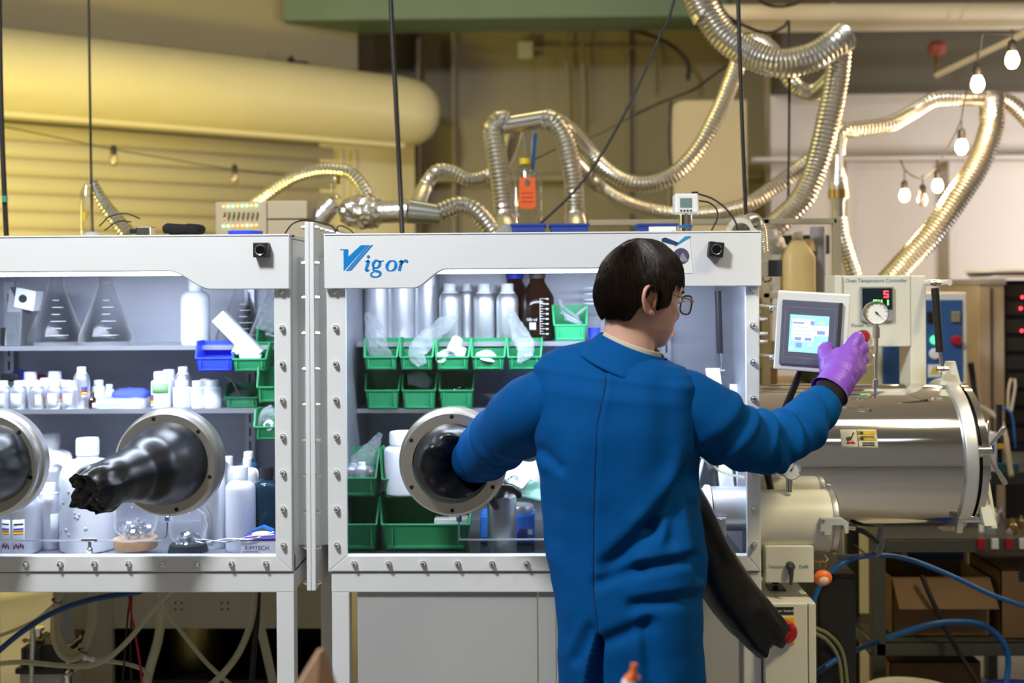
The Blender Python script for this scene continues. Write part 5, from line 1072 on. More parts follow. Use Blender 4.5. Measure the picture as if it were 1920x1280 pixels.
duct('silver duct in a wide U between the T pipe and the ceiling corner', [(1026, 222, 1.21), (1060, 240, 1.42), (1095, 275, 1.55), (1140, 322, 1.6), (1195, 345, 1.6), (1255, 332, 1.6), (1305, 286, 1.6), (1345, 215, 1.6), (1372, 150, 1.6), (1388, 105, 1.6)], 16)
duct('silver duct in the lower long sag reaching the middle post', [(1070, 298, 1.24), (1090, 318, 1.5), (1112, 342, 1.7), (1160, 374, 1.75), (1230, 396, 1.75), (1310, 402, 1.75), (1390, 388, 1.75), (1450, 352, 1.75), (1500, 316, 1.72), (1566, 268, 1.62)], 15)
duct('silver duct rising left of the T pipe as an upright column', [(950, 441, 0.66), (949, 436, 0.95), (946, 415, 1.18), (943, 380, 1.2), (936, 320, 1.2), (928, 270, 1.2), (926, 240, 1.2), (938, 226, 1.2), (952, 228, 1.2)], 20)
duct('silver duct bending down right of the T pipe', [(1015, 226, 1.2), (1036, 228, 1.2), (1056, 255, 1.2), (1068, 300, 1.2), (1076, 350, 1.2), (1078, 410, 1.18), (1080, 436, 0.95), (1080, 441, 0.66)], 19)
duct('silver duct snaking up to the T pipe from the foil joint', [(780, 394, 1.02), (784, 380, 1.3), (796, 352, 1.5), (818, 322, 1.5), (846, 322, 1.5), (878, 336, 1.5), (908, 332, 1.5), (938, 312, 1.5), (955, 280, 1.4), (966, 240, 1.24)], 14)
duct('slim silver duct arching over the shutter base', [(470, 388, 1.7), (505, 362, 1.7), (548, 334, 1.7), (590, 320, 1.7), (625, 318, 1.7), (655, 324, 1.7), (676, 344, 1.7), (690, 368, 1.7)], 12)
duct('short silver duct beside the thin black cable at the left', [(172, 338, 1.2), (178, 352, 1.2), (192, 378, 1.2), (214, 408, 1.2), (240, 440, 1.2)], (9, 16))
duct('crinkled silver duct curling down beside the upright column', [(826, 398, 1.0), (858, 386, 1.0), (886, 392, 1.0), (908, 412, 1.0), (930, 442, 1.0)], 18)
duct('small silver duct loop behind the thick ceiling duct', [(1388, 104, 1.6), (1398, 84, 1.55), (1425, 78, 1.5), (1450, 98, 1.45), (1470, 132, 1.4), (1500, 168, 1.4), (1530, 172, 1.35), (1562, 146, 1.2)], 15)
duct('silver duct reaching from the middle post to the bulb junction', [(1570, 290, 1.6), (1572, 262, 1.6), (1584, 245, 1.6), (1620, 240, 1.62), (1668, 232, 1.65), (1715, 208, 1.7), (1755, 186, 1.7), (1806, 183, 1.7)], 14)
duct('wide silver duct sweeping down below the bulbs to the wall', [(1862, 190, 1.7), (1858, 240, 1.7), (1835, 305, 1.7), (1795, 370, 1.7), (1745, 440, 1.7), (1690, 500, 1.7), (1650, 545, 1.7)], 22)
duct('silver duct leaving the bulb junction past the photo edge', [(1862, 188, 1.72), (1885, 190, 1.72), (1912, 208, 1.72), (1950, 250, 1.72)], 15)
duct('silver duct dropping behind the oven controller', [(1574, 408, 1.6), (1578, 440, 1.6), (1590, 480, 1.6), (1604, 520, 1.6)], 13)
q0, q1 = at(1800, 184, 1.7), at(1866, 184, 1.7); t = thing('duct_junction', 'smooth metal duct junction hanging at the highest bulbs', 'duct fitting', q0); m = MB(); m.cyl(q0, q1, 0.033, n=24); m.build('sleeve', FOIL, t); m = MB(); m.lathe([(0.05, -0.07), (0.05, 0.02), (0.035, 0.05)], at(1860, 195, 1.7), n=24); m.build('branch', FOIL, t)
# T pipe with clear housing and orange tag
t = thing('t_pipe', 'shiny metal T pipe above a clear housing with an orange label', 'pipe fitting', at(990, 410, 1.2)); m = MB(); q0, q1 = at(942, 236, 1.2), at(1026, 222, 1.2); m.cyl(q0, q1, 0.034, n=28); m.build('cross_tube', pm('foil_tape', (0.82, 0.80, 0.72), 0.16, 1.0, bump=0.05, bs=30), t)
m = MB(); m.lathe([(0.022, 0.0), (0.018, -0.05), (0.012, -0.10), (0.014, -0.14), (0.010, -0.18)], at(990, 248, 1.2), n=20); m.build('neck', ACRY, t)
m = MB(); m.lathe([(0.02, 0), (0.02, 0.022)], at(984, 308, 1.19), n=16); m.build('yellow_band', YEL, t)
m = MB(); m.cyl(at(1004, 250, 1.22), at(998, 325, 1.22), 0.007, n=12); m.build('blue_rod', BLUET, t)
m = MB(); s = S(1.2); q = at(990, 425, 1.2); m.lathe([(0.0, 0), (0.054, 0.0), (0.056, 0.01), (0.056, 100*s), (0.045, 112*s), (0.014, 116*s)], q, n=32, caps=False); m.build('clear_housing', ACRY, t)
m = MB(); c = at(989, 362, 1.16); m.prism([(c.x-15*s, c.z+28*s), (c.x+15*s, c.z+28*s), (c.x+16*s, c.z-24*s), (c.x+10*s, c.z-30*s), (c.x-10*s, c.z-30*s), (c.x-16*s, c.z-24*s)], 1.13, 1.134); lb = m.build('orange_label', pm('orange_tag_card', (0.85, 0.13, 0.02), 0.6), t, ang=0)
m = MB(); m.lathe([(0.005, -0.002), (0.012, -0.002), (0.012, 0.0)], (c.x, 1.13, c.z+18*s), (0, 1, 0), n=20); m.build('grommet', CHROME, lb)
for k in range(3): m = MB(); m.box(c.x-11*s, c.x+11*s, 1.129, 1.13, c.z-(2+8*k)*s, c.z-(0.4+8*k)*s); m.build('print_line', pm('dark_orange_print', (0.35, 0.04, 0.01), 0.6), lb, ang=0)
# crumpled foil joint: cone, foil wad, smooth sleeve
t = thing('foil_joint', 'crumpled aluminium foil joint between a cone and a smooth sleeve', 'duct fitting', at(680, 420, 1.0)); q = at(683, 398, 1.0); m = MB()
def fn(u, v):
    a = pi*u; b = 2*pi*v; p = Vector((cos(a)*44, sin(a)*cos(b)*30, sin(a)*sin(b)*30))*S(1.0)
    n_ = noise.noise(p*22); n2 = noise.noise(p*55 + Vector((4, 0, 0))); return q + p*(1 + 0.25*n_ + 0.22*abs(n2))
m.grid(fn, 36, 44, False, True); m.build('foil_wad', FOIL, t, ang=15)
m = MB(); m.cyl(at(712, 398, 1.0), at(762, 396, 1.0), 21*S(1.0), n=32); m.lathe([(22.5*S(1.0), 0), (22.5*S(1.0), 0.012)], at(758, 396, 1.0), (1, 0, 0), n=32); m.build('sleeve', FOIL, t)
m = MB(); m.cyl(at(768, 396, 1.0), at(826, 402, 1.0), 23*S(1.0), 18*S(1.0), n=32); m.build('reducer', pm('grey_galvanised', (0.45, 0.47, 0.45), 0.25, 0.9), t)
t = thing('foil_funnel', 'foil covered funnel rising left of the crumpled joint', 'funnel', at(620, 425, 1.0)); m = MB()
a, b = at(560, 452, 1.0), at(626, 378, 1.0); P = [a.lerp(b, k/10) for k in range(11)]; m.tube(P, [ (26 - 9*k/10 + 2*noise.noise(Vector((k, 0, 3))))*S(1.0) for k in range(11)], 28); m.build('cone', FOIL, t)
m = MB(); m.lathe([(16*S(1.0), 0), (6*S(1.0), 10*S(1.0)), (5*S(1.0), 40*S(1.0)), (8*S(1.0), 46*S(1.0))], at(626, 372, 1.0), n=20); m.build('spout', ACRY, t)
m = MB(); m.lathe([(5*S(1.0), 0), (5*S(1.0), 16*S(1.0))], at(634, 345, 1.0), n=14); m.build('fitting', BRASS, t)
# glass/brass post beside the right duct
t = thing('vent_post', 'brass and clear vent post holding a duct bend', 'post', at(1572, 420, 1.6)); s = S(1.6); q = at(1572, 440, 1.6)
m = MB(); m.lathe([(11*s, 0), (11*s, 60*s), (16*s, 75*s), (17*s, 105*s), (10*s, 125*s), (9*s, 190*s)], q, n=24); m.build('sleeve', FOIL, t); m = MB(); m.lathe([(18*s, 68*s), (18*s, 84*s)], q, n=24); m.build('brass_band', BRASS, t)
m = MB(); m.cyl(at(1550, 286, 1.6), at(1572, 286, 1.6), 3*s, n=10); m.build('clamp', PAPER, t); m = MB(); m.box(q.x-2*s, q.x+3*s, 1.55, 1.57, q.z+120*s, q.z+185*s); m.build('strip', PAPER, t, ang=0)
# hanging black cables and poles
def cable(name, label, pts, rpx, cat='cable', mat=BLACKC, step=0.03):
    Y = pts[0][2]; m = MB(); m.tube(cr(to_ceiling(PP(pts), pts), step), rpx*S(Y), 10); return tag(m.build(name, mat), label, cat)
cable('hanging_cable', 'thin black cable hanging before the shutter', [(166, -30, 1.0), (169, 200, 1.0), (171, 330, 1.0), (174, 440, 0.9)], 2.4)
cable('support_pole', 'thick black pole cut by the photo edge at the shutter', [(-2, -30, 0.6), (2, 200, 0.6), (9, 380, 0.6), (12, 442, 0.6)], 4.8, 'pole')
m = MB(); q = at(9, 373, 0.59); m.lathe([(0.0088, -0.01), (0.0095, 0.0), (0.0088, 0.01)], q, n=14); tag(m.build('green_tape', pm('teal_tape', (0.05, 0.30, 0.24), 0.5)), 'teal tape wound around the pole at the photo edge', 'tape')
cable('support_pole', 'thick black pole leaning in front of the back wall', [(731, -40, 0.55), (742, 180, 0.55), (750, 340, 0.55), (754, 437, 0.5)], 4.6, 'pole')
cable('support_pole', 'thick black pole crossing the ceiling duct', [(1383, -40, 0.55), (1389, 150, 0.55), (1394, 290, 0.55), (1399, 405, 0.55)], 4.0, 'pole')
cable('hanging_cable', 'thin black cable hanging right of the thick duct', [(1479, 40, 1.3), (1480, 200, 1.3), (1478, 395, 1.3)], 2.6)
cable('slanting_cable', 'black cable slanting across the back wall down to the blue bins', [(1275, -40, 0.9), (1240, 60, 0.9), (1195, 165, 0.9), (1135, 278, 0.9), (1080, 355, 0.9), (1012, 420, 0.9)], 2.6)
cable('wall_cable', 'dark cable bundle sagging along the back wall top', [(780, 70, 4.8), (830, 26, 4.8), (900, 30, 4.8), (1000, 35, 4.8), (1090, 48, 4.8), (1180, 55, 4.8), (1250, 80, 4.8), (1288, 115, 4.8), (1290, 150, 4.8)], 4.0)
GC = 'grey conduits on the back wall'
def conduit(label, pts, r=3.6): m = MB(); m.tube(cr(PP(pts), 0.04), r*S(pts[0][2]), 8); tag(m.build('wall_conduit', pm('conduit_grey', (0.26, 0.23, 0.16), 0.5, 0.2), ang=60), label, 'conduit', GC)
YW = 5.1
conduit('thin conduit with a bend, leftmost on the back wall', [(784, 340, YW), (784, 200, YW), (782, 90, YW), (788, 45, YW), (806, 28, YW), (840, 24, YW)])
conduit('conduit pair on the back wall, the one nearer the junction box', [(1066, 240, YW), (1064, 150, YW), (1060, 90, YW), (1068, 60, YW), (1090, 50, YW)])
conduit('conduit pair on the back wall, the one nearer the slanting cable', [(1095, 240, YW), (1094, 150, YW), (1092, 90, YW), (1100, 58, YW), (1120, 50, YW)])
conduit('level conduit running right from the junction box', [(998, 91, YW), (1100, 91, YW), (1210, 89, YW), (1226, 100, YW), (1228, 170, YW)], 2.5)
conduit('short upright conduit above the junction box', [(981, 80, YW), (980, 35, YW)], 3)
q = at(985, 94, YW); m = MB(); m.box(q.x-0.055, q.x+0.055, YW-0.03, YW+0.05, q.z-0.06, q.z+0.06); tag(m.build('junction_box', pm('junction_grey', (0.42, 0.43, 0.34), 0.5), ang=0, bev=0.008), 'pale junction box on the back wall', 'junction box')
m = MB(); q = at(843, 12, 4.6); m.box(q.x-0.05, q.x+0.06, 4.58, 4.75, q.z-0.05, q.z+0.12); tag(m.build('speaker_box', BLACK, ang=0, bev=0.01), 'small dark box under the green beam', 'box')
# big pipe and flat beam across the upper right, sprinkler pipe
a, b = at(1330, 24, 3.2), at(2050, 20, 3.2); m = MB(); m.cyl(a, b, 15*S(3.2), n=28)
t = thing('ceiling_pipe', 'wide cream pipe running across the upper right ceiling', 'pipe', a); m.build('pipe', DUCTW, t)
for px in (1558, 1775, 1800): m = MB(); q = at(px, 22, 3.2); m.lathe([(15.8*S(3.2), 0), (15.8*S(3.2), 0.02)], q, (1, 0, 0), n=28); m.build('pipe_band', DUCTW, t)
m = MB(); m.box(at(1390, 47, 3.3).x, at(2050, 47, 3.3).x, 3.3, 3.4, az(52, 3.3, 1600), az(38, 3.3, 1600)); tag(m.build('flat_beam', DUCTW, ang=0), 'flat cream beam just below the ceiling pipe', 'beam')
m = MB(); m.box(at(1380, 5, 3.5).x, at(2050, 5, 3.5).x, 3.6, 3.8, az(14, 3.6, 1600), 4.2); tag(m.build('dark_beam', pm('brown_beam', (0.10, 0.07, 0.04), 0.7), ang=0), 'dark brown beam behind the ceiling pipe', 'beam')
t = thing('sprinkler_pipe', 'cream sprinkler pipe slanting to a red head', 'pipe', at(1757, 140, 3.0)); m = MB(); m.cyl(at(1756, 141, 3.4), at(1990, 30, 2.4), 5.5*S(2.9), n=16); m.build('pipe', DUCTW, t)
m = MB(); m.lathe([(0.0, 0.0), (0.05, 0.02), (0.055, 0.06), (0.03, 0.09), (0.0, 0.09)], at(1757, 106, 3.6), n=20); m.build('head', pm('sprinkler_red', (0.25, 0.05, 0.03), 0.5), t); m = MB(); m.cyl(at(1757, 139, 3.5), at(1757, 106, 3.6), 0.012, n=10); m.build('stub', BRASS, t)
# cable mess in the ceiling corner
for lab, pts in (('black cable loop under the ceiling pipe', [(1345, 0, 2.0), (1365, 30, 2.0), (1400, 50, 2.0), (1440, 62, 2.0), (1470, 50, 2.0), (1478, 38, 2.0)]), ('black cable strung from the corner to the board', [(1384, 108, 1.62), (1340, 140, 2.2), (1300, 168, 2.6), (1240, 192, 2.6), (1190, 215, 2.6)]), ('black cable hanging along the corner edge', [(1258, 190, 3.925), (1256, 260, 3.925), (1259, 360, 3.925), (1257, 430, 3.925)]), ('brown ring cable at the top edge', [(1424, 0, 2.4), (1440, 10, 2.4), (1470, 12, 2.4), (1500, 4, 2.4), (1510, -6, 2.4)])):
    cable('loose_cable', lab, pts, 3.0)
# string lights
BULB = pm('lit_bulb', (1, 0.8, 0.5), 0.3, emit=(1.0, 0.62, 0.28), es=40.0); BULBG = glassy('bulb_glass', (0.95, 0.9, 0.8), 0.7, 0.05, 0.1)
def bulb(label, px, py, Y, lit, drop=26, sz=1.0, watts=7.0):
    q = at(px, py, Y); t = thing('string_bulb', label, 'light bulb', q, 'string light bulbs'); k = sz
    m = MB(); m.lathe([(0.0, -0.030*k), (0.012*k, -0.027*k), (0.021*k, -0.012*k), (0.022*k, 0.002*k), (0.017*k, 0.018*k), (0.012*k, 0.028*k)], q, n=20); m.build('bulb', BULB if lit else BULBG, t)
    m = MB(); m.lathe([(0.013*k, 0.026*k), (0.014*k, 0.03*k), (0.014*k, 0.058*k), (0.008*k, 0.066*k)], q, n=16); m.build('socket', BLACK, t)
    m = MB(); m.cyl(q + Vector((0, 0, 0.06*k)), q + Vector((0, 0, 0.066*k + drop*S(Y))), 0.003, n=8); m.build('lead', BLACKC, t)
    if lit:
        l = bpy.data.lights.new('bulb_light', 'POINT'); l.energy = watts; l.color = (1.0, 0.66, 0.34); l.shadow_soft_size = 0.03; o = bpy.data.objects.new('bulb_light', l); COL.objects.link(o); o.location = q + Vector((0, -0.06, -0.02)); 
bulb('lit bulb at the junction of the ducts, second highest', 1833, 157, 1.45, True, 22, 1.15)
bulb('lit bulb highest at the upper right', 1898, 112, 1.3, True, 20, 1.15)
bulb('lit bulb halfway down before the wide duct', 1803, 275, 1.6, True, 20, 1.1)
bulb('lit bulb lowest beside the wide duct', 1758, 348, 1.8, True, 20, 1.0)
bulb('lit bulb before the bright wall', 1696, 366, 2.1, True, 18, 1.0)
bulb('unlit bulb before the bright wall', 1730, 374, 2.0, False, 18, 1.0)
bulb('unlit bulb hanging before the shutter near the thin cable', 213, 300, 2.6, False, 2, 1.1)
bulb('unlit bulb hanging before the shutter near the lit electronics', 440, 335, 2.8, False, 2, 1.1)
cable('string_light_wire', 'wire of the string lights over the bright wall', [(1940, 40, 1.2), (1898, 64, 1.3), (1845, 62, 1.4), (1838, 95, 1.45), (1810, 180, 1.55), (1800, 230, 1.6), (1770, 290, 1.75), (1757, 310, 1.8), (1730, 335, 2.0), (1700, 322, 2.1), (1688, 300, 2.2)], 1.4, 'wire')
cable('string_light_wire', 'wire of the string lights before the shutter', [(-20, 232, 2.5), (100, 256, 2.5), (213, 280, 2.6), (330, 300, 2.7), (440, 318, 2.8), (560, 330, 3.0), (640, 332, 3.2)], 1.1, 'wire')
cable('string_light_wire', 'thin wire with a clip running behind the T pipe', [(1000, 300, 1.24), (1060, 272, 1.9), (1122, 252, 2.4), (1190, 215, 2.4), (1240, 190, 2.4)], 1.4, 'wire')
# things standing on the glovebox roofs
zr = ZT + 0.001
q = at(1286, 430, 0.22); t = thing('pressure_transmitter', 'white pressure transmitter with a small display on the glovebox roof', 'transmitter', (q.x, 0.22, zr)); s = S(0.22)
zc = az(383, 0.22, 1286)
m = MB(); m.lathe([(18*s, 0), (18*s, 6*s), (12*s, 7*s), (12*s, zc-zr-20*s), (14*s, zc-zr-18*s)], (q.x, 0.22, zr), n=28); m.build('flange_neck', CHROME, t)
m = MB(); m.lathe([(13*s, 14*s), (13*s, 19*s)], (q.x, 0.22, zr), n=28); m.build('blue_band', BLUET, t)
m = MB(); m.box(q.x-22*s, q.x+22*s, 0.19, 0.26, zc-18*s, zc+19*s); m.build('head', WHITE, t, ang=0, bev=0.006, seg=3)
m = MB(); m.box(q.x-13*s, q.x+9*s, 0.188, 0.19, zc-7*s, zc+10*s); m.build('display', pm('lcd_grey', (0.16, 0.24, 0.22), 0.3), t, ang=0)
for k in range(4): m = MB(); m.cyl((q.x+(-11+6*k)*s, 0.187, zc-13*s), (q.x+(-11+6*k)*s, 0.19, zc-13*s), 2*s, n=10); m.build('button', INKK, t)
m = MB(); m.box(q.x+10*s, q.x+22*s, 0.20, 0.22, zc+18*s, zc+23*s); m.build('plug', BLACK, t, ang=0, bev=0.002)
for k, dx in enumerate((-24, 24)): m = MB(); m.cyl((q.x+dx*s, 0.21, zr), (q.x+dx*s, 0.21, zr+8*s), 3*s, n=8); m.build('clamp_bolt', CHROME, t)
cable('transmitter_cable', 'black cable arching from the transmitter to the roof edge', [(1304, 362, 0.21), (1335, 372, 0.21), (1362, 392, 0.21), (1380, 418, 0.21), (1382, 434, 0.21)], 1.7, step=0.01)
cable('transmitter_cable', 'black cable looping low behind the transmitter', [(1308, 376, 0.23), (1330, 380, 0.23), (1345, 395, 0.23), (1344, 412, 0.23), (1334, 432, 0.23)], 1.6, step=0.01)
q = at(1388, 440, 0.30); m = MB(); m.lathe([(0.030, -0.01), (0.042, -0.01), (0.042, 0.012), (0.030, 0.012), (0.030, -0.01)], (q.x, 0.30, zr+0.012), (0.1, 1, 0.25), n=32, caps=False); m.lathe([(0.03, 0.012), (0.03, 0.16)], (q.x, 0.30, zr+0.012), (0.5, 1, -0.1), n=24, caps=False); tag(m.build('hose_collar', pm('collar_white', (0.7, 0.68, 0.6), 0.4)), 'white round hose collar standing at the roof corner', 'collar')
duct('corrugated hose piece behind the white collar', [(1398, 416, 0.36), (1414, 412, 0.40), (1424, 430, 0.42), (1428, 470, 0.44)], 12, 0.008)
for px0, px1, lab in ((960, 1025, 'navy bin on the roof below the T pipe'), (1033, 1106, 'navy bin on the roof second beside the slanting cable'), (1197, 1272, 'navy bin on the roof next to the transmitter')):
    x0, x1 = ax(px0, 0.42), ax(px1, 0.42); z1 = az(419, 0.42, px0); t = thing('navy_bin', lab, 'storage bin', ((x0+x1)/2, 0.5, zr), 'navy bins on the roof')
    m = MB(); m.prism([(x0+0.006, zr), (x1-0.006, zr), (x1, z1), (x0, z1)], 0.42, 0.58); m.build('body', NAVY, t, ang=0, bev=0.002); m = MB(); m.box(x0-0.003, x1+0.003, 0.415, 0.585, z1-0.008, z1); m.build('rim', NAVY, t, ang=0, bev=0.002)
    if px0 > 1150: m = MB(); m.box(x0+0.035, x1-0.005, 0.417, 0.419, zr+0.002, z1-0.01); m.build('card', PAPER, t, ang=0)
m = MB(); lump('black_cloth', pm('black_fleece', (0.010, 0.010, 0.011), 0.9, bump=0.3, bs=150), 'folded black cloth lying on the flask glovebox roof', 'cloth', 346, 431, 0.25, 72, 20, 0.12, 21, sq=4)
q = at(457, 435, 0.25); s = S(0.25); t = thing('tape_roll', 'blue tape roll lying on the flask glovebox roof', 'tape', (q.x, 0.27, zr)); m = MB(); m.lathe([(24*s, 0), (30*s, 0), (33*s, 15*s), (27*s, 15*s), (24*s, 0)], (q.x, 0.27, zr), n=36, caps=False); m.build('roll', BLUEB, t)
m = MB(); m.box(ax(86, 0.15), ax(142, 0.15), 0.15, 0.28, zr, zr+0.008); tag(m.build('pink_notepad', pm('pink_paper', (0.85, 0.22, 0.32), 0.6), ang=0, bev=0.001), 'flat pink notepad on the flask glovebox roof', 'notepad')
q = at(168, 440, 0.22); m = MB(); m.lathe([(0.034, 0), (0.034, 0.006), (0.026, 0.018), (0.012, 0.024), (0.0, 0.025)], (q.x, 0.24, zr), n=28); tag(m.build('domed_cap', PANELG), 'grey domed flange cap beside the pink notepad', 'cap')
t = thing('glass_column', 'clear column with a yellow mark behind the domed cap', 'column', at(163, 435, 0.9)); s = S(0.9); q = at(163, 450, 0.9); m = MB(); m.lathe([(12*s, 0), (12*s, 90*s), (5*s, 104*s), (5*s, 112*s)], q, n=24, caps=False); m.build('tube', ACRY, t); m = MB(); m.lathe([(4*s, 36*s), (4*s, 52*s)], q + Vector((0, -0.02, 0)), n=12); m.build('yellow_mark', YEL, t)
q = at(270, 428, 0.30); s = S(0.30); t = thing('roof_camera', 'small metal sensor head with black plug on the roof', 'sensor', (q.x, 0.30, zr)); m = MB(); m.box(q.x-12*s, q.x+16*s, 0.28, 0.33, zr+4*s, zr+26*s); m.build('head', CHROME, t, ang=0, bev=0.004); m = MB(); m.box(q.x-24*s, q.x-12*s, 0.285, 0.31, zr+12*s, zr+22*s); m.build('plug', BLACK, t, ang=0, bev=0.002); m = MB(); m.lathe([(10*s, 0), (10*s, 5*s)], (q.x+2*s, 0.30, zr), n=20); m.build('foot', CHROME, t)
cable('sensor_lead', 'thin dark lead curling to the roof sensor', [(196, 432, 0.34), (222, 415, 0.34), (246, 416, 0.32)], 1.3, step=0.01); cable('sensor_lead', 'thin dark lead with a plug hanging above the sensor', [(186, 424, 0.36), (206, 406, 0.36), (232, 400, 0.36), (246, 403, 0.36), (262, 410, 0.34)], 1.3, step=0.01)
cable('flange_cable', 'black cable arching over the white flange plates', [(534, 438, 0.10), (548, 420, 0.10), (570, 413, 0.12), (600, 417, 0.20), (622, 424, 0.28), (634, 436, 0.36)], 1.5, step=0.008)
cable('flange_cable', 'small black cable loop behind the flange plates', [(634, 436, 0.36), (632, 426, 0.36), (640, 423, 0.36), (655, 430, 0.38), (664, 438, 0.42)], 1.3, step=0.008)
q = at(400, 434, 0.22); m = MB(); m.cyl((q.x-0.012, 0.22, zr+0.007), (q.x+0.012, 0.22, zr+0.007), 0.007, n=14); tag(m.build('roof_fitting', CHROME), 'tiny metal fitting between cloth and tape roll', 'fitting')
# electronics with status lights behind the roof
t = thing('status_electronics', 'beige electronics rack with rows of green and orange lights', 'electronics', at(490, 440, 0.85)); Y = 0.85
m = MB(); pxbox(m, 404, 378, 500, 470, Y, Y+0.12); m.build('card_block', BOARD, t, ang=0, bev=0.003); m = MB(); pxbox(m, 492, 376, 576, 410, Y+0.01, Y+0.16); m.build('upper_module', BOARD, t, ang=0, bev=0.004); m = MB(); pxbox(m, 500, 412, 580, 470, Y+0.01, Y+0.16); m.build('lower_module', BOARD, t, ang=0, bev=0.004)
SLG = pm('status_green', (0.2, 1, 0.3), 0.4, emit=(0.25, 1.0, 0.3), es=7); SLO = pm('status_orange', (1, 0.5, 0.1), 0.4, emit=(1.0, 0.35, 0.08), es=5)
for row, y, cols in ((0, 387, 'oggoggog'), (1, 424, 'ggooogoo'), (2, 409, 'o')):
    for k, ch in enumerate(cols):
        q = at(419 + k*8.8, y - k*0.3, Y-0.004); m = MB(); m.sph(q, 0.0035, n=8, m=6); m.build('status_light', SLG if ch == 'g' else SLO, t)
for k in range(8): m = MB(); m.obox(at(420 + k*8.8, 404, Y-0.006), (0.003, 0, 0.012), (0.002, 0, -0.001), (0, 0.004, 0)); m.build('connector', pm('olive_plastic', (0.25, 0.22, 0.08), 0.5), t, ang=0)
# ------------------------------------------------------------------ far right: cabinets, rack, bench
Y = 1.4; t = thing('blue_control_cabinet', 'blue fronted control cabinet with lights and a red stop button', 'cabinet', (ax(1735, Y), Y+0.2, 0))
m = MB(); m.box(ax(1650, Y), ax(1816, Y), Y+0.012, Y+0.45, 0, az(548, Y, 1770)); m.build('body', CREAM, t, ang=0, bev=0.006)
m = MB(); m.box(ax(1656, Y), ax(1806, Y), Y+0.002, Y+0.012, 0.10, az(562, Y, 1770)); m.build('blue_front', pm('blue_panel_paint', (0.035, 0.11, 0.30), 0.45, var=0.05), t, ang=0, bev=0.003)
m = MB(); m.box(ax(1688, Y), ax(1698, Y), Y-0.002, Y+0.004, 0.10, az(562, Y, 1770)); m.build('door_edge', CREAM, t, ang=0)
def dialp(nm, mat, px, py, r, d, par=t): m = MB(); m.lathe([(r, 0), (r, -d*0.7), (r*0.8, -d), (0, -d)], at(px, py, Y+0.002), (0, 1, 0), n=20); return m.build(nm, mat, par)
dialp('stop_button', REDP, 1791, 638, 0.019, 0.03); dialp('green_lamp', pm('lamp_green', (0.1, 0.8, 0.3), 0.3, emit=(0.1, 1.0, 0.35), es=1.6), 1752, 637, 0.017, 0.015); dialp('red_lamp', LEDR, 1749, 588, 0.008, 0.008)
dialp('small_gauge', PAPER, 1752, 663, 0.022, 0.012)
for px in (1747, 1792): m = MB(); pxbox(m, px-7, 584, px+9, 604, Y-0.012, Y+0.004); m.build('switch', BLACK if px < 1760 else pm('olive_switch', (0.28, 0.24, 0.15), 0.5), t, ang=0, bev=0.003)
m = MB(); pxbox(m, 1740, 683, 1764, 707, Y-0.001, Y+0.003); w_ = m.build('warning_plate', PAPER, t, ang=0)
m = MB(); q = at(1752, 694, Y-0.002); m.prism([(q.x-0.019, q.z-0.014), (q.x+0.019, q.z-0.014), (q.x, q.z+0.018)], Y-0.003, Y-0.001); m.build('triangle', YEL, w_, ang=0)
Y = 2.3; t = thing('tall_locker', 'tall beige locker behind the blue cabinet with papers on top', 'locker', (ax(1860, Y), Y+0.2, 0))
m = MB(); m.box(ax(1836, Y), ax(1884, Y), Y, Y+0.5, 0, az(527, Y, 1860)); m.build('body', pm('beige_locker', (0.40, 0.34, 0.27), 0.5), t, ang=0, bev=0.004)
m = MB(); m.box(ax(1834, Y), ax(1886, Y), Y-0.01, Y+0.5, az(533, Y, 1860), az(523, Y, 1860)); m.build('top_board', GREYP, t, ang=0)
m = MB(); m.box(ax(1857, Y), ax(1861, Y), Y-0.008, Y+0.01, 0.1, az(540, Y, 1860)); m.build('door_gap', DARKM, t, ang=0)
t = thing('server_rack', 'dark open equipment rack with red status lights at the photo edge', 'rack', (ax(1940, Y), Y+0.2, 0)); zt = az(525, Y, 1900)
m = MB(); m.box(ax(1887, Y), ax(2060, Y), Y+0.05, Y+0.5, 0, zt); m.build('body', BLACK, t, ang=0, bev=0.004)
for k in range(9): m = MB(); z = zt - 0.08 - 0.085*k; m.box(ax(1892, Y), ax(2055, Y), Y+0.03, Y+0.05, z, z+0.06); m.build('unit_front', pm('rack_unit', (0.02, 0.018, 0.016), 0.5), t, ang=0, bev=0.003)
for px, py in ((1914, 578), (1917, 557), (1916, 620)): m = MB(); m.sph(at(px, py, Y+0.02), 0.007, n=8, m=6); m.build('status_light', LEDR, t)
for k in range(3): m = MB(); z = az(522, Y, 1890) + 0.003 + 0.013*k; m.box(ax(1862-4*k, Y), ax(1990, Y), Y, Y+0.3, z, z+0.012); tag(m.build('paper_stack', (PAPER, pm('navy_cover', (0.05, 0.06, 0.14), 0.5), PAPER)[k], ang=0, bev=0.002), ['lowest pale folder on the tall locker', 'dark folder in the middle of the pile on the locker', 'topmost pale folder on the tall locker'][k], 'folder', 'folders on the locker')
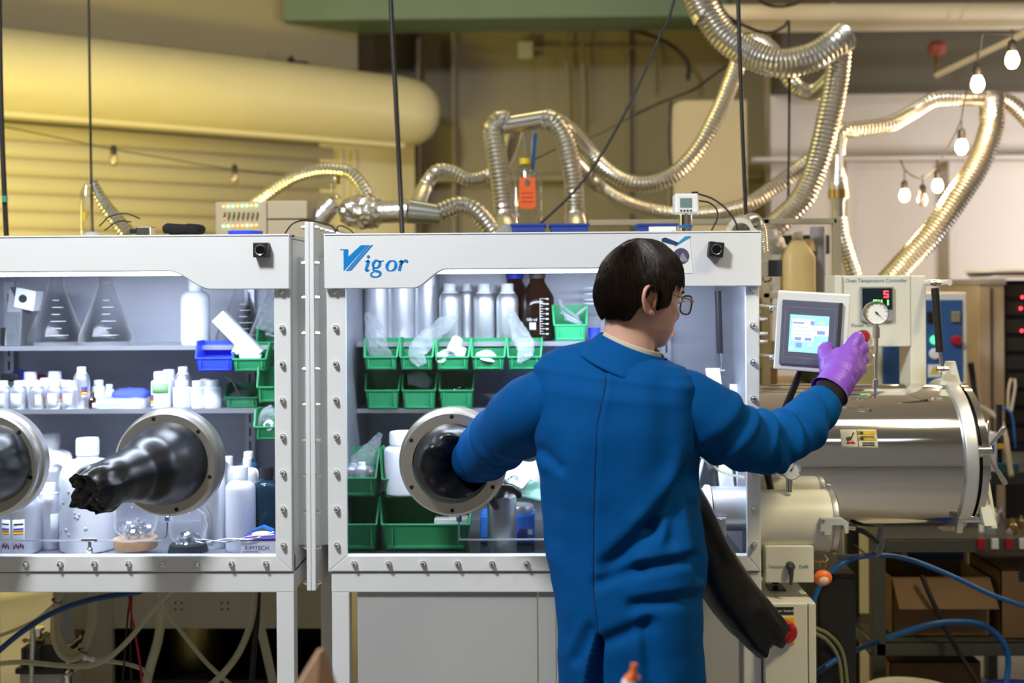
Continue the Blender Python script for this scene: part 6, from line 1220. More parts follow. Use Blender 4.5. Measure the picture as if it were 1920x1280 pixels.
# beige rack behind the screen with carboy and boxes
Y = 0.95; t = thing('beige_rack', 'beige slotted steel rack behind the touch screen', 'rack', (ax(1510, Y), Y, 0)); RKM = pm('beige_rack_steel', (0.42, 0.37, 0.25), 0.5, 0.2)
ztr = az(414, Y, 1500)
for px in (1438, 1572): m = MB(); m.box(ax(px-7, Y), ax(px+7, Y), Y, Y+0.03, 0.0, ztr+0.01); m.build('post', RKM, t, ang=0, bev=0.002)
m = MB(); m.box(ax(1106, Y), ax(1572, Y), Y, Y+0.03, az(420, Y, 1500), az(409, Y, 1500)); m.build('top_bar', RKM, t, ang=0, bev=0.003)
for py in (548, 722, 800): m = MB(); z = az(py, Y, 1500); m.box(ax(1432, Y), ax(1576, Y), Y, Y+0.45, z-0.02, z); m.build('shelf', RKM, t, ang=0, bev=0.002)
zA, zB = az(548, Y, 1500), az(722, Y, 1500)
Yc_ = 1.06; q = at(1496, 545, Yc_); t = thing('carboy', 'yellowed square plastic carboy on the beige rack', 'jug', (q.x, Yc_, zA)); s = S(Yc_); r = 30*s; CARB = pm('yellowed_plastic', (0.62, 0.47, 0.20), 0.45, sss=0.2)
m = MB()
def sq(w_, z): return [(q.x+w_*math.copysign(abs(cos(a))**0.5, cos(a)), Yc_+w_*math.copysign(abs(sin(a))**0.5, sin(a)), zA+z) for a in [2*pi*k/24 for k in range(24)]]
R = [sq(r, 0), sq(r, 64*s), sq(r*0.85, 74*s), sq(r*0.35, 98*s), sq(r*0.28, 100*s), sq(r*0.28, 112*s)]; m.add([p for rr in R for p in rr], [(i*24+j, i*24+(j+1) % 24, (i+1)*24+(j+1) % 24, (i+1)*24+j) for i in range(5) for j in range(24)]); m.build('body', CARB, t, ang=50)
m = MB(); ribcap(m, (q.x, Yc_, zA+100*s), r*0.34, 14*s); m.build('cap', PAPER, t); m = MB(); m.tube(cr([(q.x+r*0.3, Yc_, zA+92*s), (q.x+r*0.8, Yc_, zA+92*s), (q.x+r*0.9, Yc_, zA+76*s)], 0.01), 0.012, 10); m.build('handle', CARB, t)
m = MB(); m.lathe([(0.028, 0), (0.028, 0.24)], (ax(1540, Yc_), 1.10, zA), n=24); tag(m.build('grey_cylinder', GREYP), 'dark grey cylinder standing beside the yellowed carboy', 'cylinder')
m = MB(); m.box(ax(1424, 1.3), ax(1560, 1.3), 1.32, 1.35, az(476, 1.3, 1500), az(440, 1.3, 1500)); tag(m.build('instrument_back', DARKM, ang=0, bev=0.004), 'dark panel behind the carboy neck', 'instrument')
bag('clear bag slumped on the rack beside the roof corner', PP([(1447, 545, 1.1), (1446, 500, 1.1), (1452, 460, 1.1), (1445, 430, 1.12)]), [0.05, 0.055, 0.045, 0.02], seed=31, thick=0.6)
for k, (p0, p1, tp_, lab) in enumerate(((1428, 1443, 690, 'brown carton at the rack shelf end under the screen'), (1444, 1458, 690, 'brown carton second on the rack shelf under the screen'), (1520, 1552, 694, 'dark green carton on the rack shelf under the screen'), (1430, 1456, 640, 'tan carton on the pile beside the glovebox corner'))):
    m = MB(); x0, x1 = ax(p0, 1.0), ax(p1, 1.0); z0 = zB if k < 3 else az(690, 1.0, 1440); m.box(x0, x1, 1.0, 1.2, z0, az(tp_, 1.0, p0)); m.box(x0-0.001, x1+0.001, 0.999, 1.02, az(tp_, 1.0, p0)-0.01, az(tp_, 1.0, p0)+0.002); tag(m.build('carton', (CARD, CARD, pm('dark_green_card', (0.03, 0.06, 0.03), 0.7), pm('tan_card', (0.45, 0.34, 0.2), 0.7))[k], ang=0, bev=0.002), lab, 'carton')
for k in range(6):
    m = MB(); z = az(600, 1.1, 1440) + k*0.022; m.box(ax(1428, 1.1), ax(1452, 1.1), 1.12, 1.26, z, z+0.016); tag(m.build('slide_box', (BOARD, RKM)[k % 2], ang=0, bev=0.002), ['lowest', 'second', 'third', 'fourth', 'fifth', 'topmost'][k] + ' of the flat boxes stacked beside the screen', 'box', 'flat boxes beside the screen')
# grey steel work rack lower right
Y = 0.98; zt1 = az(1012, Y, 1800); zs1 = az(1206, Y, 1800); t = thing('work_rack', 'grey steel work rack under the polished cylinder', 'rack', (ax(1800, Y), Y+0.3, 0)); GRS = pm('grey_rack_steel', (0.09, 0.095, 0.085), 0.5, 0.2)
for px, yy in ((1648, Y), (1600, Y+0.34), (2080, Y), (2020, Y+0.34)): x = ax(px, yy, 1100); m = MB(); m.box(x-0.024, x+0.024, yy, yy+0.045, 0, zt1); m.build('post', GRS, t, ang=0, bev=0.002)
for z in (zs1, zt1):
    m = MB(); m.box(ax(1640, Y), ax(2085, Y), Y+0.002, Y+0.385, z-0.01, z); m.build('shelf', GRS, t, ang=0); m = MB(); m.box(ax(1640, Y), ax(2085, Y), Y, Y+0.02, z-0.045, z); m.build('shelf_edge', GRS, t, ang=0, bev=0.002)
m = MB(); a, b = at(1590, 1165, Y+0.33), at(1640, 1225, Y+0.02); m.tube([a, b], 0.022, 4); m.build('brace', GRS, t, ang=0)
def carton(name, label, x0, x1, y0, y1, z0, z1, flaps=True, tape=None, mat=CARD):
    t = thing(name, label, 'box', ((x0+x1)/2, (y0+y1)/2, z0)); th = 0.004; m = MB()
    for a in ((x0, x1, y0, y0+th, z0, z1), (x0, x1, y1-th, y1, z0, z1), (x0, x0+th, y0, y1, z0, z1), (x1-th, x1, y0, y1, z0, z1), (x0, x1, y0, y1, z0, z0+th)): m.box(*a)
    m.build('walls', mat, t, ang=0)
    if flaps:
        h = (y1-y0)*0.42; m = MB(); m.obox(((x0+x1)/2, y0-h*0.32, z1-h*0.36), ((x1-x0)/2, 0, 0), (0, -h*0.36, -h*0.38), (0, 0.001, -0.001)); m.build('flap', mat, t, ang=0); m = MB(); m.obox((x0-0.03, (y0+y1)/2, z1+0.03), (0.04, 0, -0.04), (0, (y1-y0)/2, 0), (0.001, 0, 0.001)); m.build('flap', mat, t, ang=0)
    else: m = MB(); m.box(x0, x1, y0, y1, z1-th, z1); m.build('lid', mat, t, ang=0)
    if tape: m = MB(); m.box(*tape); m.build('label_patch', INKK, t, ang=0)
    return t
carton('cardboard_box', 'large open cardboard box in the shade on the work rack', ax(1672, 1.05), ax(1856, 1.05), 1.06, 1.35, zs1+0.001, az(1085, 1.05, 1760))
carton('cardboard_box', 'cardboard box with dark patches at the right photo edge', ax(1874, 1.03), ax(2030, 1.03), 1.03, 1.34, zs1+0.001, az(1068, 1.03, 1900), False, (ax(1908, 1.03), ax(1960, 1.03), 1.028, 1.03, az(1090, 1.03), az(1058, 1.03)+0.0))
carton('cardboard_box', 'flat cardboard box on the floor under the work rack', ax(1665, 1.1), ax(1835, 1.1), 1.10, 1.36, 0.0, az(1240, 1.1, 1750), False)
# clutter on the rack top
rnd = random.Random(3)
for k in range(16):
    x = ax(1812 + rnd.uniform(0, 120), 1.1); y = 1.06 + rnd.uniform(0, 0.25); h = rnd.uniform(0.02, 0.07); r = rnd.uniform(0.007, 0.016); m = MB()
    if k % 3: m.lathe([(r, 0), (r, h*0.6), (r*0.6, h*0.7), (r*0.5, h), (0, h)], (x, y, zt1), n=12)
    else: m.box(x-r*1.5, x+r*1.5, y-r, y+r, zt1, zt1+h*0.5); m.cyl((x, y, zt1+h*0.5), (x, y, zt1+h*0.8), r*0.5, n=10)
    tag(m.build('small_fitting', [BRASS, GREYP, PAPER, DARKM, CHROME][k % 5], ang=30), 'small loose fitting on top of the work rack', 'fitting', 'loose fittings on the work rack')
for k in range(5): m = MB(); x = ax(1832 + 26*k, 1.0); m.box(x-0.012, x+0.012, 0.97, 0.979, zt1-0.03, zt1+0.006); tag(m.build('rack_marker', REDP if k % 2 == 0 else PAPER, ang=0), ('red' if k % 2 == 0 else 'white') + ' marker clip on the work rack edge, number %s from the cylinder' % ['one', 'two', 'three', 'four', 'five'][k], 'clip', 'edge clips')
# high bench behind with boxes
Y = 1.25; zb_ = az(896, Y, 1870); t = thing('dark_bench', 'dark bench top behind the hand wheel', 'bench', (ax(1900, Y), Y+0.3, 0)); m = MB(); m.box(ax(1836, Y), ax(2080, Y), Y+0.14, Y+0.7, zb_-0.05, zb_); m.build('top', DARKM, t, ang=0, bev=0.003)
for px in (1850, 2060): x = ax(px, Y+0.6); m = MB(); m.box(x-0.02, x+0.02, Y+0.55, Y+0.6, 0, zb_-0.05); m.build('leg', DARKM, t, ang=0)
t = thing('white_device_box', 'white instrument box with a blue band on the dark bench', 'instrument', (ax(1865, Y), Y+0.1, zb_)); m = MB(); m.box(ax(1838, Y), ax(1897, Y), Y+0.145, Y+0.30, zb_, az(820, Y, 1865)); m.build('body', HDPEW, t, ang=0, bev=0.004); m = MB(); m.box(ax(1856, Y), ax(1890, Y), Y+0.139, Y+0.145, az(858, Y, 1865), az(842, Y, 1865)); m.build('blue_band', BLUET, t, ang=0); m = MB(); m.box(ax(1890, Y), ax(1920, Y), Y+0.16, Y+0.22, az(855, Y), az(845, Y)); m.build('yellow_lead', YEL, t, ang=0)
t = thing('microscope_stand', 'dark clamp stand with knobs at the right photo edge', 'stand', (ax(1912, Y), Y+0.05, zb_)); m = MB(); m.cyl((ax(1912, Y), Y+0.20, zb_), (ax(1912, Y), Y+0.20, az(768, Y, 1912)), 0.012, n=12); m.build('rod', BLACK, t); m = MB(); m.sph((ax(1912, Y), Y+0.19, az(842, Y)), 0.035, 0.03, 0.035, n=14, m=10); m.build('clamp_head', BLACK, t); m = MB(); m.box(ax(1896, Y), ax(1940, Y), Y+0.15, Y+0.26, zb_, zb_+0.03); m.build('foot', pm('teal_box', (0.03, 0.15, 0.20), 0.5), t, ang=0)
for lab, pts, r, mt in (('thick beige hose arching before the dark rack', [(1818, 760, 1.5), (1850, 768, 1.5), (1880, 800, 1.45), (1896, 893, 1.32)], 5, RKM), ('black bundle of leads hanging beside the tall locker', [(1820, 680, 1.6), (1826, 720, 1.6), (1836, 800, 1.5), (1838, 892, 1.33)], 6, BLACKC), ('thin blue lead arching over the dark bench', [(1862, 775, 1.5), (1882, 764, 1.5), (1898, 780, 1.5), (1904, 840, 1.5)], 2, BLUET), ('pale looped lead before the dark rack', [(1890, 770, 2.31), (1891, 730, 2.31), (1898, 706, 2.31), (1904, 720, 2.31), (1896, 770, 2.31)], 2.5, PAPER)): cable('loose_hose', lab, pts, r, 'hose', mt)
# dark pump cabinet next to the electric cabinet
m = MB(); x0, x1 = ax(1530, 0.34), ax(1602, 0.34); m.box(x0, x1, 0.34, 0.80, 0.0, az(1075, 0.34, 1560)); m.box(x0+0.005, x1-0.005, 0.335, 0.34, 0.05, az(1085, 0.34, 1560)); tag(m.build('dark_pump_cabinet', pm('charcoal_paint', (0.012, 0.012, 0.012), 0.5), ang=0, bev=0.004), 'dark cabinet beside the cream electric cabinet', 'cabinet')
m = MB(); m.cyl(at(1640, 1035, 0.42), at(1655, 985, 0.42), 0.010, n=12); m.tube(cr(PP([(1652, 985, 0.42), (1654, 1020, 0.42), (1648, 1036, 0.42), (1630, 1042, 0.42), (1572, 1044, 0.40)]), 0.01), 0.008, 10); tag(m.build('drain_pipe', GREYP), 'bent grey pipe under the polished cylinder', 'pipe')
for lab, pts, r, mt in (('bright blue tube arching behind the orange charm to the right edge', [(1522, 1135, 0.30), (1545, 1085, 0.30), (1590, 1050, 0.31), (1650, 1040, 0.45), (1710, 1050, 0.6), (1790, 1082, 0.7), (1860, 1115, 0.75), (1960, 1150, 0.8)], 5, BLUET), ('bright blue tube looping down into the blue bucket', [(1662, 1196, 0.85), (1710, 1180, 0.85), (1765, 1167, 0.85), (1830, 1168, 0.85), (1870, 1190, 0.85), (1890, 1230, 0.85), (1886, 1290, 0.82)], 5.5, BLUET), ('dark blue tube crossing behind the cream cabinet', [(1526, 1265, 0.31), (1570, 1235, 0.32), (1620, 1212, 0.9), (1650, 1200, 0.94)], 5.5, pm('dark_blue_tubing', (0.01, 0.06, 0.22), 0.35)), ('black cable running down across the cardboard box', [(1728, 1078, 1.0), (1750, 1130, 0.96), (1785, 1200, 0.93), (1845, 1300, 0.85)], 4.5, BLACKC), ('greenish hose bending beside the cream cabinet', [(1526, 1176, 0.30), (1555, 1190, 0.31), (1580, 1225, 0.32), (1590, 1300, 0.32)], 4, pm('olive_hose', (0.16, 0.16, 0.09), 0.4)), ('second greenish hose bending beside the cream cabinet, inner one', [(1526, 1186, 0.29), (1550, 1200, 0.30), (1572, 1235, 0.31), (1580, 1300, 0.31)], 4, pm('olive_hose', (0.16, 0.16, 0.09), 0.4)), ('black hose sagging under the polished cylinder', [(1600, 990, 0.25), (1622, 998, 0.3), (1645, 1015, 0.4)], 5, BLACKC)): cable('loose_tube', lab, pts, r, 'tube', mt, 0.02)
def bucket(label, px, Y, r, h, mat, lid):
    x = ax(px, Y, 1280); t = thing('bucket', label, 'bucket', (x, Y, 0)); m = MB(); m.lathe([(0, 0), (r*0.85, 0), (r*0.86, 0.01), (r, h), (r*0.97, h), (r*0.82, 0.02), (0, 0.02)], (x, Y, 0), n=40, caps=False); m.build('body', mat, t); m = MB(); m.lathe([(r*1.0, h-0.03), (r*1.05, h-0.03), (r*1.05, h), (r*1.0, h)], (x, Y, 0), n=40); m.build('rim', mat, t)
    if lid:
        m = MB(); m.lathe([(r*1.06, h-0.012), (r*1.06, h+0.006), (r*0.95, h+0.006), (r*0.93, h-0.002), (0, h-0.002)], (x, Y, 0), n=40); l = m.build('lid', mat, t); m = MB(); m.box(x-r*0.75, x-r*0.45, Y-r*0.7, Y-r*0.55, h+0.001, h+0.004); m.build('red_mark', REDP, l, ang=0)
bucket('white lidded bucket at the bottom edge of the photo', 1712, 0.70, 0.15, az(1271, 0.86, 1712), pm('bucket_white', (0.70, 0.68, 0.55), 0.45), True)
bucket('blue bucket in the lower right photo corner', 1925, 0.70, 0.15, az(1272, 0.86, 1900), pm('bucket_blue', (0.015, 0.05, 0.35), 0.45), False)
# ------------------------------------------------------------------ left: equipment under the flask glovebox
Y = 0.95; t = thing('purifier_cabinet', 'beige purifier cabinet with an open dark bay behind the hoses', 'cabinet', (ax(300, Y), Y+0.3, 0)); PCM = pm('beige_cabinet', (0.48, 0.46, 0.37), 0.5, var=0.05); zc = az(1178, Y, 350); zt = ZB + 0.02
m = MB(); m.box(ax(204, Y), ax(600, Y), Y, Y+0.02, zc, zt); pn = m.build('upper_panel', PCM, t, ang=0, bev=0.002)
m = MB(); m.box(ax(98, Y), ax(209, Y), Y-0.012, Y+0.02, 0.0, zt); m.build('side_panel', PCM, t, ang=0, bev=0.004); m = MB(); m.box(ax(196, Y), ax(203, Y), Y-0.016, Y, 0.0, zt); m.build('edge_fold', PCM, t, ang=0)
for a in ((ax(204, Y), ax(600, Y), Y+0.5, Y+0.52, 0, zt), (ax(600, Y), ax(604, Y), Y, Y+0.52, 0, zt), (ax(204, Y)-0.004, ax(204, Y), Y+0.02, Y+0.52, 0, zt), (ax(204, Y), ax(600, Y), Y+0.02, Y+0.5, zt-0.01, zt), (ax(204, Y), ax(600, Y), Y+0.02, Y+0.5, az(1278, Y, 350)-0.02, az(1278, Y, 350))): m = MB(); m.box(*a); m.build('bay_wall', BLACK, t, ang=0)
for cx in (335, 422):
    for dx in (-6, 6):
        for dy in (-6, 6): m = MB(); m.cyl(at(cx+dx, 1136+dy, Y-0.001), at(cx+dx, 1136+dy, Y+0.004), 0.0045, n=10); m.build('screw_hole', DARKM, pn)
q = at(366, 1280, 1.12); zsh = az(1278, 0.95, 350) + 0.001; m = MB(); m.lathe([(0.0, 0), (0.09, 0.0), (0.098, 0.012), (0.098, 0.30), (0.09, 0.31), (0.0, 0.31)], (q.x, 1.14, zsh), n=36); tag(m.build('brass_canister', pm('dull_brass', (0.30, 0.24, 0.08), 0.35, 0.9, var=0.2)), 'dull brass canister standing in the dark cabinet bay', 'canister')
Y = 0.62; t = thing('vacuum_pump', 'dark ribbed vacuum pump with a grey base at the lower left', 'pump', (ax(75, Y), Y+0.08, 0)); s = S(Y); zp = az(1250, Y, 75)
for k in range(4): m = MB(); x = ax(38 + 9*k, Y); m.box(x, x+0.013, Y-0.01, Y+0.18, zp-0.005, az(1213, Y, 75)); m.build('rib', pm('pump_grey', (0.05, 0.055, 0.055), 0.5), t, ang=0, bev=0.003)
m = MB(); m.box(ax(66, Y), ax(116, Y), Y+0.01, Y+0.19, zp-0.02, az(1210, Y, 75)); m.build('motor', pm('pump_dark', (0.03, 0.033, 0.033), 0.5), t, ang=0, bev=0.006); m = MB(); m.box(ax(28, Y), ax(118, Y), Y-0.015, Y+0.20, zp-0.02, zp); m.build('collar', pm('pump_dark', (0.03, 0.033, 0.033), 0.5), t, ang=0, bev=0.003)
m = MB(); m.box(ax(32, Y), ax(112, Y), Y, Y+0.19, 0.0, zp-0.02); m.build('base', PANELG, t, ang=0, bev=0.006)
m = MB(); q = at(72, 1210, Y+0.06); m.lathe([(0.02, 0), (0.02, 0.01), (0.012, 0.012), (0.012, 0.05), (0.019, 0.052), (0.019, 0.062)], q, n=16); m.build('inlet', CHROME, t); m = MB(); q = at(66, 1200, Y+0.04); m.cyl(q + Vector((-0.035, 0, 0)), q + Vector((0.03, 0, 0)), 0.006, n=10); m.sph(q + Vector((-0.035, 0, 0)), 0.009, n=10, m=8); m.build('wing_clamp', BRASS, t)
P = cr(PP([(61, 1165, 0.58), (61, 1220, 0.58), (58, 1300, 0.58)]), 0.004); m = MB(); m.tube(P, [0.0085*(1.08 if i % 2 else 0.92) for i in range(len(P))], 14); tag(m.build('bellows_hose', CHROME, ang=24), 'thin corrugated metal hose before the pump', 'hose')
t = thing('vacuum_line', 'vertical metal vacuum line with clamped flanges', 'pipe', at(127, 1290, 0.66)); Y = 0.66; m = MB(); a, b = at(112, 1105, Y+0.04), at(130, 1205, Y); m.tube([a, b], [0.020, 0.024], 4); m.build('slanted_plate', GREYP, t, ang=0)
m = MB(); q = at(126, 1300, Y); m.cyl(q, at(124, 1200, Y), 0.016, n=18); m.build('tube', CHROME, t)
for py in (1206, 1222, 1262): m = MB(); m.lathe([(0.026, -0.005), (0.028, 0), (0.026, 0.005)], at(124, py, Y), n=20); m.build('flange', CHROME, t); m = MB(); q = at(138, py-4, Y-0.01); m.cyl(q, q + Vector((0.02, 0, 0.012)), 0.004, n=8); m.sph(q + Vector((0.022, 0, 0.014)), 0.007, n=8, m=6); m.build('clamp_screw', BRASS, t)
TB = glassy('milky_tubing', (0.8, 0.78, 0.62), 0.6, 0.15, 0.1, film=(0.72, 0.70, 0.56), fw=0.75)
for lab, pts, r, mt in (('pale hose bundle dropping in a loop, outer strand', [(128, 1090, 0.45), (112, 1120, 0.45), (101, 1150, 0.45), (100, 1190, 0.45), (110, 1222, 0.45), (130, 1237, 0.45), (152, 1230, 0.45), (165, 1210, 0.46), (178, 1160, 0.48), (180, 1090, 0.5)], 5, TB), ('pale hose bundle dropping in a loop, middle strand', [(122, 1090, 0.47), (108, 1125, 0.47), (106, 1165, 0.47), (112, 1200, 0.47), (128, 1226, 0.47), (148, 1224, 0.47), (160, 1205, 0.48), (174, 1160, 0.5), (176, 1090, 0.52)], 5, TB), ('pale hose bundle dropping in a loop, inner strand', [(118, 1090, 0.49), (106, 1130, 0.49), (108, 1175, 0.49), (122, 1212, 0.49), (140, 1222, 0.49), (156, 1208, 0.5), (168, 1165, 0.52), (172, 1090, 0.54)], 4.5, TB), ('pale hose leaving toward the left photo edge', [(103, 1132, 0.45), (70, 1160, 0.45), (30, 1180, 0.45), (-20, 1198, 0.45)], 3.5, TB), ('deep blue tube arching under the stand beam', [(-20, 1235, 0.30), (40, 1185, 0.30), (100, 1148, 0.30), (170, 1124, 0.30), (265, 1108, 0.30)], 5.5, pm('deep_blue_tubing', (0.005, 0.055, 0.20), 0.35)), ('long pale hose sagging across the pump from the left edge', [(-20, 1246, 0.36), (40, 1241, 0.36), (110, 1247, 0.36), (165, 1248, 0.36), (205, 1232, 0.36), (245, 1195, 0.36), (290, 1140, 0.36), (325, 1105, 0.36)], 5, TB), ('pale hose crossing from the beam to the lower right', [(300, 1105, 0.5), (312, 1145, 0.5), (345, 1190, 0.5), (390, 1245, 0.5), (440, 1290, 0.5)], 4, TB), ('thick pale hose curving out of the stand beam', [(478, 1100, 0.4), (472, 1160, 0.4), (452, 1215, 0.4), (425, 1255, 0.4), (385, 1295, 0.4)], 6.5, TB), ('thick clear hose falling beside the dark bay', [(304, 1100, 0.6), (303, 1150, 0.6), (296, 1200, 0.6), (282, 1250, 0.6), (270, 1300, 0.6)], 9, PTUBE), ('pale hose bending from the white connectors downward', [(170, 1236, 0.44), (205, 1240, 0.44), (245, 1246, 0.44), (275, 1262, 0.44), (280, 1300, 0.44)], 4, TB), ('red wire hanging before the dark bay', [(242, 1100, 0.42), (244, 1140, 0.42), (252, 1180, 0.42), (262, 1240, 0.42), (268, 1300, 0.42)], 2.2, REDP), ('black wire hanging beside the red one', [(246, 1100, 0.43), (240, 1150, 0.43), (236, 1200, 0.43), (228, 1300, 0.43)], 1.8, BLACKC), ('second black wire hanging beside the red one', [(246, 1100, 0.44), (246, 1160, 0.44), (245, 1230, 0.44), (247, 1300, 0.44)], 1.8, BLACKC), ('thick black cable behind the curving pale hose', [(484, 1100, 0.42), (482, 1160, 0.42), (476, 1220, 0.42), (470, 1300, 0.42)], 5.5, BLACKC)): cable('hose', lab, pts, r, 'hose', mt, 0.012)
t = thing('hose_connector', 'row of bright white hose connectors on the pale loop', 'connector', at(162, 1232, 0.43)); 
for px, py, r in ((160, 1233, 5), (167, 1235, 4), (173, 1236, 5)): m = MB(); m.sph(at(px, py, 0.43), r*S(0.43), n=12, m=8); m.build('collar', CAPW, t)
for lab, px, py in (('black cable tie around the top of the pale hose bundle', 107, 1126), ('black cable tie at the bottom of the pale hose loop', 156, 1219)):
    q = at(px, py, 0.455); m = MB(); m.tube([q + Vector((0.014*cos(a), 0.014*sin(a), -0.006*cos(a))) for a in [2*pi*k/16 for k in range(17)]], 0.0018, 6); m.box(q.x-0.016, q.x-0.010, q.y-0.004, q.y+0.004, q.z, q.z+0.008); tag(m.build('cable_tie', BLACK), lab, 'cable tie')
# white slanted plate behind the thick hose
a, b = at(472, 1100, 0.75), at(512, 1280, 0.75); m = MB(); m.obox((a+b)/2, (b-a)/2, (0.014, 0, 0), (0, 0.004, 0)); tag(m.build('slanted_strip', PCM, ang=0), 'pale flat strip slanting behind the stand leg', 'strip')
# ------------------------------------------------------------------ blurred foreground
YFG = -1.55; a = at(598, 1216, YFG); t = thing('foreground_carton', 'blurred cardboard carton corner at the bottom edge', 'box', (a.x, YFG, 0.4)); m = MB()
P = PP([(548, 1300, YFG), (598, 1218, YFG), (606, 1216, YFG+0.01), (636, 1300, YFG+0.06)]); zb_ = 0.45
m.add([P[0], P[1], P[2], P[3], P[3] + Vector((0.0, 0.004, -0.35)), P[0] + Vector((0, 0, -0.35))], [(0, 1, 2, 3, 4, 5)]); m.build('flap', pm('kraft_carton', (0.50, 0.30, 0.18), 0.8), t, ang=0, solid=0.006)
x0, x1 = P[0].x-0.05, P[3].x+0.05; m = MB(); m.box(x0, x1, YFG+0.08, YFG+0.35, 0.40, az(1320, YFG+0.35, 600)); m.build('body', CARD, t, ang=0)
m = MB(); m.box(x0-0.4, x1+1.0, YFG-0.1, YFG+0.42, 0.36, 0.398); ft = thing('foreground_bench', 'low bench just below the photo edge', 'bench', (x0, YFG+0.2, 0)); m.build('top', DARKM, ft, ang=0)
for xx in (x0-0.38, x1+0.95): m = MB(); m.box(xx, xx+0.04, YFG+0.1, YFG+0.14, 0, 0.36); m.build('leg', DARKM, ft, ang=0)
YN = -1.45; q = at(1186, 1262, YN); s = S(YN); t = thing('spray_bottle', 'blurred bottle with an orange nozzle at the bottom edge', 'bottle', (q.x, YN, 0.398))
m = MB(); m.tube(cr([q + Vector((-8*s, 0, -14*s)), q + Vector((0, 0, -2*s)), q + Vector((2*s, 0, 10*s)), q + Vector((3*s, 0, 18*s))], 0.003), [ (11 - 5*min(1, k/6))*s for k in range(len(cr([q + Vector((-8*s, 0, -14*s)), q + Vector((0, 0, -2*s)), q + Vector((2*s, 0, 10*s)), q + Vector((3*s, 0, 18*s))], 0.003)))], 14); m.sph(q + Vector((10*s, 0, -8*s)), 5*s, n=10, m=8); m.build('nozzle', ORNG, t)
m = MB(); m.lathe([(0.03, 0), (0.035, 0.01), (0.035, 0.08), (14*s, q.z-0.398-36*s), (12*s, q.z-0.398-14*s)], (q.x-8*s, YN, 0.399), n=24); m.build('bottle_body', CAPW, t)
# ------------------------------------------------------------------ rubber gauntlets
def remesh(o, vox, smooth=4, fac=0.5):
    md = o.modifiers.new('Remesh', 'REMESH'); md.mode = 'VOXEL'; md.voxel_size = vox; md.use_smooth_shade = True
    if smooth: sm = o.modifiers.new('Smooth', 'SMOOTH'); sm.iterations = smooth; sm.factor = fac
    return o
def gauntlet(label, pts, crump, tip, seed, folds=0.03):
    """pts: (px, py, Y, radius px); loft from the port ring to a crumpled end"""
    P = cr(PP([p[:3] for p in pts]), 0.004); n = len(P); tab = [(i/(len(pts)-1), p[3]*S(p[2])) for i, p in enumerate(pts)]
    # arc-length corrected radius table
    K = PP([p[:3] for p in pts]); acc = [0.0]
    for a, b in zip(K, K[1:]): acc.append(acc[-1] + (b-a).length)
    tab = [(acc[i]/acc[-1], pts[i][3]*S(pts[i][2])) for i in range(len(pts))]
    N = 96; m = MB(); up = Vector((0, 0, 1)); prev = None; Y0 = K[0].y
    for i, p in enumerate(P):
        T = (P[min(i+1, n-1)] - P[max(i-1, 0)]).normalized(); u_ = i/(n-1)
        T = Vector((0, -1, 0)).lerp(T, min(1, u_*5)).normalized()      # leaves the ring square to it
        if prev is None: prev = (up - T*up.dot(T)).normalized()
        prev = (prev - T*prev.dot(T)).normalized(); B = T.cross(prev); r = lerp_tab(tab, u_)[0]
        for j in range(N):
            a = 2*pi*j/N; d = prev*cos(a) + B*sin(a)
            f = folds*noise.noise(Vector((cos(a)*2.2, sin(a)*2.2, u_*3.0 + seed)))*min(1, u_*4)
            c_ = max(0.0, (u_ - (1-crump))/crump)
            f += c_*(0.30*noise.noise(Vector((cos(a)*1.6, sin(a)*1.6, u_*5 + seed))) + 0.06*noise.noise(Vector((cos(a)*4, sin(a)*4, u_*14 + seed))))
            m.v.append(p + d*r*(1+f) + T*c_*r*0.35*noise.noise(Vector((cos(a)*2, sin(a)*2, seed+5))))
    for i in range(n-1):
        for j in range(N): j2 = (j+1) % N; m.f.append((i*N+j, i*N+j2, (i+1)*N+j2, (i+1)*N+j))
    # dented, folded-in end
    T = (P[-1] - P[-4]).normalized(); base = (n-1)*N; rings = 9; rl = tab[-1][1]
    prevr = list(range(base, base+N))
    for k in range(1, rings+1):
        q = 1 - k/rings; idx = []
        for j in range(N):
            a = 2*pi*j/N; v0 = m.v[base+j]; dent = tip*rl*(0.75*noise.noise(Vector((cos(a)*1.7*q, sin(a)*1.7*q, seed*1.7))) + 0.30*noise.noise(Vector((cos(a)*4*q, sin(a)*4*q, seed*2.3+4))) - 0.25*(1-q))
            idx.append(len(m.v)); m.v.append(P[-1].lerp(v0, q) + T*dent)
        for j in range(N): j2 = (j+1) % N; m.f.append((prevr[j], prevr[j2], idx[j2], idx[j]))
        prevr = idx
    o = m.build('rubber_glove', RUBBER, ang=70)
    return tag(o, label, 'glove', 'long black glovebox gloves')
gauntlet('long black rubber glove pushed outward with a crumpled end', [(316, 867, -0.048, 78), (302, 872, -0.09, 76), (280, 880, -0.15, 66), (250, 889, -0.21, 53), (222, 898, -0.265, 46), (200, 908, -0.30, 45), (182, 918, -0.325, 50), (166, 928, -0.345, 47)], 0.24, 0.9, 3.0, 0.015)
gauntlet('black rubber glove bulging from the port at the left photo edge', [(-16, 868, -0.048, 78), (-24, 872, -0.10, 72), (-44, 880, -0.16, 58), (-70, 895, -0.22, 46), (-100, 915, -0.27, 40)], 0.3, 1.2, 9.0, 0.10)
gauntlet('long black rubber glove hanging limp behind the blue coat', [(1188, 866, -0.048, 78), (1206, 874, -0.09, 70), (1240, 900, -0.13, 52), (1285, 955, -0.17, 46), (1325, 1035, -0.20, 45), (1368, 1108, -0.22, 48), (1402, 1152, -0.235, 47), (1428, 1182, -0.245, 42), (1446, 1204, -0.25, 38)], 0.16, 0.8, 14.0)
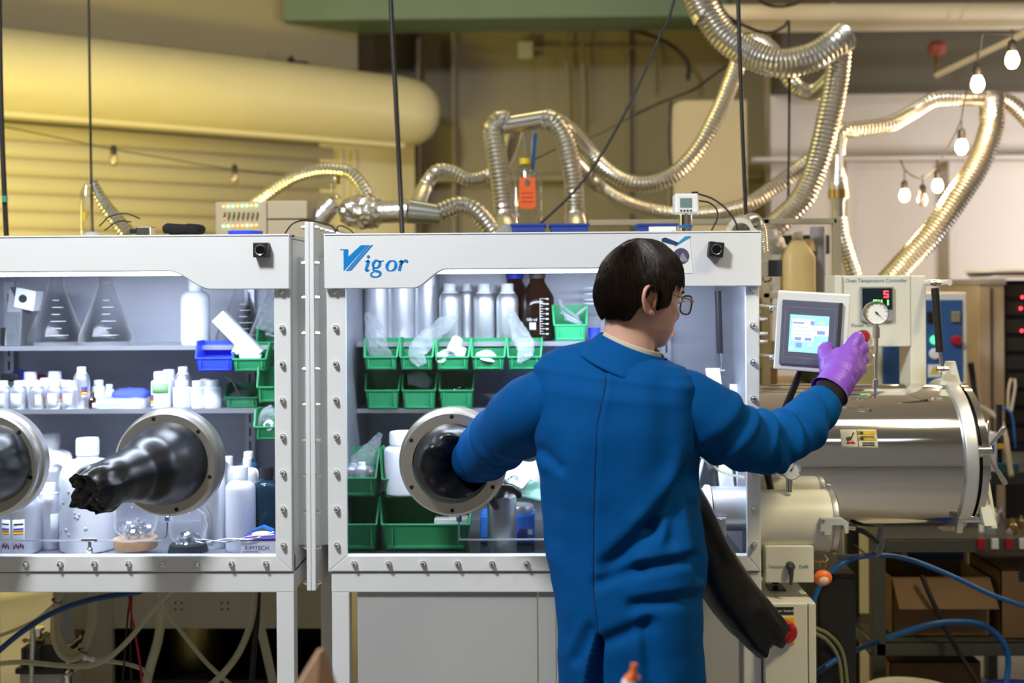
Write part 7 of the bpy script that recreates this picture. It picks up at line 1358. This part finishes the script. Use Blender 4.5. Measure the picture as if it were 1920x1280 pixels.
# glove worn by the left hand: taut cuff over the ring, folds, hand inside the box
gw = thing('worn_glove', 'black rubber glove the left arm is pushed into', 'glove', at(849, 866, -0.03)); c = at(849, 866, -0.05); e = at(893, 870, -0.055)
m = MB(); NR, NA = 34, 96
def dome(u, v):
    a = 2*pi*v; cc = c.lerp(e, u**1.2); rr = Vector((cos(a), 0, sin(a)))
    p = cc + rr*(0.108*(1-u) + 0.046*u)
    bul = 0.075*sin(pi*min(1, u)**0.8)*(0.72 - 0.42*cos(a - 0.3))
    cre = sum(am*math.exp(-(((a - a0 + pi) % (2*pi) - pi)/wd)**2) for a0, wd, am in ((0.75, 0.16, 0.020), (1.25, 0.14, -0.012), (1.75, 0.2, 0.015), (2.5, 0.25, 0.010), (3.5, 0.2, -0.008), (-0.55, 0.15, 0.014), (-1.2, 0.2, 0.010), (4.2, 0.2, 0.008)))
    fold = (cre + 0.010*noise.noise(Vector((cos(a)*2.5, sin(a)*2.5, u*3+2))))*sin(pi*u**0.7)*(0.35 + u)
    return p + Vector((0, -bul - fold + 0.02*u*u, 0))
m.grid(dome, NR, NA, False, True); m.build('cuff', RUBBER, gw, ang=75)
m = MB(); P = cr(PP([(888, 870, -0.04), (884, 876, 0.02), (900, 892, 0.07), (918, 908, 0.11)]), 0.006); m.tube(P, [0.055 - 0.020*i/(len(P)-1) for i in range(len(P))], 20); m.build('sleeve_inside', RUBBER, gw)
m = MB(); h0, h1 = at(912, 904, 0.10), at(940, 922, 0.12); m.tube([h0, h0.lerp(h1, 0.5), h1], [0.036, 0.042, 0.034], 18)
for pts in ([(945, 914, 0.085), (958, 914, 0.075), (970, 922, 0.07), (973, 928, 0.07)], [(925, 918, 0.07), (922, 935, 0.06), (930, 950, 0.07)], [(935, 915, 0.15), (958, 918, 0.175), (966, 930, 0.17)], [(930, 915, 0.16), (950, 924, 0.185), (958, 938, 0.18)], [(922, 915, 0.15), (928, 932, 0.185), (935, 945, 0.185)]):
    P = cr(PP(pts), 0.006); m.tube(P, [0.014 - 0.004*i/(len(P)-1) for i in range(len(P))], 12); m.sph(P[-1], 0.010, n=10, m=8)
remesh(m.build('hand', RUBBER, gw), 0.0035, 5)
# ------------------------------------------------------------------ person
COAT = pm('blue_coat_cotton', (0.0005, 0.068, 0.24), 0.8, var=0.10, vs=6, bump=0.10, bs=420, spec=0.10)
SKIN = pm('skin', (0.66, 0.38, 0.28), 0.5, var=0.08, vs=25, sss=0.12, bump=0.02, bs=250)
HAIRM = pm('dark_brown_hair', (0.016, 0.009, 0.006), 0.45, var=0.35, vs=60, spec=0.35)
HAIRB = pm('hair_shadow_layer', (0.010, 0.006, 0.004), 0.9, var=0.3, vs=60, spec=0.1)
SHIRT = pm('beige_shirt', (0.50, 0.45, 0.34), 0.8, var=0.06)
CUFFM = pm('black_knit_cuff', (0.008, 0.008, 0.009), 0.85, var=0.2, bump=0.4, bs=200)
PURPLE = pm('purple_nitrile', (0.22, 0.075, 0.52), 0.42, var=0.08, vs=20, bump=0.35, bs=70, stretch=(1, 1, 0.5))
TROU = pm('dark_trousers', (0.03, 0.035, 0.05), 0.8)
YB_ = -0.50; PSI = radians(22); Fd = Vector((sin(PSI), cos(PSI), 0)); Ud = Vector((cos(PSI), -sin(PSI), 0))
pr = thing('person', 'person in a blue lab coat, purple glove and glasses, one arm in the glove port', 'person', (ax(1165, YB_), YB_, 0))
ROWS = [(656, 1104, 1248, .058), (662, 1080, 1258, .066), (670, 1048, 1278, .076), (684, 1022, 1290, .089), (705, 1006, 1299, .103), (740, 1002, 1301, .119), (800, 1003, 1301, .130), (850, 1006, 1302, .130), (900, 1012, 1301, .128), (950, 1017, 1304, .126), (1000, 1021, 1312, .128), (1040, 1025, 1318, .132), (1080, 1034, 1317, .136), (1120, 1042, 1313, .138), (1200, 1047, 1313, .140), (1280, 1052, 1320, .142), (1380, 1054, 1328, .146), (1480, 1052, 1336, .150)]
def row(y):
    l, r, b = lerp_tab(ROWS, y); yy = YB_ + 0.02*max(0, (700-y)/60.0)
    c = at((l+r)/2, y, yy); w_ = (r-l)/2*S(yy); b = b; a_ = sqrt(max(1e-6, (w_*w_ - (b*sin(PSI))**2)))/cos(PSI); return c, a_, b
SEAM = [(640, 1146), (700, 1136), (800, 1118), (950, 1113), (1080, 1112), (1150, 1121), (1172, 1122), (1230, 1116), (1290, 1110), (1480, 1104)]
# fold lines in photo pixels: x0, y0, x1, y1, width px, depth m (valley beside a ridge)
FOLDS = [(1302, 880, 1215, 985, 22, .016), (1215, 985, 1138, 1052, 20, .013), (1310, 1040, 1200, 1062, 15, .011), (1200, 1062, 1125, 1085, 15, .008), (1312, 1112, 1190, 1130, 16, .010), (1100, 1180, 1075, 1230, 14, .007), (1215, 1165, 1135, 1195, 18, .008), (1205, 1180, 1215, 1300, 16, .009), (1010, 850, 1045, 880, 14, .006), (1290, 860, 1255, 1010, 18, .010), (1300, 950, 1312, 1080, 12, .010), (1015, 900, 1030, 1010, 18, .004), (1060, 700, 1050, 800, 30, .004), (1240, 720, 1235, 860, 34, .006), (1150, 1060, 1175, 1300, 40, .007)]
def foldd(px, py):
    s_ = 0.0
    for x0, y0, x1, y1, w_, d in FOLDS:
        dx, dy = x1-x0, y1-y0; L2 = dx*dx+dy*dy; t = ((px-x0)*dx + (py-y0)*dy)/L2; tt = max(0, min(1, t)); ex, ey = x0+dx*tt-px, y0+dy*tt-py
        q = (dx*(py-y0) - dy*(px-x0))/sqrt(L2); e2 = (ex*ex+ey*ey)
        if e2 > (3*w_)**2: continue
        g = math.exp(-e2/(w_*w_)); s_ += 1.45*d*g*(-0.75 + (1.1*q/w_ if abs(q) < 3*w_ else 0))
    return s_
NZ, NT = 250, 260; m = MB(); y0_, y1_ = 656, 1480
for i in range(NZ):
    y = y0_ + (y1_-y0_)*i/(NZ-1); c, a_, b = row(y); sp = lerp_tab(SEAM, y)[0]
    for j in range(NT):
        # denser columns on the back
        v = j/NT; t = 2*pi*v; t = t + 0.45*sin(t + pi/2 + pi/2) * 0.0
        t = 2*pi*v - pi/2; ct, st = cos(t), sin(t); e = 0.84
        lat = a_*math.copysign(abs(ct)**e, ct); dep = b*math.copysign(abs(st)**e, st)
        p = c + Ud*lat + Fd*dep; p.z -= 0.022*(lat/a_)*max(0, min(1, (840-y)/130)); nrm = (Ud*ct/a_ + Fd*st/b).normalized()
        d = 0.006*noise.noise(Vector((p.x*7, p.y*7, p.z*3.0))) + 0.003*noise.noise(p*16)
        if st < 0.25:
            px, py = proj(p); k = min(1, (0.25-st)/0.4); d += k*foldd(px, py)
            ds = px - sp
            if abs(ds) < 40 and st < 0: d += -0.0045*math.exp(-(ds/3.2)**2) + 0.003*math.exp(-((ds-9)/8)**2)
            if y > 1160 and st < 0:
                wv = min(14, 3 + (y-1160)*0.13); ctr = sp
                if abs(ds) < wv + 6: d += -0.055*max(0, 1-max(0, abs(ds)-wv+4)/8.0)*min(1, (y-1158)/25)
        else: d += 0.004*sin(lat*40)
        if y > 1200: d += 0.010*sin(t*7 + 1.3)*min(1, (y-1200)/200)
        m.v.append(p + nrm*d)
for i in range(NZ-1):
    for j in range(NT): j2 = (j+1) % NT; m.f.append((i*NT+j, i*NT+j2, (i+1)*NT+j2, (i+1)*NT+j))
coat = m.build('coat', COAT, pr, ang=80)
SP = []
for i in range(0, NZ, 2):
    y = y0_ + (y1_-y0_)*i/(NZ-1)
    if y > 1166: break
    sp = lerp_tab(SEAM, y)[0]; best = None
    for j in list(range(0, 60)) + list(range(NT-60, NT)):
        a_, b_ = m.v[i*NT+j], m.v[i*NT+(j+1) % NT]; xa, xb = proj(a_)[0], proj(b_)[0]
        if (xa-sp)*(xb-sp) <= 0 and a_.y < YB_ + 0.02: best = a_.lerp(b_, (sp-xa)/(xb-xa) if xb != xa else 0); break
    if best is not None: SP.append(best)
ms = MB(); ms.tube([p + Vector((0, -0.0004, 0)) for p in SP[6:]], 0.0014, 6); ms.build('back_seam_shade', pm('seam_shade_blue', (0.001, 0.014, 0.06), 0.8), pr)  # dark tube puts the seam's shadow line into colour
# sleeves
def sleeve(name, pts, seed, amp, rings):
    K = PP([p[:3] for p in pts]); acc = [0.0]
    for a, b in zip(K, K[1:]): acc.append(acc[-1] + (b-a).length)
    tab = [(acc[i]/acc[-1], pts[i][3]*S(pts[i][2])) for i in range(len(pts))]
    P = cr(K, 0.0035); n = len(P); N = 80; m = MB(); prev = None
    for i, p in enumerate(P):
        T = (P[min(i+2, n-1)] - P[max(i-2, 0)]).normalized()
        if prev is None: prev = (Vector((0, 0, 1)) - T*T.z).normalized()
        prev = (prev - T*prev.dot(T)).normalized(); B = T.cross(prev); u = i/(n-1); r = lerp_tab(tab, u)[0]
        for j in range(N):
            a = 2*pi*j/N; d = prev*cos(a) + B*sin(a); f = 0.03*noise.noise(Vector((cos(a)*1.5, sin(a)*1.5, u*4+seed)))
            for (uc, wd, am, tilt, ph) in rings:
                q = (u - uc - tilt*cos(a + ph))/wd
                if abs(q) < 3: f += amp*am*math.exp(-q*q)*(0.6 + 0.4*cos(a - ph)) - amp*am*0.8*math.exp(-(q-1.5)**2)*(0.6 + 0.4*cos(a - ph))
            m.v.append(p + d*r*(1+f))
    for i in range(n-1):
        for j in range(N): j2 = (j+1) % N; m.f.append((i*N+j, i*N+j2, (i+1)*N+j2, (i+1)*N+j))
    return m.build(name, COAT, pr, ang=80)
RS = [(1250, 738, -0.50, 56), (1282, 756, -0.515, 66), (1318, 780, -0.51, 69), (1355, 804, -0.49, 66), (1392, 824, -0.46, 58), (1430, 834, -0.42, 52), (1468, 822, -0.385, 49), (1504, 795, -0.35, 47), (1532, 768, -0.32, 42), (1548, 750, -0.30, 35), (1551, 747, -0.297, 30)]
sleeve('sleeve', RS, 2.0, 1.9, [(0.22, 0.035, 0.05, 0.04, 0.5), (0.36, 0.03, 0.06, 0.05, 1.2), (0.46, 0.025, 0.08, 0.03, 0.2), (0.53, 0.022, 0.09, -0.03, 0.4), (0.60, 0.022, 0.08, 0.04, 2.6), (0.67, 0.025, 0.08, 0.05, 0.6), (0.76, 0.03, 0.06, -0.04, 1.8), (0.86, 0.03, 0.06, 0.04, 0.9)])
LS = [(1052, 735, -0.47, 52), (1026, 752, -0.455, 64), (1000, 770, -0.42, 70), (974, 790, -0.36, 66), (948, 812, -0.29, 58), (924, 835, -0.21, 53), (905, 850, -0.14, 49), (892, 859, -0.085, 45), (886, 866, -0.03, 38), (884, 872, 0.01, 32)]
sleeve('sleeve', LS, 6.0, 1.9, [(0.30, 0.04, 0.05, 0.05, 2.2), (0.45, 0.03, 0.07, 0.05, 0.6), (0.55, 0.028, 0.08, -0.04, 2.0), (0.65, 0.028, 0.09, 0.05, 0.9), (0.74, 0.03, 0.08, -0.03, 2.8), (0.85, 0.03, 0.06, 0.03, 1.0)])
# cuff and wrist
m = MB(); P = cr(PP([(1541, 757, -0.305), (1552, 744, -0.296), (1563, 729, -0.284)]), 0.002); m.tube(P, [(33 if i % 2 else 32)*S(-0.3) - 0.0008*i*0.2 for i in range(len(P))], 28); m.build('knit_cuff', CUFFM, pr)
# collar: tilted stand with a turned-down fall, shirt band inside
CC = at(1176, 670, -0.482); tr_ = radians(20); hz_ = Vector((cos(tr_), 0, -sin(tr_))); hy = Vector((0, 1, 0.10)).normalized(); up_ = hz_.cross(hy).normalized()
if up_.z < 0: up_ = -up_
def ring(c_, rx, ry, u): return lambda v: c_ + hz_*rx*cos(2*pi*v) + hy*ry*sin(2*pi*v) + up_*u
def band(name, mat, prof, par=pr, th=0.003, wob=0.0):
    m = MB(); n = len(prof)
    def fn(u, v):
        k = u*(n-1); i = min(n-2, int(k)); t = k - i; rx = prof[i][0]*(1-t)+prof[i+1][0]*t; ry = prof[i][1]*(1-t)+prof[i+1][1]*t; h = prof[i][2]*(1-t)+prof[i+1][2]*t
        return CC + hz_*rx*cos(2*pi*v) + hy*ry*sin(2*pi*v) + up_*(h + wob*sin(2*pi*v*2+1)*u)
    m.grid(fn, (n-1)*4+1, 72, False, True); return m.build(name, mat, par, ang=60, solid=th)
band('collar', COAT, [(0.084, 0.082, -0.016), (0.079, 0.077, 0.008), (0.075, 0.072, 0.026), (0.0785, 0.076, 0.030), (0.087, 0.090, 0.016), (0.103, 0.112, -0.008), (0.117, 0.131, -0.029)], th=0.005, wob=0.002)
band('shirt_collar', SHIRT, [(0.075, 0.070, 0.0), (0.072, 0.068, 0.028), (0.068, 0.064, 0.040)], th=0.003)
# head frame
PHI = radians(64); HC = at(1202, 553, -0.462); pit = radians(9)
hf = Vector((sin(PHI)*cos(pit), cos(PHI)*cos(pit), -sin(pit))); hr = Vector((cos(PHI), -sin(PHI), 0)); hu = hr.cross(hf).normalized()
tl_ = radians(-3); hr, hu = hr*cos(tl_) + hu*sin(tl_), hu*cos(tl_) - hr*sin(tl_)
def H(x, y, z): return HC + hr*x + hf*y + hu*z
SL = [(-.119, .016, .064, .020), (-.113, .030, .076, .026), (-.103, .042, .084, .036), (-.088, .053, .087, .050), (-.070, .061, .093, .064), (-.045, .067, .094, .078), (-.020, .071, .093, .090), (0, .073, .093, .096), (.016, .0745, .100, .099), (.040, .0745, .098, .100), (.068, .069, .088, .091), (.090, .055, .068, .072), (.105, .038, .045, .052), (.114, .018, .022, .028), (.117, .003, .004, .006)]
m = MB(); NS, NN = 90, 96
for i in range(NS):
    z = -.119 + .236*i/(NS-1); w_, fr, bk = lerp_tab(SL, z)
    for j in range(NN):
        a = 2*pi*j/NN; ca, sa = cos(a), sin(a); x = w_*math.copysign(abs(ca)**0.9, ca); y = (fr if sa > 0 else bk)*math.copysign(abs(sa)**(0.95 if sa > 0 else 0.9), sa)
        if sa > 0:
            nose = math.exp(-(x/.011)**2)*(max(0, 1-abs(z+.034)/.030)**0.8*.024 + max(0, 1-abs(z+.005)/.03)*.008)
            sock = -.009*math.exp(-((abs(x)-.032)/.017)**2 - ((z-.002)/.013)**2)
            lips = .005*math.exp(-(x/.022)**2)*(math.exp(-((z+.068)/.006)**2) + math.exp(-((z+.080)/.006)**2)) - .003*math.exp(-(x/.024)**2-((z+.074)/.003)**2)
            chin = .006*math.exp(-(x/.02)**2 - ((z+.103)/.012)**2); brow = .004*math.exp(-((abs(x)-.030)/.02)**2 - ((z-.020)/.008)**2); cheek = .004*math.exp(-((abs(x)-.048)/.016)**2 - ((z+.022)/.018)**2)
            y += (nose + sock + lips + chin + brow + cheek)*min(1, sa*2)
        m.v.append(H(x, y, z))
for i in range(NS-1):
    for j in range(NN): j2 = (j+1) % NN; m.f.append((i*NN+j, i*NN+j2, (i+1)*NN+j2, (i+1)*NN+j))
m.f.append(tuple(reversed(range(NN)))); m.f.append(tuple((NS-1)*NN+j for j in range(NN)))
# neck, torso and limbs under the clothes, all one fused surface
nb = at(1178, 705, -0.47); P = cr([nb, nb.lerp(H(0, -0.022, -0.07), 0.5) + Vector((0.0, 0, 0)), H(0, -0.022, -0.07), H(0, -0.02, 0.0)], 0.01); m.tube(P, [0.068 - 0.012*min(1, i/(len(P)*0.5)) for i in range(len(P))], 32)
def limb(pts, r0, r1): P = cr(pts, 0.02); m.tube(P, [r0 + (r1-r0)*i/(len(P)-1) for i in range(len(P))], 20)
tc = [row(y)[0] for y in (700, 800, 950, 1080)]; m.tube([nb] + tc, [0.05, 0.075, 0.085, 0.08, 0.09], 24)
limb(PP([q[:3] for q in RS[1:10]]), 0.055, 0.032); limb(PP([(1545, 750, -0.30), (1563, 728, -0.285), (1572, 712, -0.265), (1578, 700, -0.25)]), 0.031, 0.033)
limb(PP([q[:3] for q in LS[1:]]), 0.055, 0.030)
hip = row(1080)[0]
for sg in (-1, 1):
    a = hip + Ud*0.07*sg; f0 = Vector((a.x, a.y, 0.09)); limb([a, a.lerp(f0, 0.5) + Fd*0.02, f0], 0.07, 0.045); limb([f0 + Vector((0, 0, -0.04)), f0 + Fd*0.10 + Vector((0, 0, -0.05))], 0.038, 0.03)
remesh(m.build('body', SKIN, pr), 0.0042, 3, 0.5)
for sg in (-1, 1):
    a = row(1300)[0] + Ud*0.07*sg; f0 = Vector((a.x, a.y, 0.07)); mm = MB(); P = cr([a, a.lerp(f0, 0.5) + Fd*0.02, f0], 0.03); mm.tube(P, [0.082 - 0.018*i/(len(P)-1) for i in range(len(P))], 24); mm.build('trouser_leg', TROU, pr)
    mm = MB(); mm.tube([f0 + Fd*q + Vector((0, 0, z)) for q, z in ((-0.07, -0.03), (-0.05, -0.022), (0.03, -0.018), (0.12, -0.028), (0.19, -0.034), (0.205, -0.045))], [0.03, 0.046, 0.050, 0.046, 0.036, 0.015], 20); s_ = mm.build('shoe', BLACK, pr)
# ear
def ear(sg):
    m = MB()
    def E(a, b, o): return H(sg*(0.0725 + o), -0.021 + a*0.92 - 0.10*b, -0.012 + b)
    rim = cr([E(.016, -.012, .002), E(.018, .010, .003), E(.012, .028, .006), E(-.004, .034, .011), E(-.020, .026, .016), E(-.026, .008, .017), E(-.020, -.012, .013), E(-.008, -.026, .008), E(.006, -.031, .005), E(.012, -.024, .003)], 0.003)
    m.tube(rim, [0.0042 + 0.0016*max(0, (i/len(rim)-0.72))*3 for i in range(len(rim))], 12)
    ctr = E(-.002, 0.0, .003); n = len(rim); k = len(m.v)
    inn = [r.lerp(ctr, 0.25) for r in rim]; m.v += [p for p in rim] + inn + [ctr - hr*sg*0.006]
    for i in range(n-1): m.f.append((k+i, k+i+1, k+n+i+1, k+n+i)); m.f.append((k+n+i, k+n+i+1, k+2*n))
    m.sph(E(.002, -.026, .006), 0.0075, 0.0075, 0.0085, n=12, m=8)
    m.tube(cr([E(-.012, .016, .008), E(-.015, 0, .009), E(-.008, -.014, .006)], 0.003), 0.0032, 10)
    m.tube(cr([E(.014, .004, .004), E(.012, -.006, .007), E(.012, -.014, .004)], 0.003), 0.0036, 10)
    m.build('ear', pm('ear_skin', (0.68, 0.35, 0.26), 0.5, var=0.06, sss=0.15), pr, ang=70)
ear(1); ear(-1)
# eyes
for sg in (-1, 1):
    m = MB(); m.sph(H(sg*0.032, 0.078, 0.002), 0.012, n=16, m=12); e_ = m.build('eye', CAPW, pr); m = MB(); m.sph(H(sg*0.032, 0.085, 0.002), 0.0058, n=12, m=8); m.build('iris', INKK, e_)
    m = MB(); P = cr([H(sg*0.014, 0.100, 0.020), H(sg*0.030, 0.096, 0.025), H(sg*0.052, 0.080, 0.021)], 0.004); m.tube(P, [0.003 + 0.0015*sin(pi*i/(len(P)-1)) for i in range(len(P))], 8); m.build('eyebrow', HAIRM, pr)
# hair: volume under real strands
HCy, HCz = -0.006, 0.010; RX, RY, RZ = 0.086, 0.107, 0.119
HL = [(0, .062), (35, .058), (55, .046), (66, .020), (70, -.018), (82, -.022), (86, .014), (104, .014), (114, -.022), (132, -.058), (180, -.064)]
def hairline(x, y): a = math.degrees(atan2(abs(x), y)); return lerp_tab(HL, a)[0]
def hp(d, lift=0.0):
    """point on the hair volume in direction d (head axes)"""
    k = 1/sqrt((d.x/RX)**2 + (d.y/RY)**2 + (d.z/RZ)**2); p = Vector((d.x*k, d.y*k, d.z*k)); l_ = p.length
    bulge = 1 + 0.045*noise.noise(Vector((d.x*2.2, d.y*2.2, d.z*2.2 + 3))) + (0.05*max(0, d.y)*max(0, d.z-0.2))
    return p*bulge*(1 + lift/l_) + Vector((0, HCy, HCz))
m = MB()
def cap(u, v):
    t = pi*u*0.80; a = 2*pi*v; d = Vector((sin(t)*cos(a), sin(t)*sin(a), cos(t))); p = hp(d, -0.004); z0 = hairline(p.x, p.y - HCy) + 0.004*noise.noise(Vector((a*4, 1, 2)))
    if p.z < z0: k = min(1, (z0 - p.z)/0.022); p = Vector((p.x*(1-0.24*k), HCy + (p.y-HCy)*(1-0.24*k), p.z))
    return H(p.x, p.y, p.z)
m.grid(cap, 56, 96, False, True); hair = m.build('hair', HAIRB, pr, ang=80)
rnd = random.Random(11); m = MB(); crown = Vector((0.01, -0.45, 0.9)).normalized(); cnt = 0
while cnt < 7500:
    d = Vector((rnd.gauss(0, 1), rnd.gauss(0, 1), rnd.gauss(0, 1))).normalized()
    p = hp(d)
    if p.z < hairline(p.x, p.y - HCy) + 0.004: continue
    cnt += 1; L = rnd.uniform(0.04, 0.085); n = 7; st = L/n; pts = []; lift = rnd.uniform(-0.002, 0.005); wob = rnd.uniform(-0.35, 0.35)
    front = d.y > 0.35 and d.z > 0.1
    for k in range(n+1):
        q = hp(d, lift + 0.002*k/n*rnd.random()); pts.append(q)
        fl = (d - crown*d.dot(crown)).normalized() if (d - crown).length > 0.15 else Vector((cos(cnt), sin(cnt), 0))
        fl = fl + Vector((0, 0, -0.55)) + (Vector((0.25, 0.5, 0)) if front else Vector((0, 0, 0)))
        tg = fl - d*fl.dot(d); tg = (tg.normalized() + d.cross(tg).normalized()*wob*0.5).normalized(); d = (d + tg*st/0.1).normalized()
        q2 = hp(d); lim = hairline(q2.x, q2.y - HCy) - (0.026 if front else 0.010)*rnd.random()
        if q2.z < lim: break
    if len(pts) < 3: continue
    W = [H(q.x, q.y, q.z) for q in pts]; nn = len(W); m.tube(W, [0.00115*(1 - 0.75*(i/(nn-1))**2) for i in range(nn)], 3, caps=False)
s_ = m.build('hair_strands', HAIRM, pr, ang=0); s_['kind'] = 'stuff'
# stray fringe locks over the temple
for k in range(26):
    y = rnd.uniform(0.070, 0.106); x = rnd.uniform(0.0, 0.062)*(1 - (y-0.07)*8) ; pass
m = MB()
for k in range(60):
    a = radians(rnd.uniform(-55, 62)); d = Vector((sin(a), cos(a), 0.55 + rnd.uniform(-0.1, 0.15))).normalized(); p = hp(d); e_ = Vector((p.x*1.02 + 0.004*rnd.uniform(-1, 1), p.y*1.03, p.z - rnd.uniform(0.02, 0.045))); mid = (p+e_)/2 + Vector((0, 0.006, 0.004))
    m.tube([H(*q) for q in (p, mid, e_)], [0.0028, 0.0024, 0.0004], 4, caps=False)
f_ = m.build('fringe', HAIRM, pr, ang=60); f_['kind'] = 'stuff'
# glasses
gl = thing('eyeglasses', 'thin framed eyeglasses with clear square lenses on the person', 'glasses', H(0, 0.11, 0)); TORT = pm('tortoise_frame', (0.09, 0.045, 0.025), 0.25, var=0.5, vs=120); GOLD = pm('gold_wire', (0.55, 0.42, 0.2), 0.25, 0.9)
for sg in (-1, 1):
    c_ = (sg*0.034, 0.110, -0.006); P = []
    for k in range(33):
        a = 2*pi*k/32; P.append(H(c_[0] + 0.026*math.copysign(abs(cos(a))**0.7, cos(a)), c_[1] - 0.25*abs(sg*0.026*cos(a) + c_[0]-0.034*sg)*0.4 - 0.06*abs(c_[0] + 0.026*cos(a)), c_[2] + 0.022*math.copysign(abs(sin(a))**0.7, sin(a))))
    m = MB(); m.tube(P, 0.0022, 8, caps=False); m.build('rim', TORT, gl)
    m = MB(); k0 = len(P)-1; ctr = sum(P[:-1], Vector((0, 0, 0)))/k0; m.add(P[:-1] + [ctr + hf*0.002], [(i, (i+1) % k0, k0) for i in range(k0)]); m.build('lens', glassy('lens_glass', (0.96, 0.97, 0.98), 0.5, 0.02, 0.10), gl, ang=80)
    m = MB(); m.tube(cr([H(sg*0.060, 0.104, 0.004), H(sg*0.072, 0.094, 0.006), H(sg*0.0765, 0.05, 0.010), H(sg*0.0785, 0.0, 0.014), H(sg*0.078, -0.014, 0.008)], 0.005), 0.0017, 8); m.build('temple_arm', GOLD, gl)
    m = MB(); m.tube([H(sg*0.058, 0.106, 0.004), H(sg*0.068, 0.097, 0.005)], 0.0042, 8); m.build('end_piece', TORT, gl)
m = MB(); m.tube(cr([H(-0.010, 0.113, 0.002), H(0, 0.117, 0.006), H(0.010, 0.113, 0.002)], 0.003), 0.0018, 8); m.build('bridge', GOLD, gl)
# purple glove gripping the edge of the touch panel
m = MB()
def T(pts, rs):
    P = cr(PP(pts), 0.004); n = len(P); tab = [(i/(len(rs)-1), r*S(-0.2)) for i, r in enumerate(rs)]; R = [lerp_tab(tab, i/(n-1))[0] for i in range(n)]; m.tube(P, R, 18); m.sph(P[-1], R[-1], n=12, m=8); m.sph(P[0], R[0], n=12, m=8)
T([(1561, 727, -0.275), (1570, 712, -0.258), (1578, 698, -0.240)], [31, 30, 32])
T([(1572, 706, -0.245), (1583, 684, -0.218), (1592, 668, -0.200)], [32, 32, 25])
T([(1580, 706, -0.240), (1596, 690, -0.205), (1602, 680, -0.190)], [27, 26, 22])
T([(1562, 705, -0.240), (1562, 685, -0.215), (1575, 668, -0.205)], [24, 25, 18])
T([(1562, 692, -0.222), (1551, 672, -0.200), (1547, 656, -0.180), (1552, 651, -0.162)], [19, 17, 14.5, 11.5])
T([(1588, 668, -0.205), (1600, 645, -0.192), (1608, 633, -0.172), (1610, 638, -0.130), (1598, 644, -0.088)], [16, 13.5, 11.5, 11, 9])
T([(1598, 674, -0.200), (1610, 656, -0.188), (1617, 651, -0.165), (1615, 657, -0.125), (1600, 661, -0.088)], [16, 14, 12.5, 11.5, 9])
T([(1602, 686, -0.198), (1613, 674, -0.186), (1618, 672, -0.162), (1614, 676, -0.122), (1600, 678, -0.090)], [15, 13.5, 12, 11, 9])
T([(1600, 698, -0.202), (1610, 692, -0.186), (1614, 692, -0.162), (1609, 694, -0.125), (1598, 694, -0.095)], [14, 12.5, 11, 10, 8])
pg = remesh(m.build('purple_glove', PURPLE, pr), 0.0026, 5, 0.5)
m = MB(); P = cr(PP([(1555, 735, -0.284), (1562, 725, -0.274), (1572, 710, -0.256)]), 0.003); m.tube(P, [(36 - 3.5*min(1, i/4) + (0.8 if i % 3 == 0 else 0))*S(-0.27) for i in range(len(P))], 32, caps=False); m.build('glove_cuff', PURPLE, pr, ang=80, solid=0.001)
for k in range(9):
    P = cr(PP([(1574 + 3.2*k, 722 - 4*k, -0.272 + 0.004*k), (1580 + 3.5*k, 706 - 3*k, -0.2745 + 0.0065*k), (1594 + 2.6*k, 699 - 3.2*k, -0.256 + 0.005*k)]), 0.004)
